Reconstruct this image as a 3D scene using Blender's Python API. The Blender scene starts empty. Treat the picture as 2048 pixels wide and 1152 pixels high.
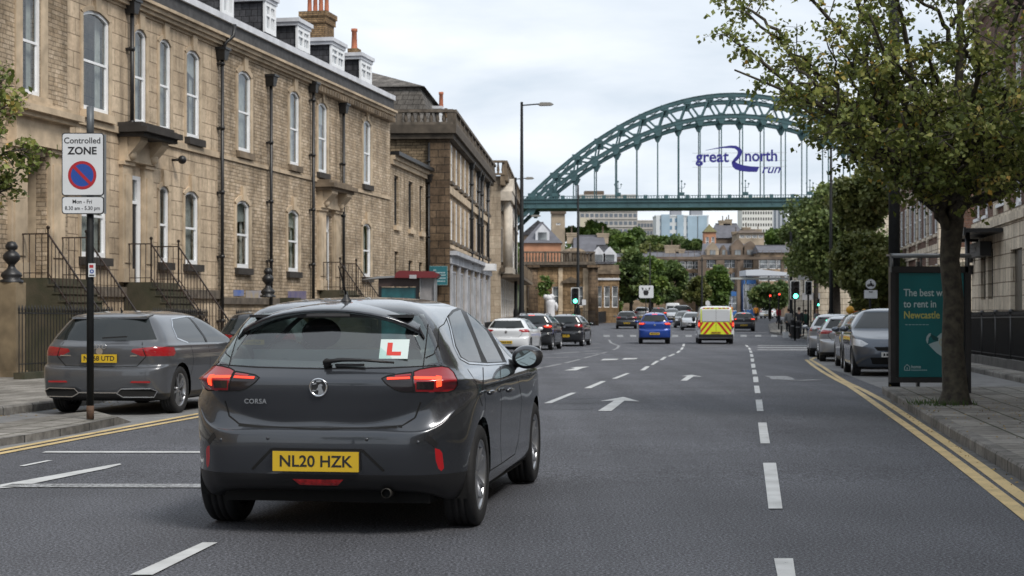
import bpy, bmesh, math, random
import numpy as np
from mathutils import Vector, Matrix
from mathutils.bvhtree import BVHTree
random.seed(7); np.random.seed(7)
C = bpy.context.scene.collection
R = math.radians
F = 3200.0; HOR = 622.0; EYE = 1.34       # focal length and horizon of the 2048 px wide photograph

# ---------------------------------------------------------------- camera, world, sun, exposure
sc = bpy.context.scene
cam_d = bpy.data.cameras.new('camera'); cam = bpy.data.objects.new('camera', cam_d); C.objects.link(cam)
cam.location = (0, 0, EYE); cam.rotation_euler = (R(90), 0, 0)
cam_d.sensor_width = 36; cam_d.lens = 36 * F / 2048.0
cam_d.shift_y = (HOR - 576) / 2048.0
cam_d.clip_start = 0.1; cam_d.clip_end = 6000
cam_d.dof.use_dof = True; cam_d.dof.focus_distance = 11.5; cam_d.dof.aperture_fstop = 6.5
sc.camera = cam
sc.view_settings.view_transform = 'Standard'; sc.view_settings.look = 'None'
sc.view_settings.exposure = 0.36; sc.view_settings.gamma = 1.0

SUN_EL, SUN_AZ = 48.0, 142.0     # azimuth clockwise from +Y: behind the camera and to the right, veiled by cloud
w = bpy.data.worlds.new('World'); sc.world = w; w.use_nodes = True
nt = w.node_tree; nt.nodes.clear()
N = nt.nodes.new; Lk = nt.links.new
out = N('ShaderNodeOutputWorld'); bg = N('ShaderNodeBackground'); bg.inputs[1].default_value = 0.135
sky = N('ShaderNodeTexSky'); sky.sky_type = 'NISHITA'; sky.sun_disc = False
sky.sun_elevation = R(SUN_EL); sky.sun_rotation = R(SUN_AZ); sky.air_density = 1.0; sky.dust_density = 1.5
tc = N('ShaderNodeTexCoord')
sep = N('ShaderNodeSeparateXYZ'); Lk(tc.outputs['Generated'], sep.inputs[0])
mx = N('ShaderNodeMath'); mx.operation = 'MAXIMUM'; mx.inputs[1].default_value = 0.0; Lk(sep.outputs[2], mx.inputs[0])
ad = N('ShaderNodeMath'); ad.operation = 'ADD'; ad.inputs[1].default_value = 0.16; Lk(mx.outputs[0], ad.inputs[0])
dx = N('ShaderNodeMath'); dx.operation = 'DIVIDE'; Lk(sep.outputs[0], dx.inputs[0]); Lk(ad.outputs[0], dx.inputs[1])
dy = N('ShaderNodeMath'); dy.operation = 'DIVIDE'; Lk(sep.outputs[1], dy.inputs[0]); Lk(ad.outputs[0], dy.inputs[1])
cb = N('ShaderNodeCombineXYZ'); Lk(dx.outputs[0], cb.inputs[0]); Lk(dy.outputs[0], cb.inputs[1])
n1 = N('ShaderNodeTexNoise'); n1.inputs['Scale'].default_value = 1.25; n1.inputs['Detail'].default_value = 7; n1.inputs['Roughness'].default_value = 0.52
n1.inputs['Distortion'].default_value = 0.25; Lk(cb.outputs[0], n1.inputs['Vector'])
r1 = N('ShaderNodeValToRGB'); r1.color_ramp.elements[0].position = 0.36; r1.color_ramp.elements[1].position = 0.62
r1.color_ramp.elements[0].color = (4.1, 4.6, 5.2, 1); r1.color_ramp.elements[1].color = (5.9, 6.2, 6.55, 1)
Lk(n1.outputs[0], r1.inputs[0])
r2 = N('ShaderNodeValToRGB'); r2.color_ramp.elements[0].position = 0.25; r2.color_ramp.elements[1].position = 0.42
r2.color_ramp.elements[0].color = (.86, .86, .86, 1); r2.color_ramp.elements[1].color = (.97, .97, .97, 1)
Lk(n1.outputs[0], r2.inputs[0])
mix = N('ShaderNodeMix'); mix.data_type = 'RGBA'
Lk(r2.outputs[0], mix.inputs[0]); Lk(sky.outputs[0], mix.inputs[6]); Lk(r1.outputs[0], mix.inputs[7])
Lk(mix.outputs[2], bg.inputs[0]); Lk(bg.outputs[0], out.inputs[0])

sd = bpy.data.lights.new('sun', 'SUN'); sd.energy = 2.3; sd.angle = R(18); sd.color = (1.0, .95, .88)
so = bpy.data.objects.new('sun', sd); C.objects.link(so)
_d = Vector((math.sin(R(SUN_AZ)) * math.cos(R(SUN_EL)), math.cos(R(SUN_AZ)) * math.cos(R(SUN_EL)), math.sin(R(SUN_EL))))
so.rotation_euler = _d.to_track_quat('Z', 'Y').to_euler(); so.location = (0, 0, 60)

# ---------------------------------------------------------------- measuring helpers (photo pixels -> places on the ground)
def gz(Y):      # the street dips slightly, then climbs
    return float(np.interp(Y, [-80, 12, 72, 80, 95, 130, 150, 170, 240, 260], [0, 0, -.40, -.41, -.37, -.18, 0, .2, .52, .55]))
def G(px, py, z=0.0):
    Y = (EYE - z) * F / max(py - HOR, 2)
    for _ in range(12):
        Y2 = (EYE - z - gz(Y)) * F / max(py - HOR, 2); Y = .5 * (Y + Y2)
    return ((px - 1024) * Y / F, Y)
def P(px, py, Y): return Vector(((px - 1024) * Y / F, Y, EYE + (HOR - py) * Y / F))

# ---------------------------------------------------------------- materials
MATS = {}
def _new(name):
    m = bpy.data.materials.new(name); m.use_nodes = True; MATS[name] = m
    return m, m.node_tree, m.node_tree.nodes['Principled BSDF']
def c4(c): return (c[0], c[1], c[2], 1)
def mat(name, col, rough=.6, metal=0., var=0., vs=4., bump=0., bs=60., coat=0., spec=.5, col2=None, detail=4, emit=None, es=0., stain=0., rv=0.):
    if name in MATS: return MATS[name]
    m, nt, b = _new(name); N = nt.nodes.new; L = nt.links.new
    b.inputs['Base Color'].default_value = c4(col); b.inputs['Roughness'].default_value = rough; b.inputs['Metallic'].default_value = metal
    b.inputs['Coat Weight'].default_value = coat; b.inputs['Coat Roughness'].default_value = .03; b.inputs['Specular IOR Level'].default_value = spec
    if emit: b.inputs['Emission Color'].default_value = c4(emit); b.inputs['Emission Strength'].default_value = es
    tc = N('ShaderNodeTexCoord')
    if var or col2:
        n = N('ShaderNodeTexNoise'); n.inputs['Scale'].default_value = vs; n.inputs['Detail'].default_value = detail; L(tc.outputs['Object'], n.inputs['Vector'])
        r = N('ShaderNodeValToRGB'); r.color_ramp.elements[0].position = .3; r.color_ramp.elements[1].position = .7
        c2 = col2 or tuple(min(1, x * (1 + var)) for x in col); c1 = col if col2 else tuple(x * (1 - var) for x in col)
        r.color_ramp.elements[0].color = c4(c1); r.color_ramp.elements[1].color = c4(c2)
        L(n.outputs[0], r.inputs[0]); last = r.outputs[0]
        if stain:
            n2 = N('ShaderNodeTexNoise'); n2.inputs['Scale'].default_value = vs * .17; n2.inputs['Detail'].default_value = 6; L(tc.outputs['Object'], n2.inputs['Vector'])
            r2 = N('ShaderNodeValToRGB'); r2.color_ramp.elements[0].position = .38; r2.color_ramp.elements[1].position = .62
            r2.color_ramp.elements[0].color = (1 - stain,) * 3 + (1,); r2.color_ramp.elements[1].color = (1, 1, 1, 1); L(n2.outputs[0], r2.inputs[0])
            mm = N('ShaderNodeMix'); mm.data_type = 'RGBA'; mm.blend_type = 'MULTIPLY'; mm.inputs[0].default_value = 1; L(last, mm.inputs[6]); L(r2.outputs[0], mm.inputs[7]); last = mm.outputs[2]
        L(last, b.inputs['Base Color'])
    if rv:
        n = N('ShaderNodeTexNoise'); n.inputs['Scale'].default_value = 6; n.inputs['Detail'].default_value = 5; L(tc.outputs['Object'], n.inputs['Vector'])
        mr = N('ShaderNodeMapRange'); mr.inputs[3].default_value = rough - rv; mr.inputs[4].default_value = rough + rv; L(n.outputs[0], mr.inputs[0]); L(mr.outputs[0], b.inputs['Roughness'])
    if bump:
        n = N('ShaderNodeTexNoise'); n.inputs['Scale'].default_value = bs; n.inputs['Detail'].default_value = 5; L(tc.outputs['Object'], n.inputs['Vector'])
        bp = N('ShaderNodeBump'); bp.inputs['Strength'].default_value = bump; bp.inputs['Distance'].default_value = .01; L(n.outputs[0], bp.inputs['Height']); L(bp.outputs[0], b.inputs['Normal'])
    return m
def masonry(name, c1, c2, mortar, bw, rh, ms, bump=.5, stain=.35, green=0., flat=False, noise=.35):
    """coursed stone or brick, laid along x+y and up z; on flat=True laid in the ground plane"""
    m, nt, b = _new(name); N = nt.nodes.new; L = nt.links.new
    tc = N('ShaderNodeTexCoord'); s = N('ShaderNodeSeparateXYZ'); L(tc.outputs['Object'], s.inputs[0])
    cb = N('ShaderNodeCombineXYZ')
    if flat: L(s.outputs[1], cb.inputs[0]); L(s.outputs[0], cb.inputs[1])
    else:
        a = N('ShaderNodeMath'); a.operation = 'ADD'; L(s.outputs[0], a.inputs[0]); L(s.outputs[1], a.inputs[1]); L(a.outputs[0], cb.inputs[0]); L(s.outputs[2], cb.inputs[1])
    # wobble
    nw = N('ShaderNodeTexNoise'); nw.inputs['Scale'].default_value = 1.5; L(tc.outputs['Object'], nw.inputs['Vector'])
    vm = N('ShaderNodeVectorMath'); vm.operation = 'MULTIPLY_ADD'; L(nw.outputs['Color'], vm.inputs[0]); vm.inputs[1].default_value = (min(rh * .35, .03), min(rh * .35, .03), 0); L(cb.outputs[0], vm.inputs[2])
    br = N('ShaderNodeTexBrick'); L(vm.outputs[0], br.inputs['Vector'])
    br.inputs['Color1'].default_value = c4(c1); br.inputs['Color2'].default_value = c4(c2); br.inputs['Mortar'].default_value = c4(mortar)
    br.inputs['Scale'].default_value = 1; br.inputs['Mortar Size'].default_value = ms; br.inputs['Mortar Smooth'].default_value = .3
    br.inputs['Brick Width'].default_value = bw; br.inputs['Row Height'].default_value = rh; br.inputs['Bias'].default_value = -.1
    br.squash = .75; br.squash_frequency = 3
    last = br.outputs[0]
    def mul(fac_out, lo, hi, p0=.35, p1=.65, tint=None):
        nonlocal last
        r = N('ShaderNodeValToRGB'); r.color_ramp.elements[0].position = p0; r.color_ramp.elements[1].position = p1
        r.color_ramp.elements[0].color = c4(tint) if tint else (lo, lo, lo, 1); r.color_ramp.elements[1].color = (hi, hi, hi, 1); L(fac_out, r.inputs[0])
        mm = N('ShaderNodeMix'); mm.data_type = 'RGBA'; mm.blend_type = 'MULTIPLY'; mm.inputs[0].default_value = 1; L(last, mm.inputs[6]); L(r.outputs[0], mm.inputs[7]); last = mm.outputs[2]
    n = N('ShaderNodeTexNoise'); n.inputs['Scale'].default_value = 7; n.inputs['Detail'].default_value = 8; n.inputs['Roughness'].default_value = .7; L(tc.outputs['Object'], n.inputs['Vector'])
    mul(n.outputs[0], 1 - noise, 1 + noise * .6)
    n2 = N('ShaderNodeTexNoise'); n2.inputs['Scale'].default_value = .55; n2.inputs['Detail'].default_value = 7; n2.inputs['Roughness'].default_value = .62; L(tc.outputs['Object'], n2.inputs['Vector'])
    mul(n2.outputs[0], 0, 1.05, .34, .6, (1 - stain, 1 - stain * (1.02 - .1 * green), 1 - stain * (1.06 + green), 1))
    if not flat:
        mp = N('ShaderNodeMapping'); mp.inputs['Scale'].default_value = (2.6, 2.6, .16); L(tc.outputs['Object'], mp.inputs[0]); n4 = N('ShaderNodeTexNoise'); n4.inputs['Scale'].default_value = 1; n4.inputs['Detail'].default_value = 5; L(mp.outputs[0], n4.inputs['Vector']); mul(n4.outputs[0], .72, 1.05, .36, .55)
    L(last, b.inputs['Base Color']); b.inputs['Roughness'].default_value = .88; b.inputs['Specular IOR Level'].default_value = .25
    h = N('ShaderNodeMath'); h.operation = 'MULTIPLY_ADD'; L(n.outputs[0], h.inputs[0]); h.inputs[1].default_value = .5
    iv = N('ShaderNodeMath'); iv.operation = 'SUBTRACT'; iv.inputs[0].default_value = 1; L(br.outputs['Fac'], iv.inputs[1]); L(iv.outputs[0], h.inputs[2])
    bp = N('ShaderNodeBump'); bp.inputs['Strength'].default_value = bump; bp.inputs['Distance'].default_value = .02; L(h.outputs[0], bp.inputs['Height']); L(bp.outputs[0], b.inputs['Normal'])
    return m
def glassmat(name, tint=(.5, .55, .55), rough=.0, ior=1.5, k=1.7, add=.02, wob=0):
    m, nt, b = _new(name); N = nt.nodes.new; L = nt.links.new; nt.nodes.remove(b)
    o = nt.nodes['Material Output']; t = N('ShaderNodeBsdfTransparent'); t.inputs[0].default_value = c4(tint)
    g = N('ShaderNodeBsdfGlossy'); g.inputs['Roughness'].default_value = rough; g.inputs[0].default_value = (1, 1, 1, 1)
    if wob:
        tcw = N('ShaderNodeTexCoord'); nw_ = N('ShaderNodeTexNoise'); nw_.inputs['Scale'].default_value = 2.2; L(tcw.outputs['Object'], nw_.inputs['Vector']); bw_ = N('ShaderNodeBump'); bw_.inputs['Strength'].default_value = wob; bw_.inputs['Distance'].default_value = .08; L(nw_.outputs[0], bw_.inputs['Height']); L(bw_.outputs[0], g.inputs['Normal'])
    geo = N('ShaderNodeNewGeometry'); dt = N('ShaderNodeVectorMath'); dt.operation = 'DOT_PRODUCT'; L(geo.outputs['Incoming'], dt.inputs[0]); L(geo.outputs['Normal'], dt.inputs[1])
    ab = N('ShaderNodeMath'); ab.operation = 'ABSOLUTE'; L(dt.outputs['Value'], ab.inputs[0]); om = N('ShaderNodeMath'); om.operation = 'SUBTRACT'; om.inputs[0].default_value = 1; L(ab.outputs[0], om.inputs[1])
    pw = N('ShaderNodeMath'); pw.operation = 'POWER'; pw.inputs[1].default_value = 5; L(om.outputs[0], pw.inputs[0]); sk = N('ShaderNodeMath'); sk.operation = 'MULTIPLY_ADD'; sk.inputs[1].default_value = .96; sk.inputs[2].default_value = .04; L(pw.outputs[0], sk.inputs[0])
    mu = N('ShaderNodeMath'); mu.operation = 'MULTIPLY_ADD'; mu.inputs[1].default_value = k; mu.inputs[2].default_value = add; mu.use_clamp = True; L(sk.outputs[0], mu.inputs[0])
    mx = N('ShaderNodeMixShader'); L(mu.outputs[0], mx.inputs[0]); L(t.outputs[0], mx.inputs[1]); L(g.outputs[0], mx.inputs[2]); L(mx.outputs[0], o.inputs[0])
    return m
def emis(name, col, s):
    m, nt, b = _new(name); b.inputs['Base Color'].default_value = c4([x * .3 for x in col]); b.inputs['Emission Color'].default_value = c4(col); b.inputs['Emission Strength'].default_value = s
    return m

# ---------------------------------------------------------------- mesh helpers
class MB:
    def __init__(s): s.v = []; s.f = []; s.mi = []; s.m = 0; s.sm = []
    def _f(s, f, smooth=False): s.f.append(f); s.mi.append(s.m); s.sm.append(smooth)
    def quad(s, a, b, c, d): n = len(s.v); s.v += [tuple(a), tuple(b), tuple(c), tuple(d)]; s._f((n, n + 1, n + 2, n + 3)); return s
    def poly(s, pts): n = len(s.v); s.v += [tuple(p) for p in pts]; s._f(tuple(range(n, n + len(pts)))); return s
    def box(s, x0, x1, y0, y1, z0, z1):
        n = len(s.v); s.v += [(x, y, z) for z in (z0, z1) for y in (y0, y1) for x in (x0, x1)]
        for f in ((0, 2, 3, 1), (4, 5, 7, 6), (0, 1, 5, 4), (2, 6, 7, 3), (0, 4, 6, 2), (1, 3, 7, 5)): s._f(tuple(n + i for i in f))
        return s
    def prism(s, pts, off):
        """closed solid from polygon pts (3D) swept by vector off"""
        n = len(s.v); k = len(pts); off = Vector(off)
        s.v += [tuple(Vector(p)) for p in pts] + [tuple(Vector(p) + off) for p in pts]
        s._f(tuple(range(n, n + k))[::-1]); s._f(tuple(range(n + k, n + 2 * k)))
        for i in range(k): j = (i + 1) % k; s._f((n + i, n + j, n + k + j, n + k + i))
        return s
    def tube(s, pts, r, seg=8, cap=True, smooth=True):
        pts = [Vector(p) for p in pts]; n0 = len(s.v); k = len(pts)
        rr = r if isinstance(r, (list, tuple)) else [r] * k
        t0 = (pts[1] - pts[0]).normalized(); up = Vector((0, 0, 1)) if abs(t0.z) < .9 else Vector((1, 0, 0))
        a = t0.cross(up).normalized()
        for i, p in enumerate(pts):
            t = (pts[min(i + 1, k - 1)] - pts[max(i - 1, 0)]).normalized()
            a = (a - t * a.dot(t)); a = a.normalized() if a.length > 1e-6 else t.orthogonal().normalized()
            b = t.cross(a)
            for j in range(seg):
                an = 2 * math.pi * j / seg; s.v.append(tuple(p + (a * math.cos(an) + b * math.sin(an)) * rr[i]))
        for i in range(k - 1):
            for j in range(seg):
                j2 = (j + 1) % seg; s._f((n0 + i * seg + j, n0 + i * seg + j2, n0 + (i + 1) * seg + j2, n0 + (i + 1) * seg + j), smooth)
        if cap: s._f(tuple(n0 + j for j in range(seg))[::-1]); s._f(tuple(n0 + (k - 1) * seg + j for j in range(seg)))
        return s
    def cyl(s, c, r, z0, z1, seg=16, r2=None): return s.tube([(c[0], c[1], z0), (c[0], c[1], z1)], [r, r2 if r2 is not None else r], seg)
    def lathe(s, prof, c=(0, 0, 0), axis='z', seg=24, a0=0, a1=2 * math.pi, smooth=True):
        """prof: list of (radius, height) turned about axis through c"""
        n0 = len(s.v); k = len(prof); full = abs(a1 - a0 - 2 * math.pi) < 1e-6; ns = seg if full else seg + 1
        for j in range(ns):
            an = a0 + (a1 - a0) * j / seg; ca, sa = math.cos(an), math.sin(an)
            for r, h in prof:
                if axis == 'z': s.v.append((c[0] + r * ca, c[1] + r * sa, c[2] + h))
                elif axis == 'x': s.v.append((c[0] + h, c[1] + r * ca, c[2] + r * sa))
                else: s.v.append((c[0] + r * ca, c[1] + h, c[2] + r * sa))
        for j in range(seg):
            j2 = (j + 1) % ns if full else j + 1
            for i in range(k - 1): s._f((n0 + j * k + i, n0 + j2 * k + i, n0 + j2 * k + i + 1, n0 + j * k + i + 1), smooth)
        return s
    def ball(s, c, r, seg=12, rings=8, sc=(1, 1, 1)):
        n0 = len(s.v)
        for i in range(rings + 1):
            th = math.pi * i / rings
            for j in range(seg):
                ph = 2 * math.pi * j / seg; s.v.append((c[0] + r * sc[0] * math.sin(th) * math.cos(ph), c[1] + r * sc[1] * math.sin(th) * math.sin(ph), c[2] + r * sc[2] * math.cos(th)))
        for i in range(rings):
            for j in range(seg): j2 = (j + 1) % seg; s._f((n0 + i * seg + j, n0 + (i + 1) * seg + j, n0 + (i + 1) * seg + j2, n0 + i * seg + j2), True)
        return s
    def beam(s, a, b, wd, ht, up=(0, 0, 1)):
        a, b = Vector(a), Vector(b); t = (b - a).normalized(); u = Vector(up); x = t.cross(u)
        if x.length < 1e-4: x = t.orthogonal()
        x.normalize(); u = x.cross(t)
        pts = [a + x * wd / 2 + u * ht / 2, a - x * wd / 2 + u * ht / 2, a - x * wd / 2 - u * ht / 2, a + x * wd / 2 - u * ht / 2]
        return s.prism(pts, b - a)
    def mesh(s, name, mats):
        me = bpy.data.meshes.new(name); me.from_pydata(s.v, [], s.f)
        for m in (mats if isinstance(mats, (list, tuple)) else [mats]): me.materials.append(m)
        me.polygons.foreach_set('material_index', s.mi); me.polygons.foreach_set('use_smooth', s.sm)
        me.update(); return me
    def build(s, name, mats, parent=None, **kw):
        o = bpy.data.objects.new(name, s.mesh(name, mats)); C.objects.link(o)
        if parent: o.parent = parent
        if kw: tag(o, **kw)
        return o
def tag(o, label=None, cat=None, group=None, kind=None):
    if label: o['label'] = label
    if cat: o['category'] = cat
    if group: o['group'] = group
    if kind: o['kind'] = kind
    return o
def thing(name, label, cat, loc=(0, 0, 0), rz=0, group=None):
    o = bpy.data.objects.new(name, None); C.objects.link(o); o.location = loc; o.rotation_euler = (0, 0, rz); o.empty_display_size = .2
    return tag(o, label, cat, group)
def copy_tree(o, parent=None):
    c = o.copy(); C.objects.link(c); c.parent = parent
    for ch in KIDS(o): copy_tree(ch, c)
    return c
def KIDS(o): return [x for x in C.objects if x.parent is o]
def bm_obj(name, bm, mats, parent, smooth=True):
    me = bpy.data.meshes.new(name); bm.to_mesh(me)
    for m in (mats if isinstance(mats, (list, tuple)) else [mats]): me.materials.append(m)
    me.polygons.foreach_set('use_smooth', [smooth] * len(me.polygons)); me.update()
    o = bpy.data.objects.new(name, me); C.objects.link(o)
    if parent: o.parent = parent
    return o
def text(name, s, size, m, parent, mw, sx=1., ext=.002, bold=0., align='CENTER', spacing=1.0, shear=0.):
    """lettering as a mesh; mw is its matrix in the parent's frame (text lies in local xy)"""
    cu = bpy.data.curves.new(name, 'FONT'); cu.body = s; cu.size = size; cu.extrude = ext; cu.offset = bold; cu.align_x = align; cu.align_y = 'CENTER'; cu.space_character = spacing; cu.shear = shear
    cu.resolution_u = 4
    t = bpy.data.objects.new('tmp', cu); C.objects.link(t)
    bpy.context.view_layer.update()
    me = bpy.data.meshes.new_from_object(t.evaluated_get(bpy.context.evaluated_depsgraph_get())); me.name = name
    bpy.data.objects.remove(t); bpy.data.curves.remove(cu)
    me.transform(mw @ Matrix.Diagonal((sx, 1, 1, 1))); me.materials.clear(); me.materials.append(m)
    o = bpy.data.objects.new(name, me); C.objects.link(o); o.parent = parent
    return o
def face_cam(x, y, z, rz=0):   # matrix: text in the xz plane facing -y
    return Matrix.Translation((x, y, z)) @ Matrix.Rotation(rz, 4, 'Z') @ Matrix.Rotation(R(90), 4, 'X')

# ---------------------------------------------------------------- shared materials
def asphalt():
    m, nt, b = _new('asphalt'); N = nt.nodes.new; L = nt.links.new
    tc = N('ShaderNodeTexCoord')
    n = N('ShaderNodeTexNoise'); n.inputs['Scale'].default_value = 58; n.inputs['Detail'].default_value = 4; n.inputs['Roughness'].default_value = .8; L(tc.outputs['Object'], n.inputs['Vector'])
    v = N('ShaderNodeTexVoronoi'); v.inputs['Scale'].default_value = 85; L(tc.outputs['Object'], v.inputs['Vector'])
    r = N('ShaderNodeValToRGB'); e = r.color_ramp.elements; e[0].position = .37; e[1].position = .66
    e[0].color = (.016, .017, .022, 1); e[1].color = (.25, .26, .295, 1); x = e.new(.5); x.color = (.074, .076, .086, 1)
    L(n.outputs[0], r.inputs[0])
    n2 = N('ShaderNodeTexNoise'); n2.inputs['Scale'].default_value = .35; n2.inputs['Detail'].default_value = 6; n2.inputs['Roughness'].default_value = .6; L(tc.outputs['Object'], n2.inputs['Vector'])
    r2 = N('ShaderNodeValToRGB'); r2.color_ramp.elements[0].position = .35; r2.color_ramp.elements[1].position = .65
    r2.color_ramp.elements[0].color = (.80, .80, .80, 1); r2.color_ramp.elements[1].color = (1.12, 1.12, 1.12, 1); L(n2.outputs[0], r2.inputs[0])
    mp = N('ShaderNodeMapping'); mp.inputs['Rotation'].default_value = (0, 0, R(8.3)); mp.inputs['Scale'].default_value = (1.5, .03, 1); L(tc.outputs['Object'], mp.inputs[0])
    n3 = N('ShaderNodeTexNoise'); n3.inputs['Scale'].default_value = 1.0; n3.inputs['Detail'].default_value = 3; L(mp.outputs[0], n3.inputs['Vector'])
    r3 = N('ShaderNodeValToRGB'); r3.color_ramp.elements[0].position = .35; r3.color_ramp.elements[1].position = .65
    r3.color_ramp.elements[0].color = (.86, .86, .86, 1); r3.color_ramp.elements[1].color = (1.06, 1.06, 1.06, 1); L(n3.outputs[0], r3.inputs[0])
    a = N('ShaderNodeMix'); a.data_type = 'RGBA'; a.blend_type = 'MULTIPLY'; a.inputs[0].default_value = 1; L(r.outputs[0], a.inputs[6]); L(r2.outputs[0], a.inputs[7])
    a2 = N('ShaderNodeMix'); a2.data_type = 'RGBA'; a2.blend_type = 'MULTIPLY'; a2.inputs[0].default_value = 1; L(a.outputs[2], a2.inputs[6]); L(r3.outputs[0], a2.inputs[7])
    L(a2.outputs[2], b.inputs['Base Color']); b.inputs['Roughness'].default_value = .8; b.inputs['Specular IOR Level'].default_value = .35
    ad = N('ShaderNodeMath'); ad.operation = 'ADD'; L(n.outputs[0], ad.inputs[0]); L(v.outputs[0], ad.inputs[1])
    bp = N('ShaderNodeBump'); bp.inputs['Strength'].default_value = .7; bp.inputs['Distance'].default_value = .008; L(ad.outputs[0], bp.inputs['Height']); L(bp.outputs[0], b.inputs['Normal'])
    return m
def paintmark(name, col, wear=.45):
    """worn road paint: chips show the asphalt colour"""
    m, nt, b = _new(name); N = nt.nodes.new; L = nt.links.new; tc = N('ShaderNodeTexCoord')
    n = N('ShaderNodeTexNoise'); n.inputs['Scale'].default_value = 26; n.inputs['Detail'].default_value = 8; n.inputs['Roughness'].default_value = .8; L(tc.outputs['Object'], n.inputs['Vector'])
    r = N('ShaderNodeValToRGB'); e = r.color_ramp.elements; e[0].position = wear - .05; e[1].position = wear + .04; e[0].color = (.09, .09, .095, 1); e[1].color = c4(col); L(n.outputs[0], r.inputs[0])
    n2 = N('ShaderNodeTexNoise'); n2.inputs['Scale'].default_value = 3; n2.inputs['Detail'].default_value = 6; L(tc.outputs['Object'], n2.inputs['Vector'])
    r2 = N('ShaderNodeValToRGB'); r2.color_ramp.elements[0].color = (.72, .72, .72, 1); r2.color_ramp.elements[1].color = (1, 1, 1, 1); r2.color_ramp.elements[0].position = .3; r2.color_ramp.elements[1].position = .6; L(n2.outputs[0], r2.inputs[0])
    mm = N('ShaderNodeMix'); mm.data_type = 'RGBA'; mm.blend_type = 'MULTIPLY'; mm.inputs[0].default_value = 1; L(r.outputs[0], mm.inputs[6]); L(r2.outputs[0], mm.inputs[7]); L(mm.outputs[2], b.inputs['Base Color'])
    b.inputs['Roughness'].default_value = .7
    bp = N('ShaderNodeBump'); bp.inputs['Strength'].default_value = .3; bp.inputs['Distance'].default_value = .004; L(n.outputs[0], bp.inputs['Height']); L(bp.outputs[0], b.inputs['Normal'])
    return m
ASPH = asphalt()
WHITEM = paintmark('road_paint_white', (.52, .53, .53), .36)
FADEM = paintmark('road_paint_faded', (.36, .37, .38), .50)
YELM = paintmark('road_paint_yellow', (.56, .42, .20), .40)
SLAB = masonry('paving_slabs', (.20, .188, .172), (.285, .27, .248), (.06, .062, .04), .62, .45, .018, .35, .35, flat=True, noise=.3)
KERB = masonry('kerb_stone', (.16, .153, .143), (.23, .22, .205), (.04, .04, .04), .9, 5., .014, .4, .4, flat=True, noise=.4)
BRK = masonry('coursed_rubble', (.455, .35, .24), (.64, .52, .39), (.31, .245, .17), .30, .105, .011, .9, .48)
ASH = masonry('ashlar_stone', (.55, .43, .305), (.635, .51, .37), (.26, .20, .14), .85, .40, .014, .5, .38, noise=.22)
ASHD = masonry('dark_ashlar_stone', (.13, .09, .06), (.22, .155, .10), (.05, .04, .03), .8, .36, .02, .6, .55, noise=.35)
ASHP = masonry('pale_ashlar_stone', (.46, .38, .29), (.54, .46, .36), (.24, .19, .14), .9, .42, .012, .3, .3, noise=.2)
TRIM = mat('stone_trim', (.55, .435, .305), .85, var=.22, vs=3, bump=.4, bs=30, stain=.35)
TRIMD = mat('weathered_trim', (.11, .09, .07), .9, var=.4, vs=4, bump=.5, bs=30)
SOOT = mat('sooty_stone', (.19, .145, .10), .9, var=.45, vs=2.2, bump=.5, bs=25, stain=.5)
AREA = mat('mossy_shaded_stone', (.095, .080, .052), .95, col2=(.045, .048, .026), vs=2.5, bump=.6, bs=20, stain=.4)  # mossy, and darkened to stand in for shade in the sunken area
LEDGE = mat('soot_black_ledge', (.035, .03, .026), .9, var=.3, vs=3, bump=.4)
REDBR = masonry('dark_red_brick', (.13, .062, .042), (.21, .105, .07), (.17, .14, .12), .225, .075, .012, .6, .3)
YELBR = masonry('buff_chimney_brick', (.30, .19, .10), (.42, .28, .15), (.12, .09, .06), .225, .078, .014, .8, .5)
PALE = masonry('cream_stone', (.62, .54, .43), (.70, .62, .50), (.24, .19, .14), 1.1, .46, .022, .6, .25, noise=.15)
SLATE = masonry('roof_slate', (.060, .062, .070), (.105, .105, .115), (.025, .025, .028), .28, .22, .012, .6, .3, noise=.3)
WHITE = mat('white_gloss_paint', (.78, .79, .80), .35, var=.06, vs=3)
LEAD = mat('lead_flashing', (.56, .57, .60), .5, var=.15, vs=2)
BLACK = mat('black_iron_paint', (.012, .012, .013), .42, var=.3, vs=9, bump=.15, bs=90)
BLACKR = mat('black_rust_iron', (.013, .012, .012), .6, col2=(.05, .026, .015), vs=5, bump=.3)
DARK = mat('dark_interior', (.012, .012, .013), .9)
WGLASS = glassmat('window_glass', (.66, .71, .72), k=1.35, add=.03, wob=.12); WGLASS.name = 'window_glass'
CURT = mat('net_curtain', (.50, .49, .45), .9, var=.2, vs=6)
ROOM = mat('dim_room', (.05, .047, .045), .9, var=.3, vs=1)
DOORB = mat('black_door_paint', (.014, .015, .018), .25)
CLAY = mat('clay_pot', (.38, .13, .07), .8, var=.25, vs=6)
GREY = mat('grey_galvanised', (.30, .31, .32), .45, metal=.5, var=.12, vs=4)
# ---------------------------------------------------------------- ground, road, footways, markings
def rotbuild(mb, name, mats, yaw=8.3, **kw):
    """mesh given in world coordinates, stored in a frame turned by yaw so that its slabs run with the street"""
    M_ = Matrix.Rotation(R(-yaw), 4, 'Z'); Mi = M_.inverted(); mb.v = [tuple(Mi @ Vector(v)) for v in mb.v]
    o = mb.build(name, mats, **kw); o.rotation_euler = (0, 0, R(-yaw)); return o
def sheet(name, m, xs, ys, dz, kind='structure'):
    b = MB()
    for j in range(len(ys)):
        for i in range(len(xs)): b.v.append((xs[i], ys[j], gz(ys[j]) + dz))
    k = len(xs)
    for j in range(len(ys) - 1):
        for i in range(k - 1): b._f((j * k + i, j * k + i + 1, (j + 1) * k + i + 1, (j + 1) * k + i), True)
    return b.build(name, m, kind=kind)
EARTH = mat('earth_and_grass', (.06, .065, .03), .95, var=.4, vs=.2)
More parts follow.
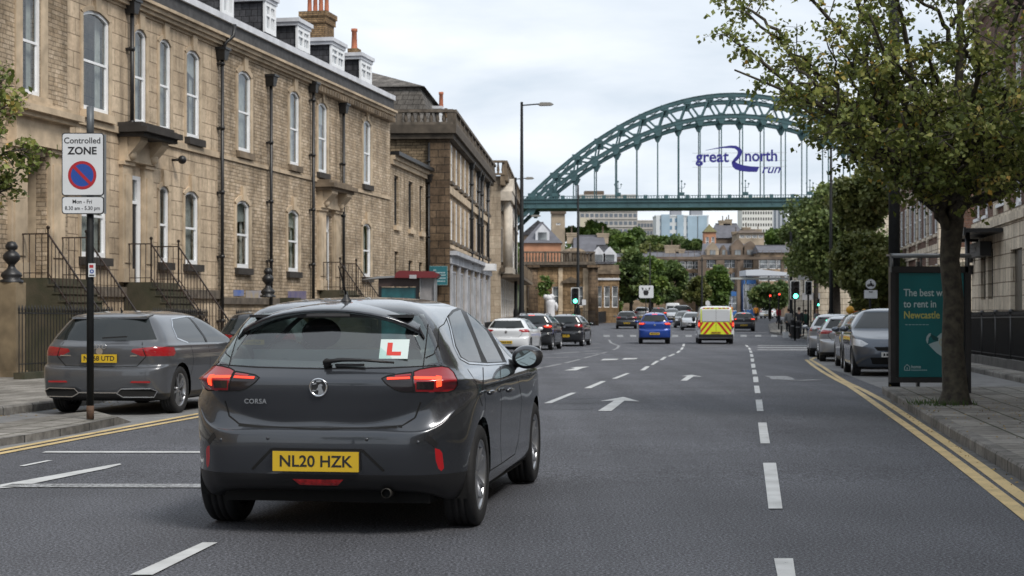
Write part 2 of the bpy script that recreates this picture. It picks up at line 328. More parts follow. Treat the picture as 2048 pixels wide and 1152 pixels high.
sheet('ground', EARTH, [-3000, -200, -80, 0, 80, 200, 3000], [-600, -100, 12, 72, 80, 95, 130, 150, 170, 240, 260, 400, 4000], -.06)
sheet('road', ASPH, [-75, -40, -20, 0, 20, 40, 90], [-80, 12, 24, 36, 48, 60, 72, 80, 88, 95, 105, 118, 130, 140, 150, 160, 170, 200, 240, 260, 330], 0)
def footway(name, fl, fr, Y0, Y1, kerb, h=.12, step=1.5, yaw=8.3):
    """raised pavement between fl(Y) and fr(Y); kerb = which side carries a kerb stone ('r' or 'l')"""
    top, kb = MB(), MB(); n = max(1, int((Y1 - Y0) / step)); ys = [Y0 + (Y1 - Y0) * i / n for i in range(n + 1)]; kw = .14
    for a, b in zip(ys[:-1], ys[1:]):
        za, zb = gz(a) + h, gz(b) + h; la, lb, ra, rb = fl(a), fl(b), fr(a), fr(b)
        if kerb == 'r':
            top.quad((la, a, za), (ra - kw, a, za), (rb - kw, b, zb), (lb, b, zb)); kb.quad((ra - kw, a, za), (ra - .015, a, za + .002), (rb - .015, b, zb + .002), (rb - kw, b, zb)); kb.quad((ra - .015, a, za + .002), (ra, a, za - .02), (rb, b, zb - .02), (rb - .015, b, zb + .002))
            kb.quad((ra, a, za - .02), (ra, a, za - h - .02), (rb, b, zb - h - .02), (rb, b, zb - .02))
        else:
            top.quad((la + kw, a, za), (ra, a, za), (rb, b, zb), (lb + kw, b, zb)); kb.quad((la + .015, a, za + .002), (la + kw, a, za), (lb + kw, b, zb), (lb + .015, b, zb + .002)); kb.quad((la, a, za - .02), (la + .015, a, za + .002), (lb + .015, b, zb + .002), (lb, b, zb - .02))
            kb.quad((la, a, za - h - .02), (la, a, za - .02), (lb, b, zb - .02), (lb, b, zb - h - .02))
    for Y, s in ((Y0, 1), (Y1, -1)):
        z = gz(Y); kb.quad((fl(Y), Y, z - .02), (fr(Y), Y, z - .02), (fr(Y), Y, z + h), (fl(Y), Y, z + h))
    rotbuild(top, name, SLAB, yaw, kind='structure'); rotbuild(kb, 'kerb', KERB, yaw, kind='structure')
LX0, LD = -18.4, .205            # terrace facade line  X = LX0 + LD*Y
RX0 = -16.2                       # railing line in front of it
_kl = [G(0, 832), G(101, 821), G(209, 806)]
def kerbL(Y): return float(np.interp(Y, [-60, _kl[0][1], _kl[2][1], 33, 41, 60, 80, 147, 190, 260], [_kl[0][0] - 10, _kl[0][0], _kl[2][0], -7.1, -6.9, -2.1, .7, 6.3, 13.0, 30]))
def _lw(Y): return min(LX0 + LD * Y - .3, kerbL(Y) - 1.2) if Y < 68 else min(-3.06 + .055 * (Y - 76) - 3, kerbL(Y) - 2) if Y < 140 else kerbL(Y) - 30
footway('pavement', _lw, kerbL, -60, 230, 'r')
_kr = [G(2048, 965), G(1888, 868), G(1764, 787)]
def kerbR(Y): return float(np.interp(Y, [-60, _kr[0][1], _kr[1][1], _kr[2][1]], [_kr[0][0] - .145 * (60 + _kr[0][1]), _kr[0][0], _kr[1][0], _kr[2][0]]))
RB0 = 8.6
footway('pavement', kerbR, lambda Y: RB0 + .1456 * Y + .5, -60, _kr[2][1], 'l')
footway('pavement', lambda Y: kerbR(26) + 3.3 + .1456 * (Y - 26), lambda Y: RB0 + .1456 * Y + .5, _kr[2][1] + .01, 61, 'l')
_c1, _c2 = G(1644, 683), G(1540, 667)
footway('pavement', lambda Y: float(np.interp(Y, [_c1[1] - 3, _c1[1], _c2[1], 150, 220], [_c1[0] + 3, _c1[0], _c2[0], 24, 40])), lambda Y: 48., _c1[1] - 3, 220, 'l')
# the build-out that carries the zone sign
_bo = [G(0, 893), G(60, 884), G(150, 868), G(237, 850), G(262, 845)]; _bb = [G(0, 862), G(60, 853), G(145, 842), G(190, 838), G(245, 841)]
b = MB(); h = .10
for i in range(4):
    z = gz(20); b.quad((*_bo[i], z + h), (*_bo[i + 1], z + (h if i < 3 else .01)), (*_bb[i + 1], z + (h if i < 3 else .01)), (*_bb[i], z + h))
x0, y0 = _bo[0]; x1, y1 = _bo[1]; xb, yb = _bb[0]
b.quad((x0 - 12, y0 - 65, z + h), (x0, y0, z + h), (xb, yb, z + h), (xb - 12, yb - 65, z + h)); rotbuild(b, 'pavement', SLAB, 8.3, kind='structure')
b = MB(); b.quad((x0 - 12, y0 - 65, z - .02), (x0, y0, z - .02), (x0, y0, z + h), (x0 - 12, y0 - 65, z + h))
for i in range(4):
    b.quad((*_bo[i], z - .02), (*_bo[i + 1], z - .02), (*_bo[i + 1], z + (h if i < 3 else .01)), (*_bo[i], z + h)); p, q, r_, s_ = [Vector((*k, z + h + .003)) for k in (_bo[i], _bo[i + 1], _bb[i + 1], _bb[i])]
    if i < 3: b.quad(p, q, q + (r_ - q).normalized() * .14, p + (s_ - p).normalized() * .14)
rotbuild(b, 'kerb', KERB, 8.3, kind='structure')

def px_poly(mb, pts, dz=.007):
    g = [G(*p) for p in pts]
    if len(g) == 4:       # strips, so that the marking follows the road's profile
        a, b_, c, d = g; n = 6; f = lambda p, q, t: (p[0] + (q[0] - p[0]) * t, p[1] + (q[1] - p[1]) * t)
        if abs(a[1] - d[1]) < abs(a[1] - b_[1]): a, b_, c, d = b_, c, d, a
        for i in range(n):
            mb.poly([(x, y, gz(y) + dz) for x, y in (f(a, d, i / n), f(b_, c, i / n), f(b_, c, (i + 1) / n), f(a, d, (i + 1) / n))])
        return
    mb.poly([(x, y, gz(y) + dz) for x, y in g])
def px_line(mb, pts, wd=.1, dz=.007, world=False):
    g = pts if world else [G(*p) for p in pts]
    fine = []
    for (x0, y0), (x1, y1) in zip(g[:-1], g[1:]):
        n = max(1, int(math.hypot(x1 - x0, y1 - y0) / 2.0)); fine += [(x0 + (x1 - x0) * i / n, y0 + (y1 - y0) * i / n) for i in range(n)]
    fine.append(g[-1]); L_, R_ = [], []
    for i, (x, y) in enumerate(fine):
        a, c = fine[max(i - 1, 0)], fine[min(i + 1, len(fine) - 1)]; t = Vector((c[0] - a[0], c[1] - a[1])).normalized(); nx, ny = -t.y * wd / 2, t.x * wd / 2
        L_.append((x + nx, y + ny, gz(y + ny) + dz)); R_.append((x - nx, y - ny, gz(y - ny) + dz))
    for i in range(len(fine) - 1): mb.quad(R_[i], R_[i + 1], L_[i + 1], L_[i])
b = MB()
for q in ([(1556, 1160), (1592, 1160), (1586, 1119), (1548, 1119)], [(1537, 1019), (1565, 1019), (1552, 927), (1526, 927)], [(1521, 888), (1540, 888), (1533, 846), (1516, 846)],
          [(1514, 823), (1527, 823), (1524, 800), (1511, 800)], [(1510, 787), (1521, 787), (1518, 772), (1508, 772)], [(1507, 765), (1517, 765), (1516, 754), (1506, 754)],
          [(1505, 749), (1514, 749), (1512, 740), (1504, 740)], [(1503, 736), (1511, 736), (1510, 728), (1502, 728)], [(1502, 724), (1508, 724), (1508, 717.5), (1501, 717.5)],
          [(1501, 714), (1507, 714), (1506, 708.5), (1500, 708.5)], [(1500, 706), (1505, 706), (1503, 701.5), (1498, 701.5)], [(1498, 699.5), (1502.5, 699.5), (1500, 696), (1495.5, 696)],
          [(1493.5, 694), (1498, 694), (1494, 690.5), (1490, 690.5)],
          [(260, 1152), (305, 1152), (435, 1087), (405, 1087)], [(1088, 807), (1103, 807), (1153, 786), (1142, 786)], [(1168, 777), (1182, 777), (1212, 763), (1202, 763)],
          [(1223, 758), (1233, 758), (1260, 747), (1252, 747)], [(1280, 741), (1289, 741), (1300, 733), (1292, 733)], [(1301, 730), (1307, 730), (1319, 722), (1312, 722)],
          [(1319, 720.5), (1326, 720.5), (1334, 714), (1327, 714)], [(1335, 713), (1341, 713), (1351, 708), (1346, 708)], [(1352, 706), (1357, 706), (1362, 701.5), (1357, 701.5)],
          [(1360, 699.5), (1365, 699.5), (1367.5, 695), (1363, 695)], [(1364, 693), (1369, 693), (1370, 688), (1366, 688)]):
    px_poly(b, q)
b.build('lane_marking', WHITEM, kind='structure')
b = MB()
px_poly(b, [(1247, 794.4), (1200, 803), (1228, 802), (1196, 822.5), (1223, 822.7), (1249, 802), (1279, 803.5)][::-1])
px_poly(b, [(1383, 750), (1362, 752.7), (1374, 752.7), (1361, 761.8), (1374, 761.8), (1387, 753.4), (1405, 753.8)][::-1])
px_poly(b, [(1128, 741.4), (1153, 741), (1167, 736), (1178, 733.6), (1155, 734.2), (1142, 735.5), (1150, 737)])
b.build('lane_arrow', WHITEM, kind='structure')
b = MB()
px_poly(b, [(0, 978), (0, 971), (222, 931), (240, 928.5), (243, 930), (215, 938), (30, 976)][::-1]); px_poly(b, [(38, 933), (49, 933.5), (105, 922), (94, 922)])
px_poly(b, [(84, 906.5), (560, 907), (560, 903.8), (92, 903.6)])
for x0, x1, y in ((1201, 1237, 719), (1243, 1276, 717.5)): px_poly(b, [(x0, y + 2), (x1 - 4, y + 1), (x1, y - 1), (x0 + 6, y - 1)])
b.build('worn_marking', mat('x', (0, 0, 0)) if 0 else WHITEM, kind='structure')
b = MB(); px_poly(b, [(0, 976), (560, 977), (560, 969.5), (25, 969)])
for q in ((1060, 741, 1084, 735.5), (1090, 734.5, 1122, 728), (1130, 726.5, 1160, 719), (1168, 716.5, 1183, 712.5), (1186, 711.5, 1197, 708.8), (1203, 707, 1213, 704.5)): px_line(b, [q[:2], q[2:]], .13)
px_line(b, [(1551, 752.5), (1560, 755), (1567, 759.5)], .5); px_line(b, [(1567, 760), (1602, 761.2), (1636, 759.8)], .35)
for x in (1213, 1240, 1266, 1350, 1377, 1487, 1516, 1548): px_poly(b, [(x - 6, 674), (x + 7, 674), (x + 6, 670), (x - 6, 670)])
for y in (691, 695, 699.5): px_poly(b, [(1516, y + 1.2), (1648, y + 1.6), (1642, y - .6), (1514, y - .4)])
px_line(b, [(1218, 680), (1222, 686), (1238, 692), (1234, 697), (1226, 700)], .13)
for x in (1290, 1400, 1440): px_line(b, [(x, 724), (x + 22, 724.5)], .08)
for y in (689, 697, 703, 708): px_line(b, [(1168, y), (1200, y - 1.5)], .25)
px_line(b, [(1090, 716), (1135, 715)], .3); px_line(b, [(1110, 707), (1160, 704)], .3)
b.build('faded_marking', FADEM, kind='structure')
b = MB()
for pts in ([(-40, 909), (0, 901.5), (411, 825.5), (700, 772)], [(-40, 915.5), (0, 908), (200, 870.5), (411, 832), (700, 777)]): px_line(b, pts, .1)
X2 = lambda pts: [(1560 + x / 2.879, 660 + y / 2.879) for x, y in pts]
px_line(b, X2([(1600, 1220), (1400, 1060), (1130, 850), (950, 713), (750, 568), (600, 463), (480, 378), (400, 325), (330, 290), (250, 245), (190, 205), (150, 172)]), .11)
px_line(b, X2([(1600, 1110), (1405, 972), (1150, 785), (1010, 686), (880, 597), (740, 503), (600, 412), (480, 347), (380, 300), (330, 270), (250, 215), (178, 172), (200, 160), (250, 156)]), .11)
b.build('double_yellow_line', YELM, kind='structure')
# gutter strips of bare concrete channel beside the kerbs, patches and a manhole on the carriageway
GUT = mat('gutter_channel', (.085, .083, .08), .9, var=.4, vs=5, bump=.4)
b = MB(); px_line(b, [(kerbR(y) - .09, y) for y in (5, 12, 18, 24, 27)], .17, .003, True); b.build('road_gutter', GUT, kind='structure')
b = MB()
for y in (797.5, 806.5, 818): px_line(b, [(1100 + (y - 797) * -1.5, y), (1150, y + 1), (1190, y)], .05, .003)
b.build('road_crack', mat('crack_tar', (.018, .018, .019), .7), kind='structure')
PATCH = mat('bay_surface', (.17, .17, .17), .9, var=.25, vs=3, bump=.3)
g0, g1 = G(0, 899), G(411, 823.5)
b = MB(); n = 14
def ybay(Y): return g0[0] + (g1[0] - g0[0]) * (Y - g0[1]) / (g1[1] - g0[1])
for i in range(n):
    a, c = -10 + 40 * i / n, -10 + 40 * (i + 1) / n
    b.quad((kerbL(a), a, gz(a) + .002), (ybay(a), a, gz(a) + .002), (ybay(c), c, gz(c) + .002), (kerbL(c), c, gz(c) + .002))
b.build('parking_bay', PATCH, kind='structure')
b = MB(); e = [(7.0, 27.2), (9.5, 27.2), (13.6, 58), (10.6, 58), (9.2, 47)]; b.poly([(x, y, gz(y) + .004) for x, y in e]); 
for q in (( 6.0,27.0), ): pass
b = MB(); n = 12
for i in range(n):
    a, c = 27.2 + 31 * i / n, 27.2 + 31 * (i + 1) / n; lx = lambda Y: float(np.interp(Y, [27.2, 40, 48, 58.2], [6.6, 8.2, 8.9, 10.8]))
    rx = lambda Y: kerbR(26) + 3.3 + .1456 * (Y - 26); b.quad((lx(a), a, gz(a) + .002), (rx(a), a, gz(a) + .002), (rx(c), c, gz(c) + .002), (lx(c), c, gz(c) + .002))
b.build('parking_bay', PATCH, kind='structure')
# leaf litter and a scrap of paper in the gutters
for (px, py, s) in ((226, 826, .11),):
    b = MB(); x, y = G(52, 822); z = gz(y)
    b.poly([(x, y, z + .01), (x + .15, y - .05, z + .012), (x + .17, y + .04, z + .13), (x + .05, y + .06, z + .02)]); b.poly([(x, y, z + .01), (x + .12, y + .06, z + .01), (x + .17, y + .04, z + .13)])
    b.poly([(x + .02, y - .03, z + .01), (x + .14, y - .09, z + .01), (x + .17, y + .04, z + .13)])
    b.build('paper_scrap', mat('white_paper', (.55, .56, .58), .8), label='crumpled white paper scrap lying in the gutter left of the grey parked car', cat='litter')
b = MB(); rng = random.Random(3)
for i in range(420):
    if i < 120: Y = rng.uniform(17, 27); X = kerbL(Y) + rng.expovariate(6)
    elif i < 190: Y = rng.uniform(9, 26); X = kerbR(Y) - .05 - rng.expovariate(9)
    else: Y = rng.gauss(20.5, 2.5); X = kerbR(Y) + abs(rng.gauss(.9, .9))
    z = gz(Y) + (.125 if i >= 190 else .006); s = rng.uniform(.012, .03); a = rng.uniform(0, 6.3)
    b.quad((X, Y, z), (X + s * math.cos(a), Y + s * math.sin(a), z + .004), (X + s * 1.2 * math.cos(a + .6), Y + s * 1.2 * math.sin(a + .6), z + .012), (X + s * math.cos(a + 1.3), Y + s * math.sin(a + 1.3), z + .004))
b.build('leaf_litter', mat('dead_leaf', (.34, .24, .07), .8, col2=(.15, .09, .03), vs=2), label='small fallen yellow leaves in the gutters', kind='stuff')
# ---------------------------------------------------------------- building kit: a facade runs along local x, its street side is -y, inside is +y
class Line:
    """facade line X = x0 + k*Y; s = metres along it from Y=0 (sg=-1: a right-hand side, s runs towards the camera)"""
    def __init__(s, x0, k, sg=1): s.x0 = x0; s.k = k; s.c = 1 / math.hypot(1, k); s.sg = sg; s.rz = math.atan2(sg, sg * k)
    def pt(s, t, inn=0): g = s.sg; return (s.x0 + g * t * s.k * s.c - g * inn * s.c, g * t * s.c + g * inn * s.k * s.c)
    def S(s, px, inn=0):
        q = (px - 1024) / F; inn = inn * s.sg; x0 = s.x0 - inn / s.c; Y = x0 / (q - s.k)
        return s.sg * (Y - inn * s.k * s.c) / s.c
    def SY(s, Y): return s.sg * Y / s.c
    def Z(s, px, py, inn=0):
        x0 = s.x0 - s.sg * inn / s.c; Y = x0 / ((px - 1024) / F - s.k); return EYE + (HOR - py) * Y / F
def arch_pts(x0, x1, zt, rise, n=8):
    """points of a segmental arch from (x0, zt-rise) over (mid, zt) to (x1, zt-rise)"""
    if rise <= 0: return [(x0, zt), (x1, zt)]
    w = (x1 - x0) / 2; r = (w * w + rise * rise) / (2 * rise); cz = zt - r; a = math.asin(min(1, w / r))
    return [((x0 + x1) / 2 + r * math.sin(-a + 2 * a * i / n), cz + r * math.cos(-a + 2 * a * i / n)) for i in range(n + 1)]
def wall_face(mb, x0, x1, z0, z1, ops, y=0, rev=.18):
    """front face with real openings and reveals; ops = (xa, xb, za, zb, rise)"""
    xs = sorted({x0, x1, *[o[0] for o in ops], *[o[1] for o in ops]}); zs = sorted({z0, z1, *[o[2] for o in ops], *[o[3] for o in ops]})
    xs = [x for x in xs if x0 <= x <= x1]; zs = [z for z in zs if z0 <= z <= z1]
    for j in range(len(zs) - 1):
        run = None
        for i in range(len(xs) - 1):
            cx, cz = (xs[i] + xs[i + 1]) / 2, (zs[j] + zs[j + 1]) / 2
            hole = any(o[0] < cx < o[1] and o[2] < cz < o[3] for o in ops)
            if not hole: run = xs[i] if run is None else run
            if run is not None and (hole or i == len(xs) - 2):
                e = xs[i] if hole else xs[i + 1]; mb.quad((run, y, zs[j]), (e, y, zs[j]), (e, y, zs[j + 1]), (run, y, zs[j + 1])); run = None
    for o in ops:
        xa, xb, za, zb = o[:4]; rise = o[4] if len(o) > 4 else 0
        ar = arch_pts(xa, xb, zb, rise)
        mb.quad((xa, y, za), (xa, y + rev, za), (xa, y + rev, zb - rise), (xa, y, zb - rise)); mb.quad((xb, y + rev, za), (xb, y, za), (xb, y, zb - rise), (xb, y + rev, zb - rise))
        mb.quad((xa, y, za), (xb, y, za), (xb, y + rev, za), (xa, y + rev, za))
        for p, q in zip(ar[:-1], ar[1:]):
            mb.quad((p[0], y, p[1]), (p[0], y + rev, p[1]), (q[0], y + rev, q[1]), (q[0], y, q[1]))
        if rise > 0:
            k = len(ar) // 2
            mb.poly([(xa, y, zb)] + [(xa, y, zb - rise)] + [(p[0], y, p[1]) for p in ar[1:k + 1]]); mb.poly([(p[0], y, p[1]) for p in ar[k:-1]] + [(xb, y, zb - rise), (xb, y, zb)])
def shell(mb, L, D, z0, z1, ops, rev=.18):
    wall_face(mb, 0, L, z0, z1, ops, 0, rev)
    mb.quad((0, D, z0), (0, 0, z0), (0, 0, z1), (0, D, z1)); mb.quad((L, 0, z0), (L, D, z0), (L, D, z1), (L, 0, z1)); mb.quad((L, D, z0), (0, D, z0), (0, D, z1), (L, D, z1)); mb.quad((0, 0, z1), (L, 0, z1), (L, D, z1), (0, D, z1))
    mb.quad((0, rev + .5, z0), (L, rev + .5, z0), (L, rev + .5, z1), (0, rev + .5, z1))
def sash(parent, xa, xb, za, zb, rise=0, y=.1, fr=.085, curtain=1, rng=random, lite=False, col=None, bars=0):
    """white sliding sash: box frame and meeting rail, pane, curtain or blind inside"""
    f = MB(); w_ = xb - xa; zm = za + (zb - za) * .49; m = col or WHITE
    f.box(xa, xa + fr, y, y + .08, za, zb - rise * .8); f.box(xb - fr, xb, y, y + .08, za, zb - rise * .8); f.box(xa + fr, xb - fr, y, y + .08, za, za + fr * 1.5)
    f.box(xa + fr, xb - fr, y + .015, y + .075, zm - .03, zm + .03)
    if rise > 0:
        ar = arch_pts(xa, xb, zb, rise, 8)
        for p, q in zip(ar[:-1], ar[1:]): f.prism([(p[0], y, p[1]), (q[0], y, q[1]), (q[0], y, q[1] - fr), (p[0], y, p[1] - fr)], (0, .07, 0))
    else: f.box(xa + fr, xb - fr, y, y + .08, zb - fr, zb)
    # lower sash stands inwards: its stiles are thicker
    f.box(xa + fr, xa + fr + .04, y + .04, y + .07, za + fr, zm); f.box(xb - fr - .04, xb - fr, y + .04, y + .07, za + fr, zm)
    for i in range(bars): x = xa + w_ * (i + 1) / (bars + 1); f.box(x - .014, x + .014, y + .02, y + .055, za + fr, zb - fr)
    o = f.build('window', m, parent)
    p = MB().quad((xa + fr * .5, y + .05, za), (xb - fr * .5, y + .05, za), (xb - fr * .5, y + .05, zb - rise * .2), (xa + fr * .5, y + .05, zb - rise * .2)); 
    if rise > 0: p = MB(); p.poly([(xa + .02, y + .05, za + .02), (xb - .02, y + .05, za + .02)] + [(q[0], y + .05, q[1] - .02) for q in arch_pts(xa + .02, xb - .02, zb, rise)[::-1]])
    p.build('pane', WGLASS, o)
    if not lite:
        c = MB(); k = rng.random()
        yb = y + .2
        if curtain and k < .75:
            cw = w_ * rng.uniform(.22, .34)
            for (a, b_) in ((xa, xa + cw), (xb - cw, xb)):
                n = 7
                for i in range(n):
                    u, v = a + (b_ - a) * i / n, a + (b_ - a) * (i + 1) / n
                    c.quad((u, yb + (.04 if i % 2 else 0), za), (v, yb + (0 if i % 2 else .04), za), (v, yb + (0 if i % 2 else .04), zb), (u, yb + (.04 if i % 2 else 0), zb))
            if k < .4: c.quad((xa, yb - .05, zb - (zb - za) * rng.uniform(.15, .5)), (xb, yb - .05, zb - (zb - za) * .3), (xb, yb - .05, zb), (xa, yb - .05, zb))  # pale top blind, also stands in for sky reflected in the upper sash
        elif curtain: c.quad((xa, yb, za), (xb, yb, za), (xb, yb, zb - (zb - za) * .0), (xa, yb, zb))
        if c.f: c.build('curtain', CURT, o)
    return o
def sill(parent, xa, xb, z, m, h=.2, pr=.12, ov=.1): return MB().box(xa - ov, xb + ov, -pr, .1, z - h, z - .003).build('sill', m, parent)
def archivolt(parent, xa, xb, za, zb, rise, m, wd=.16, pr=.035, key=True, full=True):
    b = MB(); ar = arch_pts(xa - .0, xb + .0, zb, rise, 8); k = len(ar) - 1; out_ = arch_pts(xa - wd, xb + wd, zb + wd, rise + wd * .5, 8)
    for i in range(k): b.prism([(ar[i][0], -pr, ar[i][1]), (ar[i + 1][0], -pr, ar[i + 1][1]), (out_[i + 1][0], -pr, out_[i + 1][1]), (out_[i][0], -pr, out_[i][1])], (0, pr + .02, 0))
    if full: b.box(xa - wd, xa, -pr, .02, za, zb - rise); b.box(xb, xb + wd, -pr, .02, za, zb - rise)
    if key: xm = (xa + xb) / 2; b.prism([(xm - .12, -pr - .05, zb - .02), (xm + .12, -pr - .05, zb - .02), (xm + .17, -pr - .05, zb + .42), (xm - .17, -pr - .05, zb + .42)], (0, .09, 0))
    return b.build('window_surround', m, parent)
def bands(parent, L, prof, m, name='cornice', x0=0, D=None):
    """horizontal mouldings: prof = (z0, z1, projection)"""
    b = MB()
    for z0, z1, p in prof: b.box(x0, L, -p, .0 if D is None else D, z0, z1)
    return b.build(name, m, parent)
def pipe(parent, x, z0, z1, y=-.14, r=.055, hopper=True, swan=False):
    b = MB(); b.tube([(x, y, z0), (x, y, z1)], r, 8)
    for z in np.arange(z0 + .6, z1, 1.9): b.tube([(x, y, z), (x, y, z + .1)], r * 1.45, 8); b.box(x - .1, x + .1, y, .0, z + .02, z + .07)
    if hopper: b.prism([(x - .11, y - .12, z1), (x + .11, y - .12, z1), (x + .2, y - .16, z1 + .3), (x - .2, y - .16, z1 + .3)], (0, .27, 0)); b.box(x - .22, x + .22, y - .2, y + .13, z1 + .3, z1 + .37)
    if swan: b.tube([(x, y, z1 + .3), (x + .06, y - .1, z1 + .55), (x + .25, y - .25, z1 + .75), (x + .3, y - .28, z1 + 1.1)], r, 8)
    return b.build('drainpipe', BLACK, parent)
def chimney(parent, x0, x1, y0, y1, z0, z1, pots, m=None, mp=None, along='x', pr=1.):
    b = MB(); b.box(x0, x1, y0, y1, z0, z1 - .45); b.box(x0 - .06, x1 + .06, y0 - .06, y1 + .06, z1 - .45, z1 - .2); b.box(x0 - .11, x1 + .11, y0 - .11, y1 + .11, z1 - .2, z1)
    o = b.build('chimney', m or YELBR, parent)
    for i in range(pots):
        x = x0 + (x1 - x0) * (i + .5) / pots if along == 'x' else (x0 + x1) / 2; y = (y0 + y1) / 2 if along == 'x' else y0 + (y1 - y0) * (i + .5) / pots; MB().lathe([(r_ * pr, h_) for r_, h_ in [(.17, 0), (.15, .1), (.125, .75), (.16, .78), (.16, .9), (.12, .9)]], (x, y, z1), seg=12).build('chimney_pot', mp or CLAY, o)
    return o
def dormer(parent, x0, x1, y0, z0, z1, depth=2.2, flat=True):
    b = MB(); b.box(x0 + .08, x1 - .08, y0 + .02, y0 + depth, z0 - .6, z1 - .1); o = b.build('dormer', SLATE, parent)
    t = MB(); t.box(x0 - .12, x1 + .12, y0 - .15, y0 + depth, z1 - .1, z1 + .04); t.box(x0 - .06, x1 + .06, y0 - .09, y0 + depth, z1 - .22, z1 - .1); t.build('dormer_roof', LEAD, o)
    wv = MB(); fr = .12; z0b = z0 - .1
    for a, c in ((x0, x0 + fr), (x1 - fr, x1), ((x0 + x1) / 2 - .05, (x0 + x1) / 2 + .05)): wv.box(a, c, y0 - .06, y0 + .018, z0b, z1 - .22)
    for a, c in ((z0b, z0 + .06), ((z0 + z1) / 2 - .12, (z0 + z1) / 2 - .05), (z1 - .36, z1 - .22)): wv.box(x0 + fr, x1 - fr, y0 - .05, y0 + .016, a, c)
    for xm in ((x0 * .75 + x1 * .25), (x0 * .25 + x1 * .75)): wv.box(xm - .015, xm + .015, y0 - .03, y0 + .012, z0, z1 - .36)
    w_ = wv.build('window', WHITE, o); MB().quad((x0 + fr, y0 + .008, z0), (x1 - fr, y0 + .008, z0), (x1 - fr, y0 + .008, z1 - .3), (x0 + fr, y0 + .008, z1 - .3)).build('pane', mat('dormer_pane', (.30, .33, .36), .05), w_)
    return o
def rail(parent, pts, m=None, posts=True, top=.02, bar=.011, gap=.13, h=1.0, base=0.06, name='railing', finial=False, low=True):
    """railing along 3D points of its foot line"""
    b = MB()
    for p, q in zip(pts[:-1], pts[1:]):
        p, q = Vector(p), Vector(q); L_ = (q - p).length; n = max(1, int(L_ / gap)); b.beam(p + Vector((0, 0, h)), q + Vector((0, 0, h)), .045, .03)
        if low: b.beam(p + Vector((0, 0, base + .05)), q + Vector((0, 0, base + .05)), .03, .02)
        for i in range(n + 1):
            c = p.lerp(q, i / n); big = posts and i in (0, n); r = .022 if big else bar
            b.tube([c, c + Vector((0, 0, h + (.1 if big else 0)))], r, 5 if not big else 8, cap=False)
            if big: b.ball(c + Vector((0, 0, h + .14)), .045, 8, 6)
            elif finial: b.tube([c + Vector((0, 0, h)), c + Vector((0, 0, h + .07)), c + Vector((0, 0, h + .17))], [.012, .026, .002], 5, cap=False)
    o = b.build(name, m or BLACKR, parent); return o

# ---------------------------------------------------------------- left terrace: four houses on one facade line
LL = Line(LX0, LD)
def house(name, label, pa, pb, wm, depth=10, sA=None, sB=None):
    """an Empty at the foot of the house's left edge; everything in it is local"""
    s0 = LL.S(pa) if sA is None else sA; s1 = LL.S(pb) if sB is None else sB; x, y = LL.pt(s0)
    t = thing(name, label, 'house', (x, y, 0), LL.rz); t['s0'] = 0; del t['s0']
    return t, s0, s1 - s0
Z1S, Z1T, ZGS, ZGT = 6.24, 8.75, 2.66, 4.75   # sill and crown heights of the upper and ground floor windows
ZSTR = 6.0
def op(px0, px1, s0, up, lo=None, hi=None, rise=.16):
    a, b_ = LL.S(px0) - s0, LL.S(px1) - s0; return (a, b_, lo or (Z1S if up else ZGS), hi or (Z1T if up else ZGT), rise)
def doorcase(t, xa, xb, zt, m, mled, cw=.62, canopy=.75, ztop=None, dark=True, consoles=True):
    """pilasters, entablature and projecting canopy round a door opening xa..xb up to zt"""
    b = MB(); zc = zt + .75
    for a, c in ((xa - cw, xa - .04), (xb + .04, xb + cw)):
        b.box(a, c, -.1, .0, ZT0, zt + .1); b.box(a - .04, c + .04, -.15, .0, ZT0, ZT0 + .35); b.box(a - .05, c + .05, -.16, .0, zt + .1, zt + .2)
        b.box(a + .1, c - .1, -.13, -.1, ZT0 + .5, zt - .15)
        if consoles:
            b.prism([(a + .06, -.1, zt + .2), (a + .06, -.55, zc - .05), (a + .06, -.55, zc + .05), (a + .06, -.1, zc + .05)], (c - a - .12, 0, 0)); b.ball(((a + c) / 2, -.22, zt + .36), .14, 10, 6, (1.3, .9, 1))
    b.box(xa - cw, xb + cw, -.22, 0, zt + .2, zc + .05)
    o = b.build('doorcase', m, t)
    c = MB(); c.box(xa - cw - .12, xb + cw + .12, -canopy + .12, 0, zc + .05, zc + .16); c.box(xa - cw - .2, xb + cw + .2, -canopy, 0, zc + .16, zc + .3); c.box(xa - cw - .1, xb + cw + .1, -canopy + .2, 0, zc + .3, zc + .42)
    c.build('canopy', mled, o); return o
ZT0 = 2.08
def flight(t, x0, x1, run=2.2, zb=-.1, z1=None, m=None):
    """stone steps from the threshold down to the pavement (towards -y), with side walls"""
    z1 = z1 or ZT0; n = 11; b = MB(); land = .75
    b.box(x0, x1, -land, .1, -1, z1)
    for i in range(n):
        ya = -land - (run - land) * i / n; z = z1 - (z1 - zb) * (i + 1) / (n + 1); b.box(x0, x1, -land - (run - land) * (i + 1) / n - .0, ya, -1, z); b.box(x0 - .02, x1 + .02, ya - .03 - (run - land) / n, ya, z - .0, z + .035)
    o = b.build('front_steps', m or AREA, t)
    for x in (x0 + .02, x1 - .02):
        pts = [(x, 0, z1), (x, -land, z1), (x, -run - .05, zb + .1)]
        r = rail(t, pts, h=.98, gap=.145, name='stair_rail')
    return o
rngh = random.Random(11)
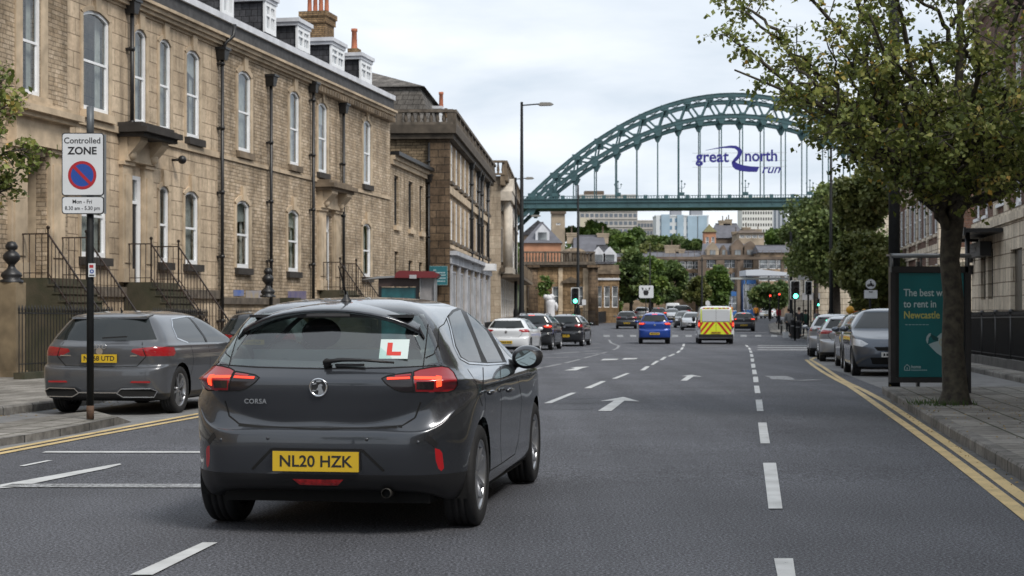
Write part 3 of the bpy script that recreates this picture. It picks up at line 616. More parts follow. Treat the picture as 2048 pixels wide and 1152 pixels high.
def roofline(t, L, white=True, dent=False, x0=0, wm=None, top=10.12):
    bands(t, L, [(9.12, 9.2, .05), (9.2, 9.3, .16), (9.3, 9.42, .24), (9.42, 9.5, .33)], TRIM, 'cornice', x0)
    if dent:
        b = MB()
        for x in np.arange(.1, L - .1, .3): b.box(x, x + .15, -.3, .0, 9.02, 9.19)
        b.build('dentil_course', SOOT, t)
    bands(t, L, [(9.5, 9.93, .16)], mat('dark_parapet', (.055, .055, .058), .8, var=.35, vs=4, bump=.4), 'parapet', x0)
    bands(t, L, [(9.93, top, .24)], LEAD if white else TRIM, 'gutter', x0)
    b = MB(); b.prism([(x0, .0, 9.9), (x0, .12, 10.08), (x0, 4.6, 12.3), (x0, 5.5, 12.3), (x0, 10, 9.9)], (L - x0, 0, 0)); return b.build('roof', SLATE, t)

# house 1: rubble-faced, deep doorway in a stone case
sA = LL.S(-190); t, s0, L = house('terraced_house', 'rubble stone terrace house with deep doorway, leftmost behind the no parking sign', 0, 135, BRK, sA=sA)
d1 = (LL.S(49) - s0, LL.S(92) - s0, ZT0, LL.Z(70, 311), 0)
ops = [op(43, 81, s0, 1), op(-120, -80, s0, 1), op(-120, -80, s0, 0), d1]
b = MB(); shell(b, L, 10, -1, 9.2, ops, .25); b.build('wall', BRK, t)
for o_ in ops[:3]: sash(t, *o_, rng=rngh, y=.03); archivolt(t, *o_, TRIM, wd=.3); sill(t, o_[0], o_[1], o_[2], TRIM, ov=.35)
b = MB(); b.box(d1[0] - .02, d1[1] + .02, .24, 1.3, d1[2], d1[3]); 
b = MB(); xa, xb = d1[:2]; b.quad((xa, .25, ZT0), (xa, 1.5, ZT0), (xa, 1.5, d1[3]), (xa, .25, d1[3])); b.quad((xb, 1.5, ZT0), (xb, .25, ZT0), (xb, .25, d1[3]), (xb, 1.5, d1[3])); b.quad((xa, .25, d1[3]), (xa, 1.5, d1[3]), (xb, 1.5, d1[3]), (xb, .25, d1[3])); b.quad((xa, .25, ZT0), (xb, .25, ZT0), (xb, 1.5, ZT0), (xa, 1.5, ZT0))
b.build('porch_recess', TRIM, t)
b = MB(); b.box(xa + .1, xb - .1, .56, .66, ZT0, ZT0 + 2.2)
for z0_, z1_ in ((.2, .9), (1.1, 2.0)): b.box(xa + .25, xb - .25, .53, .56, ZT0 + z0_, ZT0 + z1_)
b.build('door', DOORB, t)
doorcase(t, xa, xb, d1[3], TRIM, TRIM, cw=.75, canopy=.5, consoles=False)
bands(t, L, [(5.86, 6.03, .07)], TRIM, 'string_course'); bands(t, L, [(1.7, 1.95, .1)], TRIMD, 'plinth'); roofline(t, L)
flight(t, xa - .35, xb + .55)
H1 = t
# house 2: ashlar with console canopy
t, s0, L = house('terraced_house', 'smooth ashlar terrace house with black canopy over its white-framed door', 135, 435, ASH)
U = [op(165, 218, s0, 1), op(268, 292, s0, 1), op(318, 341, s0, 1), op(372, 399, s0, 1)]; Gd = [op(161, 212, s0, 0), op(318, 337, s0, 0), op(369, 396, s0, 0)]
d2 = (LL.S(259) - s0, LL.S(281) - s0, ZT0, LL.Z(270, 352), 0); ops = U + Gd + [d2]
b = MB(); shell(b, L, 10, -1, 9.2, ops, .2); b.build('wall', ASH, t)
for i, o_ in enumerate(U + Gd): sash(t, *o_, rng=rngh, y=.02); archivolt(t, *o_, TRIM, wd=.12, pr=.03); sill(t, o_[0], o_[1], o_[2], LEDGE if i else TRIM, pr=.16)
xa, xb = d2[:2]; b = MB(); b.box(xa, xa + .08, .0, .1, ZT0, d2[3]); b.box(xb - .2, xb, .0, .1, ZT0, d2[3]); b.box(xa + .08, xb - .2, .0, .1, d2[3] - .1, d2[3]); b.box(xa + .08, xb - .2, .0, .1, ZT0 + 2.05, ZT0 + 2.13); b.build('door_frame', WHITE, t)
b = MB(); b.box(xa + .08, xb - .2, .04, .09, ZT0 + .02, ZT0 + 2.05)
for z0_, z1_ in ((.2, .9), (1.05, 1.95)): b.box(xa + .2, xb - .32, .02, .04, ZT0 + z0_, ZT0 + z1_)
b.build('door', DOORB, t)
MB().quad((xa + .08, .06, ZT0 + 2.13), (xb - .2, .06, ZT0 + 2.13), (xb - .2, .06, d2[3] - .1), (xa + .08, .06, d2[3] - .1)).build('fanlight', WGLASS, t)
MB().quad((xa, .4, ZT0 + 1.9), (xb, .4, ZT0 + 1.9), (xb, .4, d2[3]), (xa, .4, d2[3])).build('transom_blind', CURT, t)
doorcase(t, xa, xb, d2[3] + .12, SOOT if 0 else TRIM, LEDGE, cw=.6, canopy=.85)
bands(t, L, [(5.86, 6.03, .07)], TRIM, 'string_course'); bands(t, L, [(1.7, 1.95, .1)], TRIMD, 'plinth'); roofline(t, L)
pipe(t, LL.S(254) - s0, 5.55, 9.0); pipe(t, L + .02, .4, 8.75, swan=True); flight(t, xa - .35, xb + .75)
b = MB(); b.tube([(LL.S(344) - s0, 0, 5.5), (LL.S(344) - s0, -.25, 5.5)], .04, 6); b.ball((LL.S(344) - s0, -.3, 5.5), .12, 10, 8); b.build('wall_lamp', BLACK, t)
H2 = t; H2s = s0
# house 3: coursed rubble, two windows to a floor
t, s0, L = house('terraced_house', 'coursed rubble terrace house with two windows to each floor and blue graffiti below', 435, 620, BRK)
U = [op(475, 501, s0, 1), op(578.6, 598, s0, 1)]; Gd = [op(472, 498, s0, 0), op(575, 597, s0, 0)]; ops = U + Gd
b = MB(); shell(b, L, 10, -1, 9.2, ops); b.build('wall', BRK, t)
for i, o_ in enumerate(ops): sash(t, *o_, rng=rngh, y=.015); archivolt(t, *o_, TRIM, wd=.16, full=True); sill(t, o_[0], o_[1], o_[2], LEDGE if i > 1 else SOOT)
bands(t, L, [(5.88, 6.0, .05)], TRIM, 'string_course'); bands(t, L, [(1.55, 1.75, .08)], TRIMD, 'plinth'); roofline(t, L)
pipe(t, LL.S(534) - s0, .4, 8.55); pipe(t, L - .05, .4, 8.9)
GB = mat('blue_graffiti', (.06, .13, .42), .8, col2=(.25, .25, .27), vs=2.2, bump=.1); GP = mat('violet_graffiti', (.10, .09, .20), .8, col2=(.20, .17, .21), vs=2.5)
for px0, px1, y0_, y1_, m in ((466, 487, 580, 592, GB), (491, 523, 581, 597, mat('grey_graffiti', (.24, .27, .36), .85, col2=(.36, .29, .2), vs=3)), (575, 612, 582, 604, GP)):
    MB().quad(*[(LL.S(p) - s0, -.012 - (.1 if z < 1.78 else 0) * 0, z) for p, z in ((px0, LL.Z(px0, y1_)), (px1, LL.Z(px1, y1_)), (px1, LL.Z(px1, y0_)), (px0, LL.Z(px0, y0_)))]).build('graffiti', m, t)
pass
# house 4: rubble with dentil cornice and pedimented doorway
t, s0, L = house('terraced_house', 'coursed rubble terrace house with dentil cornice, at the far end of the row', 620, 780, BRK)
U = [op(635.5, 653.5, s0, 1), op(726, 741, s0, 1)]; Gd = [op(725, 741, s0, 0)]; d4 = (LL.S(648) - s0, LL.S(663) - s0, ZT0, LL.Z(655, 430), 0); ops = U + Gd + [d4]
b = MB(); shell(b, L, 10, -1, 9.2, ops); b.build('wall', BRK, t)
for i, o_ in enumerate(U + Gd): sash(t, *o_, rng=rngh, y=.015); archivolt(t, *o_, TRIM, wd=.16); sill(t, o_[0], o_[1], o_[2], LEDGE)
xa, xb = d4[:2]; b = MB(); b.box(xa, xa + .1, .1, .17, ZT0, d4[3]); b.box(xb - .1, xb, .1, .17, ZT0, d4[3]); b.box(xa, xb, .1, .17, ZT0 + 2.1, ZT0 + 2.2); b.build('door_frame', WHITE, t)
b = MB(); b.box(xa + .1, xb - .1, .13, .17, ZT0, ZT0 + 2.1); b.box(xa + .25, xb - .25, .11, .13, ZT0 + .2, ZT0 + 1.9); b.build('door', DOORB, t)
doorcase(t, xa, xb, d4[3], TRIM, SOOT, cw=.8, canopy=.7); bands(t, L, [(5.88, 6.0, .05)], TRIM, 'string_course'); bands(t, L, [(1.55, 1.75, .08)], TRIMD, 'plinth'); roofline(t, L, dent=True)
pipe(t, LL.S(680) - s0, .4, 8.6); flight(t, xa - .5, xb + .6)
H4 = t; H4s = s0
# dormers and stacks belong to the house beneath them
def on(px, inn):
    s = LL.S(px, inn)
    for (a, b_, h) in HS:
        if a <= s < b_: return h, s, a
    return HS[-1][2], s, HS[-1][0]
HS = [(sA, LL.S(135), H1), (LL.S(135), LL.S(435), H2), (LL.S(435), LL.S(620), [o for o in C.objects if o.get('label', '').startswith('coursed rubble terrace house with two')][0]), (LL.S(620), LL.S(780), H4)]
for px0, px1, py0, py1 in ((592, 617, 38, 103), (660, 686, 77, 139), (719, 741, 107, 165), (527, 549, -12, 68), (441, 464, -70, 33)):
    h, s, a = on(px0, .8); s1 = LL.S(px1, .8); dormer(h, s - a, s1 - a, .8, LL.Z(px1, py1, .8), LL.Z(px0, py0, .8))
for px0, px1, py, n, inn, dp in ((505, 528, -60, 4, 1.5, 1.0), (650, 668, 27, 4, 1.9, .95), (425, 447, -90, 3, 1.4, .9), (712, 716, 98, 1, 3.0, .25), (270, 300, -260, 4, 1.8, .9)):
    h, s, a = on(px0, inn); s1 = LL.S(px1, inn); chimney(h, s - a, s1 - a, inn, inn + dp, 9.9, LL.Z((px0 + px1) / 2, py, inn), n, along='y', pr=.62 if n > 1 else .9)

# the row continues behind the camera
for k in range(5):
    s1_ = sA - 9.5 * k; t, s0, L = house('terraced_house', 'x', 0, 0, BRK, sA=s1_ - 9.5, sB=s1_)
    t['label'] = 'coursed stone terrace house of the row behind the camera, number %s from the sign' % ['two', 'three', 'four', 'five', 'six'][k]
    t['group'] = 'terrace houses behind the camera'
    ops = [(x, x + 1.2, zz, zz + h_, .2) for x in (1.2, 4.2, 7.2) for zz, h_ in ((Z1S, 2.5), (ZGS, 2.1))]
    b = MB(); shell(b, L, 10, -1, 9.2, ops); b.build('wall', ASH if k % 2 else BRK, t)
    for o_ in ops: sash(t, *o_, rng=rngh, y=.02, lite=True); sill(t, o_[0], o_[1], o_[2], TRIM)
    roofline(t, L)

# area railing with spear heads along the pavement, gate pillar with iron finial
RL = Line(RX0, LD)
def rl(px): return RL.S(px)
sp0, sp1 = rl(38), rl(1010)
def rseg(name, label, sa, sb, h=1.18, **kw):
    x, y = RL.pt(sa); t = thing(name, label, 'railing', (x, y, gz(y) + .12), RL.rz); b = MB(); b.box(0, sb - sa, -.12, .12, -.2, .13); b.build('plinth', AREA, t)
    dz = gz(RL.pt(sb)[1]) - gz(y); rail(t, [(0, 0, .13), (sb - sa, 0, .13 + dz)], m=BLACK, h=h, gap=.125, finial=True, posts=False, name='railing_panel', base=.12)
    return t
# gaps where the front steps come down
gaps = sorted([(LL.S(49) - .5, LL.S(92) + .7), (LL.S(259) - .5, LL.S(281) + .9), (LL.S(648) - .6, LL.S(663) + .7)])
cur = sp0; segs = []
for a, b_ in gaps + [(LL.S(782), 999)]:
    if a > cur + .4: segs.append((cur, a))
    cur = b_
lab = ['black spear-headed area railing just right of the stone gate pillar', 'black spear-headed area railing between the first two flights of steps', 'black spear-headed area railing between the second and third flights of steps', 'black spear-headed area railing past the last flight of steps']
for (a, b_), l in zip(segs, lab[-len(segs):] if len(segs) < 4 else lab): rseg('area_railing', l, a, b_)
x, y = G(25, 765); t = thing('gate_pillar', 'square stone gate pillar with black iron urn finial at the left edge', 'pillar', (x - .02, y, gz(y) + .12), RL.rz)
b = MB(); b.box(-.26, .26, -.26, .26, 0, .12); b.box(-.21, .21, -.21, .21, .12, 1.95); b.build('shaft', mat('pillar_stone', (.24, .185, .115), .9, var=.3, vs=3, bump=.4, stain=.4), t)
FIN = [(.24, 0), (.24, .05), (.17, .07), (.22, .14), (.2, .2), (.1, .28), (.065, .36), (.1, .4), (.17, .48), (.18, .56), (.11, .64), (.07, .66), (.12, .7), (.13, .76), (.08, .84), (0, .86)]
MB().lathe(FIN, (0, 0, 1.95), seg=14).build('finial', BLACK, t)
x, y = G(3, 755); t = thing('gate_pillar', 'x', 'pillar', (0, 0, 0)); bpy.data.objects.remove(t)
# parking meter cabinet cut by the left edge
x, y = G(-9, 752); t = thing('ticket_machine', 'small grey and white ticket machine on a dark post, cut by the left edge', 'parking meter', (x, y, gz(y) + .12), R(8))
b = MB(); b.cyl((0, 0), .05, 0, 1.0, 10); b.build('post', BLACK, t)
b = MB(); b.box(-.2, .2, -.12, .12, .78, 1.42); b.build('cabinet', BLACK, t); MB().box(-.17, .17, -.125, -.12, .98, 1.38).build('front_panel', mat('meter_panel', (.5, .52, .55), .4, var=.3, vs=9), t); MB().box(.04, .11, -.135, -.126, 1.22, 1.32).build('display', BLACK, t)
# low wall with finial in front of house 3
x, y = G(562, 745); s_ = RL.S(562); X_, Y_ = RL.pt(s_)
t = thing('area_wall', 'low mossy stone wall with black iron urn in front of the terrace', 'wall', (X_, Y_, gz(Y_) + .12), RL.rz)
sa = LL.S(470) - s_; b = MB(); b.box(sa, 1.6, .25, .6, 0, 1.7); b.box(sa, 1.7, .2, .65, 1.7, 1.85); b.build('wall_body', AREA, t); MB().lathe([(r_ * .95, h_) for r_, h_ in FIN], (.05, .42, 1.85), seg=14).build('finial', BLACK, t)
# ---------------------------------------------------------------- the other buildings
def copies(proto, parent, places, rz=0):
    """places proto (already linked, child of parent) at the first place and copies of it at the others"""
    kids = KIDS(proto); base = None
    for i, (x, y, z) in enumerate(places):
        if i == 0: proto.location = (x, y, z)
        else:
            o = proto.copy(); C.objects.link(o); o.parent = parent; o.location = (x, y, z)
            for k in kids: c = k.copy(); C.objects.link(c); c.parent = o
def win_proto(parent, w_, h, frame=WHITE, fr=.08, rev=.16, bars=1, mid=True, curtain=.0, pane=None):
    f = MB(); f.box(0, fr, rev - .06, rev, 0, h); f.box(w_ - fr, w_, rev - .06, rev, 0, h); f.box(fr, w_ - fr, rev - .06, rev, 0, fr); f.box(fr, w_ - fr, rev - .06, rev, h - fr, h)
    if mid: f.box(fr, w_ - fr, rev - .07, rev - .01, h * .5 - .03, h * .5 + .03)
    for i in range(bars - 1): x = w_ * (i + 1) / bars; f.box(x - .02, x + .02, rev - .055, rev - .005, fr, h - fr)
    o = f.build('window', frame, parent)
    MB().quad((fr, rev - .03, fr), (w_ - fr, rev - .03, fr), (w_ - fr, rev - .03, h - fr), (fr, rev - .03, h - fr)).build('pane', pane or DPANE, o); return o
DPANE = mat('dull_window_pane', (.055, .06, .066), .08, col2=(.26, .28, .29), vs=.9, detail=1)
def block(name, label, cat, loc, rz, W, D, z0, z1, wm, rows, xs, w_, rev=.16, trim=None, frame=WHITE, bars=1, extra=(), group=None, mid=True, sill_m=None, rise=0):
    """walls with real openings, one window object for each; rows = [(z, h)], xs = left edges of the openings"""
    t = thing(name, label, cat, loc, rz, group); ops = [(x, x + w_, z, z + h, rise) for z, h in rows for x in xs] + list(extra)
    b = MB(); shell(b, W, D, z0, z1, ops, rev); b.build('wall', wm, t)
    for z, h in rows: copies(win_proto(t, w_, h, frame, bars=bars, mid=mid, rev=rev), t, [(x, 0, z) for x in xs])
    if sill_m:
        copies(MB().box(-.1, w_ + .1, -.1, .02, -.16, -.003).build('sill', sill_m, t), t, [(x, 0, z) for z, h in rows for x in xs])
    return t
def balustrade(parent, pts, m, h=.8, gap=.3, name='balustrade'):
    b = MB()
    for p, q in zip(pts[:-1], pts[1:]):
        p, q = Vector(p), Vector(q); L_ = (q - p).length; n = max(1, int(L_ / gap)); b.beam(p + Vector((0, 0, .06)), q + Vector((0, 0, .06)), .3, .12); b.beam(p + Vector((0, 0, h - .07)), q + Vector((0, 0, h - .07)), .32, .14)
        for i in range(n):
            c = p.lerp(q, (i + .5) / n)
            if i % 8 == 0: b.box(c.x - .13, c.x + .13, c.y - .13, c.y + .13, c.z, c.z + h)
            else: b.tube([c + Vector((0, 0, .1)), c + Vector((0, 0, h * .35)), c + Vector((0, 0, h * .75)), c + Vector((0, 0, h - .1))], [.05, .1, .05, .06], 6, cap=False)
    return b.build(name, m, parent)
# low plain house beyond the terrace
N1 = Line(-14.1, .133); s0 = N1.S(781); L = N1.S(851) - s0; x, y = N1.pt(s0)
t = thing('low_house', 'plain two-storey stone house with narrow windows between the terrace and the corner block', 'house', (x, y, 0), N1.rz)
ops = [(N1.S(a) - s0, N1.S(c) - s0, 5.0, 7.15, 0) for a, c in ((788.5, 797.5), (817, 826), (839, 846))] + [(N1.S(a) - s0, N1.S(c) - s0, 2.2, 3.6, 0) for a, c in ((817, 825), (838, 845))]
d_ = (N1.S(789) - s0, N1.S(797) - s0, .3, 3.9, 0)
b = MB(); shell(b, L, 8, -1, 7.9, ops + [d_]); b.build('wall', BRK, t)
for i, o_ in enumerate(ops): sash(t, *o_, rng=rngh, y=.1, col=mat('dark_sash', (.03, .03, .03), .4)); sill(t, o_[0], o_[1], o_[2], TRIM)
MB().box(d_[0], d_[1], .1, .16, .3, 3.9).build('door', DOORB, t)
bands(t, L + .2, [(7.55, 7.75, .12), (7.75, 7.92, .2)], TRIM, 'cornice'); bands(t, L + .35, [(7.92, 8.08, .38)], BLACK, 'gutter')
b = MB(); b.prism([(0, -.2, 8.0), (0, 3.2, 8.6), (0, 8, 8.0)], (L, 0, 0)); b.build('roof', SLATE, t); pipe(t, L + .05, .4, 7.4)
# corner block, dark end wall with smooth quoin pier, mansard
N2 = Line(-7.24, .055); s0 = N2.S(895); L = N2.SY(104.6) - s0; x, y = N2.pt(s0)
t = thing('corner_block', 'three-storey stone corner block with dark end wall, mansard roof and grey shopfront', 'building', (x, y, 0), N2.rz)
xs = [1.0 + 2.6 * k for k in range(11)]; ops = [(a, a + 1.15, z, z + h, 0) for a in xs for z, h in ((7.6, 1.8), (4.75, 1.95))]
shops = [(1.2 + 4.4 * k, 1.2 + 4.4 * k + 3.2, .6, 3.3, 0) for k in range(6)]
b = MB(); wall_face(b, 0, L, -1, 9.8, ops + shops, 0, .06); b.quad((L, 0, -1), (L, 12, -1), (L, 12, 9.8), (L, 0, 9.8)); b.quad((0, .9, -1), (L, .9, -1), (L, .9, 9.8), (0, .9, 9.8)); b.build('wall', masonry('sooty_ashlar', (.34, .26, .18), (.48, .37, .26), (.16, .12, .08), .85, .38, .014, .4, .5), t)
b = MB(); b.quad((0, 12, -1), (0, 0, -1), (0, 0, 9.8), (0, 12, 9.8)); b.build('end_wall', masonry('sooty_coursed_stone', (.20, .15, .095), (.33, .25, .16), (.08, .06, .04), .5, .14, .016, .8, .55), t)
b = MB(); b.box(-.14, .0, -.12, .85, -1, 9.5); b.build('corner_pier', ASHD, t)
for z, h in ((7.6, 1.8), (4.75, 1.95)):
    copies(win_proto(t, 1.15, h, rev=.05, fr=.11), t, [(a, 0, z) for a in xs])
    copies(MB().box(-.12, 1.27, -.16, .0, -.17, -.004).build('sill', TRIMD, t), t, [(a, 0, z) for a in xs]); copies(MB().box(-.14, -.002, -.07, .0, -.0, h).build('jamb', TRIM, t), t, [(a, 0, z) for a in xs])
b = MB(); b.box(-.3, L, -.3, 0, 9.5, 9.75); b.box(-.45, L, -.45, 0, 9.75, 10.15); b.box(-.45, 0, 0, 12, 9.75, 10.15); b.box(-.3, 0, 0, 12, 9.5, 9.75); b.build('cornice', mat('sooty_cornice', (.075, .06, .045), .9, var=.4, vs=2, bump=.4), t)
bands(t, L, [(6.95, 7.3, .12)], TRIM, 'string_course'); bands(t, L, [(4.35, 4.5, .14)], TRIM, 'string_course')
balustrade(t, [(-.3, 12, 10.15), (-.3, -.3, 10.15), (L, -.3, 10.15)], TRIMD, h=.72)
SHOPG = mat('grey_shopfront_paint', (.40, .41, .44), .6, var=.3, vs=1.5)
b = MB()
for k in range(7): b.box(.5 + 4.4 * k, 1.15 + 4.4 * k, -.15, 0, -.2, 3.6)
b.box(.1, L - .2, -.2, 0, 3.6, 4.0); b.box(.0, L - .1, -.45, 0, 4.0, 4.2); b.build('shopfront', SHOPG, t)
copies(win_proto(t, 3.2, 2.7, SHOPG, .09, .05, 3, False), t, [(o_[0], 0, .6) for o_ in shops])
b = MB(); i0, i1, zt = .75, 1.15, 12.15    # mansard slopes then hipped top
lo = [(i0 - .3, i0, 10.0), (L - .5, i0, 10.0), (L - .5, 11, 10.0), (i0 - .3, 11, 10.0)]; hi = [(i1, i1 + .3, zt), (L - 1, i1 + .3, zt), (L - 1, 10.5, zt), (i1, 10.5, zt)]
for i in range(4): j = (i + 1) % 4; b.quad(lo[i], lo[j], hi[j], hi[i])
a1, a2 = (3.5, 4.6, 13.35), (L - 4, 4.6, 13.35); e = .25; hi = [(hi[0][0] - e, hi[0][1] - e, zt), (hi[1][0], hi[1][1] - e, zt), (hi[2][0], hi[2][1] + e, zt), (hi[3][0] - e, hi[3][1] + e, zt)]
b.quad(hi[0], hi[1], a2, a1); b.poly([hi[1], hi[2], a2]); b.quad(hi[2], hi[3], a1, a2); b.poly([hi[3], hi[0], a1]); roof = b.build('mansard_roof', masonry('weathered_slate', (.13, .12, .11), (.20, .185, .17), (.05, .045, .04), .38, .24, .014, .7, .35, noise=.3), t)
for k in range(5): dormer(t, 5.6 + 4.6 * k, 6.8 + 4.6 * k, .95, 10.75, 11.75, 1.6)
# its end dormer looks at the camera
b = MB(); b.box(.35, 1.6, 3.2, 4.6, 10.3, 11.75); o = b.build('dormer', SLATE, t); b = MB(); b.box(.25, 1.7, 3.1, 4.7, 11.75, 11.87); b.build('dormer_roof', LEAD, o)
b = MB(); b.box(.27, .34, 3.25, 3.4, 10.4, 11.7); b.box(.27, .34, 4.4, 4.55, 10.4, 11.7); b.box(.27, .34, 3.4, 4.4, 11.5, 11.7); b.box(.27, .34, 3.4, 4.4, 10.9, 10.98); b.build('window', WHITE, o)
chimney(t, 8.2, 8.8, .9, 1.4, 11, 12.0, 1, pr=.8); pipe(t, 0, .2, 9.3, hopper=False); bpy.context.view_layer.update()
KIDS(t)[-1].location = (-.22, 1.0, 0)
for xx in (12.6, 17.8, 20.4, 25.6): pipe(t, xx, 3.9, 9.2, r=.09)
b = MB(); b.box(19, 20.6, -1.0, -.1, 3.75, 4.15); b.build('awning', WHITE, t)
# pedimented block with balustrade past it
N3 = Line(-4.74, .038); s0 = N3.SY(105); L = N3.SY(137.5) - s0; x, y = N3.pt(s0)
t = block('stone_block', 'tall stone block with balustrade, pale columned bay and red banner at the street bend', 'building', (x, y, 0), N3.rz, L, 12, -1, 10.2, ASHP, [(8.0, 1.7), (4.6, 2.3), (.9, 2.6)], [1.2 + 2.9 * k for k in range(11)], 1.2, rev=.05, sill_m=TRIMD)
bands(t, L, [(9.6, 9.9, .3), (9.9, 10.25, .5)], SOOT, 'cornice', -.3); balustrade(t, [(-.2, 6, 10.25), (-.2, -.3, 10.25), (L, -.3, 10.25)], SOOT, h=.95); bands(t, L, [(3.9, 4.2, .3)], SOOT, 'string_course', -.2)
b = MB()
for k in range(4): b.cyl((.6 + 1.2 * k, -.4), .26, 4.2, 8.6, 10, .22)
b.box(.0, 4.8, -.75, 0, 8.6, 9.2); b.box(0, 4.8, -.8, 0, 3.8, 4.2); b.prism([(0, -.8, 9.2), (4.8, -.8, 9.2), (2.4, -.8, 10.2)], (0, .8, 0)); b.build('columned_bay', mat('pale_column_stone', (.56, .50, .42), .85, var=.2, vs=2, stain=.3), t)
b = MB(); b.box(22, 23.3, -.25, -.2, 6.6, 9.0); b.build('banner', mat('red_banner', (.45, .05, .06), .7, var=.2), t)
b = MB(); b.box(0, L, -1.3, -.1, 3.55, 3.75); b.build('balcony', SOOT, t); rail(t, [(0, -1.25, 3.75), (L, -1.25, 3.75)], h=.9, gap=.3, name='balcony_railing', m=SOOT)

# ---- right-hand side
def rblock_start(Yfar, line): return line.SY(Yfar)
B1 = Line(RB0, .1456, -1); sF = B1.SY(60); L = B1.SY(-58) - sF; x, y = B1.pt(sF)
def b1(px): return B1.S(px) - sF
wins = [(b1(1951), b1(1958.5), 4.75, 6.7, 0), (b1(1967), b1(1975), 4.75, 6.7, 0), (b1(1996), b1(2011), 4.95, 6.7, 0), (b1(2028), b1(2042), 4.75, 6.7, 0)]
k = b1(2042) + 2
while k < L - 3: wins.append((k, k + 1.1, 4.75, 6.7, 0)); k += 3
gnd = [(b1(1966), b1(1976), 1.75, 3.5, 0), (b1(1981), b1(1991), 1.75, 3.5, 0)]; dr = (b1(2026), b1(2026) + 2.2, -.2, 3.3, 0)
k = dr[1] + 2
while k < L - 3: gnd.append((k, k + 1.3, 1.5, 3.5, 0)); k += 3.2
up2 = [(a, c, 8.2, 10.0, 0) for a, c, *_ in wins]
t = thing('brick_office', 'dark brick building on rusticated cream stone base behind the black railings', 'building', (x, y, 0), B1.rz)
b = MB(); wall_face(b, 0, L, 4.2, 12.6, wins + up2, 0, .16); b.quad((0, 12, 4.2), (0, 0, 4.2), (0, 0, 12.6), (0, 12, 12.6)); b.quad((0, 0, 12.6), (L, 0, 12.6), (L, 12, 12.6), (0, 12, 12.6)); b.quad((0, .8, -1), (L, .8, -1), (L, .8, 12.6), (0, .8, 12.6)); b.build('wall', REDBR, t)
b = MB(); wall_face(b, -.06, L, -1, 4.2, gnd + [dr], -.08, .22); b.quad((-.06, 12, -1), (-.06, -.08, -1), (-.06, -.08, 4.2), (-.06, 12, 4.2)); b.build('stone_base', PALE, t)
for o_ in wins + up2: sash(t, *o_, rng=rngh, y=.06, fr=.1, lite=True, bars=1)
for o_ in wins + up2: sill(t, o_[0], o_[1], o_[2], WHITE, h=.12, pr=.08)
for o_ in gnd: sash(t, *o_, rng=rngh, y=.05, fr=.07, lite=True, col=mat('dark_sash', (.03, .03, .03), .4))
for a, c in [(wins[2][0] - .7, wins[2][0]), (wins[2][1], wins[2][1] + .7)]: MB().box(a, c, -.06, .0, 4.4, 7.0).build('stone_surround', PALE, t)
bands(t, L, [(4.2, 4.45, .16), (4.45, 4.6, .1)], PALE, 'string_course', -.1); bands(t, L, [(11.9, 12.2, .2), (12.2, 12.6, .35)], PALE, 'cornice', -.1); bands(t, L, [(7.2, 7.45, .05)], PALE, 'string_course')
MB().box(dr[0], dr[1], .06, .12, -.2, 3.3).build('door', mat('dark_door', (.03, .025, .02), .3), t)
b = MB(); xa = b1(1963); xb = b1(2012); b.box(xa, xb, -1.3, -.1, 3.95, 4.08); b.box(xa, xb, -1.35, -1.28, 3.85, 4.12); b.box(xa - .05, xa + .03, -1.3, -.1, 3.85, 4.12); xp = b1(2006); b.tube([(xp, -1.15, -.3), (xp, -1.15, 3.95)], .08, 8); b.build('door_canopy', BLACK, t)
b = MB(); b.box(b1(1966), b1(1990), -.5, -.12, 3.25, 3.75); o = b.build('wall_sign', mat('black_signboard', (.02, .02, .022), .5), t); b = MB()
for i in range(5): xa_ = b1(1970) + i * .28; b.box(xa_, xa_ + .16, -.52, -.505, 3.42, 3.58)
b.build('lettering', mat('grey_sign_letters', (.3, .3, .3), .6), o)
b = MB(); b.tube([(b1(1953), -.25, 3.35), (b1(1953), -.14, 3.35)], .22, 16); b.build('round_plaque', BLACK, t); b = MB(); b.box(b1(1949), b1(1949) + .35, -.45, -.08, 2.95, 3.05); b.box(b1(1949) + .05, b1(1949) + .3, -.4, -.1, 2.7, 2.95); b.build('wall_lantern', BLACK, t)
B2 = Line(8.8, .1456, -1); sF = B2.SY(96); L = B2.SY(72) - sF; x, y = B2.pt(sF)
t = block('brick_mansion', 'red brick building with pale stone bands half hidden by the trees, past the side street', 'building', (x, y, 0), B2.rz, L, 14, -1, 11.5, REDBR, [(8.2, 1.9), (4.9, 2.0), (1.5, 2.0)], [1 + 2.35 * k for k in range(10)], 1.15, rev=.06, sill_m=PALE)
bands(t, L + .1, [(4.0, 4.4, .1), (7.3, 7.55, .08), (10.9, 11.5, .3)], PALE, 'string_course', -.1); b = MB()
b.box(L, L + .08, -.1, 14.2, -1, 4.2); b.box(L, L + .12, -.15, 14.2, 11.0, 11.6)
for k in range(5): b.box(.25 + 4.7 * k, .75 + 4.7 * k, -.07, 0, -1, 10.9)
b.box(L - .5, L + .05, -.09, .5, -1, 10.9); b.build('stone_trim', PALE, t)
B3 = Line(5.2, .1456, -1); sF = B3.SY(190); L = B3.SY(122) - sF; x, y = B3.pt(sF)
t = block('cream_building', 'cream stone building with domed turret roof behind the right-hand street tree', 'building', (x, y, 0), B3.rz, L, 16, -1, 9.5, PALE, [(6.8, 1.7), (3.6, 2.1), (.6, 2.2)], [1 + 3.1 * k for k in range(21)], 1.3)
bands(t, L + .4, [(9.1, 9.5, .4)], PALE, 'cornice', -.2); b = MB(); b.box(L - 1, L + .05, -.1, 16, -1, 9.1); b.build('end_bay', PALE, t)
b = MB(); b.prism([(0, 0, 9.5), (0, 3, 11.2), (0, 12, 11.2), (0, 16, 9.5)], (L, 0, 0)); b.build('roof', SLATE, t)
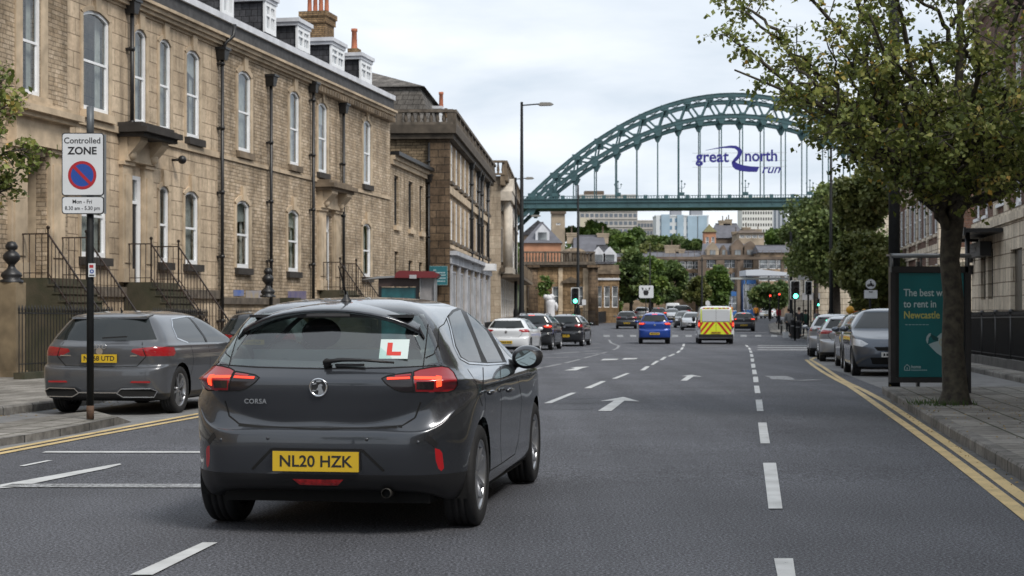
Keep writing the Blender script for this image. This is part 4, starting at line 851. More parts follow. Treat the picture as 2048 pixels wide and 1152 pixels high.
b = MB(); b.lathe([(2.0, 8.6), (2.3, 9.6), (2.2, 9.7), (1.7, 10.1), (1.0, 10.4), (.5, 10.45), (.45, 10.9), (.62, 11.0), (.6, 11.2), (0, 11.3)], (L - 2.8, 1.6, 0), seg=16); b.build('turret_roof', mat('turret_stone', (.22, .16, .12), .9, var=.3, vs=2), t)

# ---- middle distance on the left: the single-storey bank, roofs behind
def flat_at(name, label, cat, px0, px1, Y, D, ytop, wm, rows, n, w_, z0=-2, **kw):
    """a block facing down the street, measured in the photograph at distance Y; rows = (y_bottom, y_top) of its windows"""
    x0 = (px0 - 1024) * Y / F; W = (px1 - px0) * Y / F; z = lambda py: EYE + (HOR - py) * Y / F
    xs = [W * (i + .5) / n - w_ / 2 for i in range(n)]
    return block(name, label, cat, (x0, Y, 0), 0, W, D, z0, z(ytop), wm, [(z(a), z(b_) - z(a)) for a, b_ in rows], xs, w_, **kw), W, z
t, W, z = flat_at('balustraded_bank', 'low sandstone building with dark balustrade and stone columns at the street bend', 'building', 1040, 1187, 150, 14, 534, masonry('orange_sandstone', (.27, .18, .10), (.39, .27, .155), (.11, .08, .05), .9, .4, .016, .5, .6), [(612, 573)], 3, .85, sill_m=TRIM)
bands(t, W + .2, [(z(534), z(530), .3), (z(530), z(526), .55)], TRIMD, 'cornice', -.2); balustrade(t, [(-.1, -.2, z(526)), (W, -.2, z(526)), (W, 6, z(526))], TRIMD, h=z(503) - z(526), gap=.28)
for px in (1066, 1186): b = MB(); x = (px - 1040) * 150 / F; b.tube([(x, -.55, -.3), (x, -.55, z(536))], [.5, .42], 12); b.box(x - .6, x + .6, -1.15, 0, z(536), z(531)); b.build('column', ASHD, t); b = MB()
b = MB(); x = (1142 - 1040) * 150 / F; b.box(x - .9, x + .9, -.3, 0, z(566), z(562)); b.prism([(x - .8, -.25, z(562)), (x + .8, -.25, z(562)), (x, -.25, z(553))], (0, .25, 0)); b.build('pediment', SOOT, t)
for x0_, x1_ in ((.2, .6), (3.6, 4.0), (5.9, 6.4)): MB().box(x0_, x1_, -.12, 0, -.3, z(536)).build('pilaster', TRIM, t)
b = MB(); b.lathe([(1.05, 0), (1.05, .9), (1.2, 1.0), (1.0, 1.25), (.5, 1.45), (0, 1.5)], (5.1, 1.5, z(526)), seg=20); b.build('roof_lantern', SOOT, t)
t, W, z = flat_at('curved_bank_wing', 'low sandstone wing with grey entablature right of the balustraded building', 'building', 1190, 1238, 163, 10, 548, MATS['orange_sandstone'], [(615, 572)], 3, .6)
bands(t, W + .1, [(z(548), z(540), .3)], SOOT, 'cornice'); bands(t, W + .1, [(z(560), z(556), .15)], LEAD, 'string_course'); b = MB(); b.box(0, W, 0, .4, z(540), z(530)); b.build('parapet', SOOT, t)
def gable(name, label, px0, px1, Y, yb, ye, yr, wm, D=10, hip=.0, rows=(), n=2, w_=.9, side=False, chim=(), dorm=0, cat='house', z0=-2, gable_front=False, group=None, rm=None):
    t, W, z = flat_at(name, label, cat, px0, px1, Y, D, ye, wm, rows, n, w_, z0=z0, group=group); b = MB()
    if gable_front:
        b.prism([(-.2, -.1, z(ye)), (W + .2, -.1, z(ye)), (W / 2, -.1, z(yr))], (0, D, 0)); 
    else:
        h = hip * W; b.quad((-.2, -.3, z(ye)), (W + .2, -.3, z(ye)), (W - h, D / 2, z(yr)), (h, D / 2, z(yr))); b.quad((W + .2, D, z(ye)), (-.2, D, z(ye)), (h, D / 2, z(yr)), (W - h, D / 2, z(yr))); b.poly([(-.2, D, z(ye)), (-.2, -.3, z(ye)), (h, D / 2, z(yr))]); b.poly([(W + .2, -.3, z(ye)), (W + .2, D, z(ye)), (W - h, D / 2, z(yr))])
        b.box(h, W - h, D / 2 - .15, D / 2 + .15, z(yr) - .1, z(yr) + .12)
    b.build('roof', rm or SLATE, t)
    for px, py, w2 in chim: x = (px - px0) * Y / F; chimney(t, x - w2 / 2, x + w2 / 2, D / 2 - .5, D / 2 + .5, z(yr) - 1, z(py), 1, STNP, STND, pr=.7)
    for i in range(dorm):
        x = W * (i + .5) / dorm; b = MB(); zc = (z(ye) + z(yr)) / 2; b.prism([(x - .8, .4, z(ye) + .2), (x + .8, .4, z(ye) + .2), (x + .8, .4, zc), (x, .4, zc + .9), (x - .8, .4, zc)], (0, D / 3, 0)); o = b.build('dormer', LEAD, t); MB().box(x - .5, x + .5, .34, .39, z(ye) + .4, zc - .05).build('pane', DPANE, o)
    return t
STN = mat('brown_town_stone', (.30, .215, .14), .9, var=.5, vs=.9, bump=.3, bs=8, stain=.45); STND = mat('dark_town_stone', (.16, .12, .09), .9, var=.35, vs=.6, bump=.3, bs=8, stain=.4)
STNP = mat('pale_town_stone', (.42, .34, .25), .9, var=.25, vs=.6, stain=.35); SLF = mat('far_slate', (.10, .10, .115), .7, var=.2, vs=1.2); ORB = mat('orange_far_brick', (.40, .20, .12), .9, var=.2, vs=1)
gable('brick_house', 'dark roofed brick house with white dormer behind the balustraded building', 1048, 1122, 185, 505, 486, 441, ORB, gable_front=False, dorm=1, hip=.45, rm=SLF)
gable('gabled_house', 'grey slate roofed house with big gable below the pale tower', 1044, 1108, 205, 500, 470, 440, STND, gable_front=True)
gable('slate_roofed_house', 'long slate roof with end chimney stacks behind the dark balustrade', 1150, 1212, 200, 560, 507, 468, STN, chim=((1146, 462, 1.2), (1210, 463, 1.4)), rm=SLF)
gable('dormered_house', 'steep dark roofed house with arched white dormers beside the long slate roof', 1186, 1232, 190, 560, 528, 488, STND, dorm=2, hip=.25, rows=[(572, 548)], n=3)
t, W, z = flat_at('pale_tower', 'plain pale concrete tower rising behind the slate roofs', 'tower', 1103, 1130, 290, 4, 425, STNP, [(450, 446)], 1, .8); bands(t, W + .2, [(z(428), z(423), .4)], STND, 'parapet', -.2)

# ---- the bank of stone buildings that closes the view
gable('town_house', 'low stone town building with white windows behind the trees, left of the brown complex', 1232, 1300, 262, 640, 520, 506, STN, rows=[(540, 524), (565, 549), (600, 580)], n=5, w_=1.6, rm=SLF)
gable('town_house', 'stone town building with white windows and pale chimney behind the middle trees', 1300, 1402, 275, 640, 517, 503, STN, rows=[(538, 522), (562, 546), (596, 574)], n=7, w_=1.8, rm=SLF, chim=((1349, 488, 2.4), (1366, 496, 1.5)))
gable('town_house', 'long low grey roofed terrace above the middle trees', 1345, 1432, 300, 640, 512, 500, STND, rows=[(524, 515)], n=6, w_=1.5, rm=SLF, hip=.1)
t, W, z = flat_at('stone_complex', 'large brown stone building with gables and arched windows closing the view', 'building', 1402, 1520, 270, 14, 512, STN, [(536, 517), (566, 545), (592, 573), (626, 600)], 8, 1.7, rise=.3)
for px, w_, yt in ((1425, 24, 484), (1447, 14, 490), (1475, 26, 478), (1500, 30, 482), (1522, 18, 490)):
    x = (px - 1402) * 270 / F; ww = w_ * 270 / F / 2; b = MB(); b.prism([(x - ww, -.4, z(514)), (x + ww, -.4, z(514)), (x + ww, -.4, z(yt + 14)), (x + ww * .4, -.4, z(yt + 4)), (x, -.4, z(yt)), (x - ww * .4, -.4, z(yt + 4)), (x - ww, -.4, z(yt + 14))], (0, 3, 0)); o = b.build('gable', STND if w_ % 4 else STNP, t); MB().box(x - ww * .45, x + ww * .45, -.5, -.41, z(511), z(500)).build('window', DPANE, o)
bands(t, W, [(z(514), z(510), .8)], STND, 'cornice'); b = MB(); b.quad((0, 0, z(512)), (W, 0, z(512)), (W - 2, 6, z(484)), (1, 6, z(484))); b.build('roof', SLF, t)
for px in (1404, 1440, 1478, 1518): x = (px - 1402) * 270 / F; MB().box(x - .7, x + .7, -.5, 0, -2, z(514)).build('pier', STND, t)
gable('stone_block', 'plain brown stone building right of the gabled complex', 1520, 1640, 262, 640, 505, 489, STN, rows=[(538, 518), (562, 546), (590, 574)], n=7, w_=1.7, rm=SLF)
MB_blue = mat('blue_shopfront', (.03, .12, .33), .5, var=.2)
t2, W, z = flat_at('blue_shop', 'bright blue shopfront at the foot of the brown stone buildings', 'shop', 1488, 1512, 264, 3, 560, MB_blue, [(620, 568)], 3, .9)
t2, W, z = flat_at('blue_shop', 'small blue shop fascia left of the bright blue shopfront', 'shop', 1454, 1474, 265, 2, 583, MB_blue, [(622, 592)], 2, 1.0)
gable('brick_tower', 'orange brick tower with mossy cap roof above the stone complex', 1409, 1432, 300, 500, 464, 449, ORB, hip=.45, cat='tower', rows=[(492, 474)], n=2, w_=.6, D=3, rm=mat('mossy_roof', (.14, .13, .06), .9, var=.3))
gable('steep_roofed_hall', 'steep slate roofed hall with a pair of tall chimneys', 1428, 1490, 315, 510, 476, 445, STND, chim=((1452, 438, 1.6), (1460, 440, 1.4), (1464, 436, 1.2)), rm=SLF, cat='hall', hip=.15)
gable('ornate_attic', 'ornate stone attic storey with finials right of the steep roof', 1478, 1528, 305, 512, 466, 457, STNP, chim=((1479, 461, 1.5), (1500, 452, 1.5), (1524, 456, 1.2)), rows=[(476, 470)], n=4, w_=1., hip=.2, rm=STND)
b = MB(); Y = 205; z = lambda py: EYE + (HOR - py) * Y / F; X = lambda px: (px - 1024) * Y / F
b.prism([(X(1492), Y, z(551)), (X(1600), Y, z(551)), (X(1600), Y, z(548)), (X(1520), Y, z(538.5)), (X(1492), Y, z(540))], (0, 6, 0)); t = thing('market_canopy', 'long white canopy roof on thin posts in front of the stone building', 'canopy', (0, 0, 0)); b.build('roof', mat('white_canopy', (.52, .55, .60), .5), t)
for px in (1494, 1540, 1580): MB().tube([(X(px), Y + 1, .3), (X(px), Y + 1, z(551))], .1, 6).build('post', GREY, t)
MB().box(X(1410), X(1600), Y + .5, Y + .8, z(558.5), z(555)).build('fascia', mat('pale_rail', (.35, .37, .36), .6), t)
t = thing('elevated_walkway', 'long dark elevated walkway crossing the far end of the street on thin piers', 'footbridge', (0, 0, 0)); Y = 232
b = MB(); b.box((1190 - 1024) * Y / F, (1600 - 1024) * Y / F, Y, Y + 3, EYE + (HOR - 519) * Y / F, EYE + (HOR - 513.5) * Y / F); b.build('deck', STND, t); rail(t, [((1190 - 1024) * Y / F, Y, EYE + (HOR - 513.5) * Y / F), ((1600 - 1024) * Y / F, Y, EYE + (HOR - 513.5) * Y / F)], h=.9, gap=.9, bar=.03, name='railing', low=False, m=STND)
for px in (1192, 1300, 1404, 1478, 1566): x = (px - 1024) * Y / F; MB().box(x - .22, x + .22, Y + .2, Y + 1, .4, EYE + (HOR - 518) * Y / F).build('pier', STND, t)

# ---- high ground and towers beyond the river
hx = np.linspace(-260, 460, 25); hy = [330, 380, 430, 480, 540, 600, 660, 720, 900, 1400]; b = MB()
def hill_z(x, y):
    r = float(np.interp(y, [330, 430, 540, 640, 760, 1400], [.3, 2, 9, 19, 24, 24])); return r * (1 + .1 * math.sin(x * .03) + .08 * math.sin(x * .013 + y * .01)) + .3
for y in hy:
    for x in hx: b.v.append((x, y, hill_z(x, y)))
k = len(hx)
for j in range(len(hy) - 1):
    for i in range(k - 1): b._f((j * k + i, j * k + i + 1, (j + 1) * k + i + 1, (j + 1) * k + i), True)
b.build('hill', mat('hill_grass', (.05, .065, .025), .95, var=.4, vs=.05), kind='structure')
def tower(name, label, px0, px1, Y, ytop, wm, nx, nz, frx=.62, frz=.5, D=14, z0=20, band=None, rz=0, win=None, step=None, cat='tower block'):
    x0 = (px0 - 1024) * Y / F; W = (px1 - px0) * Y / F; zt = EYE + (HOR - ytop) * Y / F; zb = zt - (step or 3.2) * nz; t = thing(name, label, cat, (x0, Y, 0), rz); w_ = W / nx * frx; h = (zt - zb) / nz * frz
    zs = [zb + (zt - zb) * (i + .5) / nz - h / 2 for i in range(nz)]; xs = [W * (i + .5) / nx - w_ / 2 for i in range(nx)]
    b = MB(); b.box(0, W, 0, D, z0, zt); b.box(-.2, W + .2, -.2, D, zt, zt + .6); b.build('wall', wm, t)
    p = MB().box(0, w_, -.1, -.02, 0, h).build('window', win or DPANE, t); copies(p, t, [(x, 0, z) for z in zs for x in xs][:100])
    if band:
        for z in zs: MB().box(0, W, -.35, -.02, z - .9, z - .15).build('balcony_band', band, t)
    return t, W, zt
CONC = mat('pale_concrete', (.44, .41, .385), .9, var=.12, vs=.3); CONW = mat('white_cladding', (.60, .62, .64), .7, var=.05, vs=.2); CONB = mat('blue_cladding', (.33, .43, .52), .5, var=.12, vs=.2)
GW = mat('far_window', (.14, .16, .19), .2); GWB = mat('far_blue_window', (.16, .26, .36), .2, var=.25, vs=.15)
t, W, zt = tower('tower_block', 'wide beige high-rise with banded floors on the hill behind the bridge deck', 1160, 1275, 660, 392, CONC, 12, 8, .7, .45, band=CONC, win=GW, z0=25)
b = MB(); b.box(W * .08, W * .42, 1, 8, zt, zt + 2.2); b.build('plant_room', STND, t); b = MB(); b.box(0, W * .16, -.5, -.1, 25, zt - 9); b.build('blank_bay', mat('cream_render', (.52, .47, .37), .9), t)
tower('office_wing', 'low beige wing between the wide high-rise and the white flats', 1275, 1312, 680, 443, CONC, 6, 3, .8, .5, win=GW, z0=25, band=CONC)
t, W, zt = tower('flats', 'white and blue block of flats with rooftop towers behind the trees', 1312, 1417, 640, 433, CONW, 9, 5, .5, .5, win=GWB, z0=22, band=None, step=3.0)
for u0, u1, zz, m in ((.10, .26, 4.0, CONB), (.40, .52, 3.2, CONB), (.60, .78, 1.0, CONB), (.80, .97, 1.5, CONB), (.0, .07, 1., CONW)): MB().box(W * u0, W * u1, -.6, -.1, 22, zt + zz * .2).build('blue_bay', m, t)
for u0, u1, zz in ((.30, .50, 5), (.68, .90, 6)): MB().box(W * u0, W * u1, 2, 9, zt, zt + zz * .75).build('rooftop_tower', mat('grey_plant', (.26, .27, .30), .8), t)
for u in (.36, .44, .78): MB().tube([(W * u, 5, zt + 3), (W * u, 5, zt + 6.5)], .15, 5).build('mast', GREY, t)
t, W, zt = tower('tower_block', 'white tower block with a grid of small dark windows behind the bridge deck', 1484, 1545, 700, 396, mat('white_render', (.66, .65, .62), .8), 12, 8, .5, .45, z0=25, win=mat('dark_far_window', (.06, .06, .06), .3), step=2.6)
b = MB(); b.box(W, W + 6.6, .5, 14, 25, zt); o = b.build('end_wall', mat('grey_render', (.42, .44, .48), .8), t); MB().box(W + .8, W + 1.6, .3, .49, 30, zt - 1).build('window_strip', GW, o)
for k in (2.6, 4.4): MB().box(W + k, W + k + .8, .3, .49, 30, zt - 1).build('window_strip', GW, o)

# ---------------------------------------------------------------- the arch bridge
BY = 500.0; PXM = BY / F; BC = 1464
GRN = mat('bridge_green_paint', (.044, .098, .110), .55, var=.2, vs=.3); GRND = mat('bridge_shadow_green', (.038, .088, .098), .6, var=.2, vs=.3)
bridge = thing('arch_bridge', 'green steel through-arch bridge spanning the whole view with hangers and lamps', 'bridge', ((BC - 1024) * PXM, BY, 0), R(-5.0))
zpx = lambda py: EYE + (HOR - py) * PXM
def zU(x): return zpx(190) - .00781 * x * x * 1.0
def zUi(x): return zpx(203) - .0076 * x * x
def zL(x): return zpx(232) - .0072 * x * x
def zLb(x): return zpx(245) - .00714 * x * x
XN = [i * 44.6 * PXM for i in range(-9, 10)]; XL = [(21 + 42.3 * i) * PXM for i in range(10)]; XL = [-x for x in XL[::-1]] + XL
xs = np.linspace(-64, 64, 39); xext = np.linspace(-86, 86, 45)
for yo, nm in ((0, 'arch_rib'), (17, 'arch_rib')):
    b = MB()
    for f, ht in ((zU, 1.15), (zL, 1.15)):
        for a, c in zip(xext[:-1], xext[1:]): b.beam((a, yo, f(a)), (c, yo, f(c)), 1.3, ht); b.beam((a, yo, f(a) + ht / 2), (c, yo, f(c) + ht / 2), 1.7, .16); b.beam((a, yo, f(a) - ht / 2), (c, yo, f(c) - ht / 2), 1.7, .16)
    for x in XN:
        near = sorted(XL, key=lambda q: abs(q - x * .97))[:2]
        for q in near:
            for dy_ in (-.5, .5): b.beam((x, yo + dy_, zU(x)), (q, yo + dy_, zL(q)), .3, .5)
        b.box(x - 1.2, x + 1.2, yo - .75, yo + .75, zU(x) - 1.3, zU(x) + .4)
    for x in XL:
        b.prism([(x - 1.5, yo - .75, zL(x) - .3), (x + 1.5, yo - .75, zL(x) - .3), (x + .45, yo - .75, zL(x) - 2.3), (x - .45, yo - .75, zL(x) - 2.3)], (0, 1.5, 0)); b.box(x - 1.1, x + 1.1, yo - .7, yo + .7, zL(x) - .3, zL(x) + 1.1)
    o = b.build(nm, GRN, bridge)
    zd = zpx(400)
    for x in XL:
        if zL(x) > zd + 4: MB().beam((x, yo, zd), (x, yo, zL(x)), .36, .36, up=(1, 0, 0)).build('hanger', GRN, bridge)
b = MB()
for x in XN: b.beam((x, 0, zU(x)), (x, 17, zU(x)), .4, .5)
for x in XL: b.beam((x, 0, zL(x)), (x, 17, zL(x)), .35, .45)
for S_, f in ((XN, zU), (sorted(XL), zL)):
    for x, x2 in zip(S_[:-1], S_[1:]): b.beam((x, 0, f(x)), (x2, 17, f(x2)), .16, .2); b.beam((x, 17, f(x)), (x2, 0, f(x2)), .16, .2)
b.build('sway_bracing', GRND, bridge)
b = MB(); b.box(-140, 100, -1.2, -.6, zpx(414), zpx(396.5)); b.box(-140, 100, 17.6, 18.2, zpx(414), zpx(396.5)); b.box(-140, 100, -1.6, 18.6, zpx(397.5), zpx(396)); b.box(-140, 100, -1.5, -.59, zpx(415), zpx(412)); b.box(-140, 100, -1.6, -1.19, zpx(404), zpx(402.5)); b.box(-140, 100, -.6, 17.6, zpx(413), zpx(411))
for x in np.arange(-138, 100, 3.2): b.box(x, x + .2, -1.45, -1.19, zpx(412), zpx(397))
b.build('deck', GRN, bridge)
b = MB(); zt, zr = zpx(390.5), zpx(396)
for x in np.arange(-138, 100, .8): b.box(x, x + .2, -1.5, -1.35, zr, zt)
for x in np.arange(-138, 100, 6.5): b.box(x, x + 1.2, -1.6, -1.2, zr, zt + .15)
b.box(-140, 100, -1.55, -1.3, zt - .2, zt); b.build('parapet', GRN, bridge)
for i, x in enumerate(XL):
    if i % 3 == 1 and abs(x) < 66:
        b = MB(); b.tube([(x + .8, -1.4, zt), (x + .8, -1.4, zt + 4.2)], [.22, .1], 6)
        for s_ in (-1, 1): b.tube([(x + .8, -1.4, zt + 2.2), (x + .8 + s_ * .8, -1.4, zt + 2.3), (x + .8 + s_ * 1.0, -1.4, zt + 3.2)], .08, 5); b.ball((x + .8 + s_ * 1.0, -1.4, zt + 3.5), .28, 6, 5)
        b.box(x - .1, x + 1.7, -1.6, -1.2, zt, zt + .9); b.ball((x + .8, -1.4, zt + 4.4), .3, 6, 5); b.build('bridge_lamp', GRN, bridge)
# banner lettering strung between the hangers
BLU = mat('sign_blue', (.016, .014, .20), .6)
bx = lambda px: (px - BC) * PXM
sign = thing('bridge_lettering', 'blue great north run lettering with ribbon swoosh hung between the bridge hangers', 'sign', tuple(bridge.matrix_world.translation) if 0 else bridge.location, bridge.rotation_euler[2])
def mtx(px, py): return Matrix.Translation((bx(px), -1.8, zpx(py))) @ Matrix.Rotation(R(90), 4, 'X')
text('great_lettering', 'great', 32 * PXM, BLU, sign, mtx(1392, 315), .98, ext=.12, bold=.12, align='LEFT'); text('north_lettering', 'north', 32 * PXM, BLU, sign, mtx(1488, 314), .9, ext=.12, bold=.12, align='LEFT')
text('run_lettering', 'run', 25 * PXM, BLU, sign, mtx(1521, 340), 1.05, ext=.12, bold=.06, align='LEFT', shear=.35)
c7 = lambda x, y: (bx(1380 + x / 3.6), -1.9, zpx(160 + y / 3.6))
b = MB()
up = [(110, 508), (170, 496), (230, 484), (290, 476), (330, 478), (362, 496), (374, 520), (366, 548), (345, 575), (318, 600)]; dn = [(110, 510), (170, 501), (230, 494), (290, 494), (320, 498), (338, 512), (342, 530), (332, 552), (312, 574), (298, 596)]
for i in range(len(up) - 1): b.prism([c7(*dn[i]), c7(*dn[i + 1]), c7(*up[i + 1]), c7(*up[i])], (0, .25, 0))
up = [(304, 585), (322, 592), (345, 606), (380, 618), (430, 626), (495, 630)]; dn = [(297, 600), (304, 628), (325, 648), (365, 660), (420, 666), (478, 667)]
for i in range(len(up) - 1): b.prism([c7(*dn[i]), c7(*dn[i + 1]), c7(*up[i + 1]), c7(*up[i])], (0, .25, 0))
b.build('ribbon_swoosh', BLU, sign); b = MB()
for py in (307, 323, 335): b.beam((bx(1385), -1.7, zpx(py)), (bx(1572), -1.7, zpx(py)), .09, .09)
b.build('support_wire', GREY, sign)
# ---------------------------------------------------------------- trees
def leafmat(name, stops, rough=.5):
    m, nt, b = _new(name); N = nt.nodes.new; L = nt.links.new
    at = N('ShaderNodeAttribute'); at.attribute_name = 'tone'; r = N('ShaderNodeValToRGB'); r.color_ramp.interpolation = 'LINEAR'; e = r.color_ramp.elements
    e[0].position = 0; e[0].color = c4(stops[0][1]); e[1].position = 1; e[1].color = c4(stops[-1][1])
    for p, c in stops[1:-1]: x = e.new(p); x.color = c4(c)
    L(at.outputs['Fac'], r.inputs[0]); L(r.outputs[0], b.inputs['Base Color']); b.inputs['Roughness'].default_value = rough; b.inputs['Specular IOR Level'].default_value = .4
    tr = N('ShaderNodeBsdfTranslucent'); L(r.outputs[0], tr.inputs[0]); mx = N('ShaderNodeMixShader'); mx.inputs[0].default_value = .28; L(b.outputs[0], mx.inputs[1]); L(tr.outputs[0], mx.inputs[2]); L(mx.outputs[0], nt.nodes['Material Output'].inputs[0])
    return m
LEAFN = leafmat('plane_leaf', [(0, (.07, .095, .022)), (.35, (.15, .185, .042)), (.7, (.27, .29, .075)), (.93, (.40, .37, .12)), (1, (.55, .33, .06))])
LEAFD = leafmat('dark_leaf', [(0, (.046, .076, .026)), (.5, (.10, .152, .047)), (.9, (.14, .185, .055)), (1, (.19, .21, .07))])
LEAFY = leafmat('yellow_green_leaf', [(0, (.06, .08, .022)), (.5, (.13, .15, .042)), (.9, (.21, .21, .07)), (1, (.28, .20, .07))])
LEAFG = leafmat('fresh_green_leaf', [(0, (.045, .085, .019)), (.5, (.10, .16, .034)), (.9, (.17, .24, .05)), (1, (.19, .22, .05))])
LEAFM = leafmat('olive_leaf', [(0, (.06, .088, .03)), (.5, (.135, .18, .055)), (.9, (.23, .27, .09)), (1, (.30, .29, .11))])
BARK = mat('bark', (.035, .028, .022), .9, var=.45, vs=9, bump=1., bs=22); BARKG = mat('greenish_bark', (.075, .066, .046), .9, col2=(.022, .018, .014), vs=11, bump=1., bs=26)
def leaf_object(name, pts, size, tones, m, parent, seed=1, up=.35, fold=.25, asp=.72):
    """one pointed, folded leaf at every point: numpy, so crowns of tens of thousands of leaves stay quick"""
    rs = np.random.RandomState(seed); n = len(pts); P_ = np.asarray(pts, float); s = (np.asarray(size) * np.ones(n)) * rs.uniform(.65, 1.3, n)
    d = rs.normal(size=(n, 3)); d[:, 2] -= .25; d /= np.linalg.norm(d, axis=1)[:, None]
    nn = rs.normal(size=(n, 3)); nn[:, 2] += up * 3; sd = np.cross(d, nn); sd /= np.linalg.norm(sd, axis=1)[:, None] + 1e-9; nm = np.cross(sd, d)
    tip = P_ + d * s[:, None]; mid = P_ + d * (s * .45)[:, None]; wv = sd * (s * asp / 2)[:, None]; lift = nm * (s * fold * .5)[:, None]
    V = np.stack([P_, mid + wv + lift, tip, mid - wv + lift], 1).reshape(-1, 3)
    i = np.arange(n) * 4; Fc = np.stack([i, i + 1, i + 2, i, i + 2, i + 3], 1).reshape(-1)
    me = bpy.data.meshes.new(name); me.vertices.add(4 * n); me.vertices.foreach_set('co', V.ravel()); me.loops.add(6 * n); me.loops.foreach_set('vertex_index', Fc); me.polygons.add(2 * n)
    me.polygons.foreach_set('loop_start', np.arange(0, 6 * n, 3)); me.polygons.foreach_set('loop_total', np.full(2 * n, 3)); me.update(calc_edges=True)
    a = me.attributes.new('tone', 'FLOAT', 'FACE'); a.data.foreach_set('value', np.repeat(np.asarray(tones, float), 2)); me.materials.append(m)
    o = bpy.data.objects.new(name, me); C.objects.link(o); o.parent = parent; return o
def bez(p0, p1, p2, n): return [p0 * (1 - t) ** 2 + p1 * 2 * t * (1 - t) + p2 * t * t for t in [i / n for i in range(n + 1)]]
def limb_tree(t, trunk, fork_r, targets, rs, leaf, m, bark, dens=1., twig=(.5, 1.3), lsize=.085, twn=16, droop=.12, start=.3, stones=None, origin=Vector((0, 0, 0))):
    """trunk points + guided limbs; twigs on the limbs, twiglets on the twigs, leaves on the twiglets. All in the tree's local frame"""
    wood = MB(); n = len(trunk); r0 = trunk[0][1]; wood.tube([p for p, r in trunk], [r for p, r in trunk], 14); wood_t = wood.build('trunk', bark, t)
    br = MB(); pts, tones = [], []; top = trunk[-1][0]
    for (tg, start_z, rl, lod) in targets:
        p0 = top + Vector((rs.uniform(-.05, .05), rs.uniform(-.05, .05), -.25)) if start_z is None else start_z
        mid = p0.lerp(tg, .45) + Vector((0, 0, (tg - p0).length * .06)) + Vector([rs.uniform(-.25, .25) for _ in range(3)])
        N_ = 12; path = bez(p0, mid, tg, N_); path = [p + Vector([rs.uniform(-.04, .04) for _ in range(3)]) * (i > 0) for i, p in enumerate(path)]
        br.tube(path, [rl * (1 - .86 * i / N_) + .006 for i in range(N_ + 1)], 8)
        L_ = (tg - p0).length; k = int(twn * L_ * lod)
        for q in range(k):
            u = start + (1 - start) * (rs.random() ** .8); i = min(N_ - 1, int(u * N_)); c = path[i].lerp(path[i + 1], u * N_ - i); ax = (path[i + 1] - path[i]).normalized()
            d = Vector([rs.gauss(0, 1) for _ in range(3)]); d = (d - ax * d.dot(ax) * .5); d.z = d.z * .6 + .1; d = (d.normalized() + ax * .6).normalized()
            l = rs.uniform(*twig) * (1.15 - .55 * u); tip = c + d * l + Vector((0, 0, -droop * l)); md = c.lerp(tip, .5) + Vector((0, 0, .07 * l))
            br.tube([c, md, tip], [.013 * (1.3 - u), .009, .003], 4, cap=False); tb = min(1, max(0, rs.gauss(.42, .16)))
            for _ in range(int(7 * dens)):
                v = rs.uniform(.2, 1.0); s_ = c.lerp(md, v * 2) if v < .5 else md.lerp(tip, v * 2 - 1); dd = Vector([rs.gauss(0, 1) for _ in range(3)]).normalized(); dd.z *= .6; l2 = rs.uniform(.12, .38)
                e = s_ + dd * l2; 
                if rs.random() < .5: br.tube([s_, e], [.004, .002], 3, cap=False)
                for _k in range(rs.randint(4, 8)):
                    w_ = rs.uniform(.25, 1.05); pts.append(tuple(s_.lerp(e, w_) + Vector([rs.gauss(0, .035) for _ in range(3)]))); tn = tb + rs.gauss(0, .17); tones.append(1. if rs.random() < .012 else min(.96, max(0, tn)))
    br.build('branches', bark, t); leaf_object('foliage', pts, lsize, tones, m, t, seed=5); return len(pts)
rt = random.Random(21)
# near street tree on the right pavement
tx, ty = 6.12, 22.1; tz = gz(22) + .12
t = thing('street_tree', 'large leafy street tree with forked trunk on the right pavement beside the advert panel', 'tree', (tx, ty, tz)); O = Vector((tx, ty, tz))
def tl(px, py, Y): return P(px, py, Y) - O
trunk = [(Vector((0, 0, -.1)), .29), (Vector((0, 0, .05)), .215), (Vector((.0, 0, .2)), .172), (Vector((-.03, .02, .8)), .148), (tl(1907, 600, 22.1), .138), (tl(1899, 520, 22.1), .134), (tl(1904, 460, 22.1), .148), (tl(1903, 438, 22.1), .17), (tl(1905, 425, 22.1), .13)]
fork = tl(1903, 445, 22.1)
TG = [(1462, 78, 20.6, .085), (1490, 20, 22.5, .07), (1475, 135, 19.8, .05), (1600, 215, 22.5, .07), (1690, 290, 21.5, .075), (1560, -70, 21.5, .07), (1640, -160, 23, .07), (1700, 120, 23.5, .06), (1740, 30, 20, .07),
      (1790, 340, 20.8, .05), (1850, 345, 20, .05), (1800, 230, 19.5, .07), (1850, 90, 20, .08), (1900, -150, 22, .1), (1960, 60, 19.5, .08), (1990, 345, 20.2, .06), (1925, 330, 19.8, .04), (2050, 270, 20, .09), (2100, 120, 21, .08),
      (2130, 360, 21.5, .07), (2080, -80, 22, .08), (1780, -120, 20.5, .08), (1880, 220, 24.5, .07), (1980, 180, 25, .07), (1740, 200, 25, .06), (2070, 350, 23.5, .06), (1840, 280, 22.5, .05), (1950, 250, 19, .06), (2180, 240, 22.5, .07), (1690, 245, 19.8, .05), (2010, 260, 22.5, .05), (1885, 345, 21.6, .05)]
targets = []
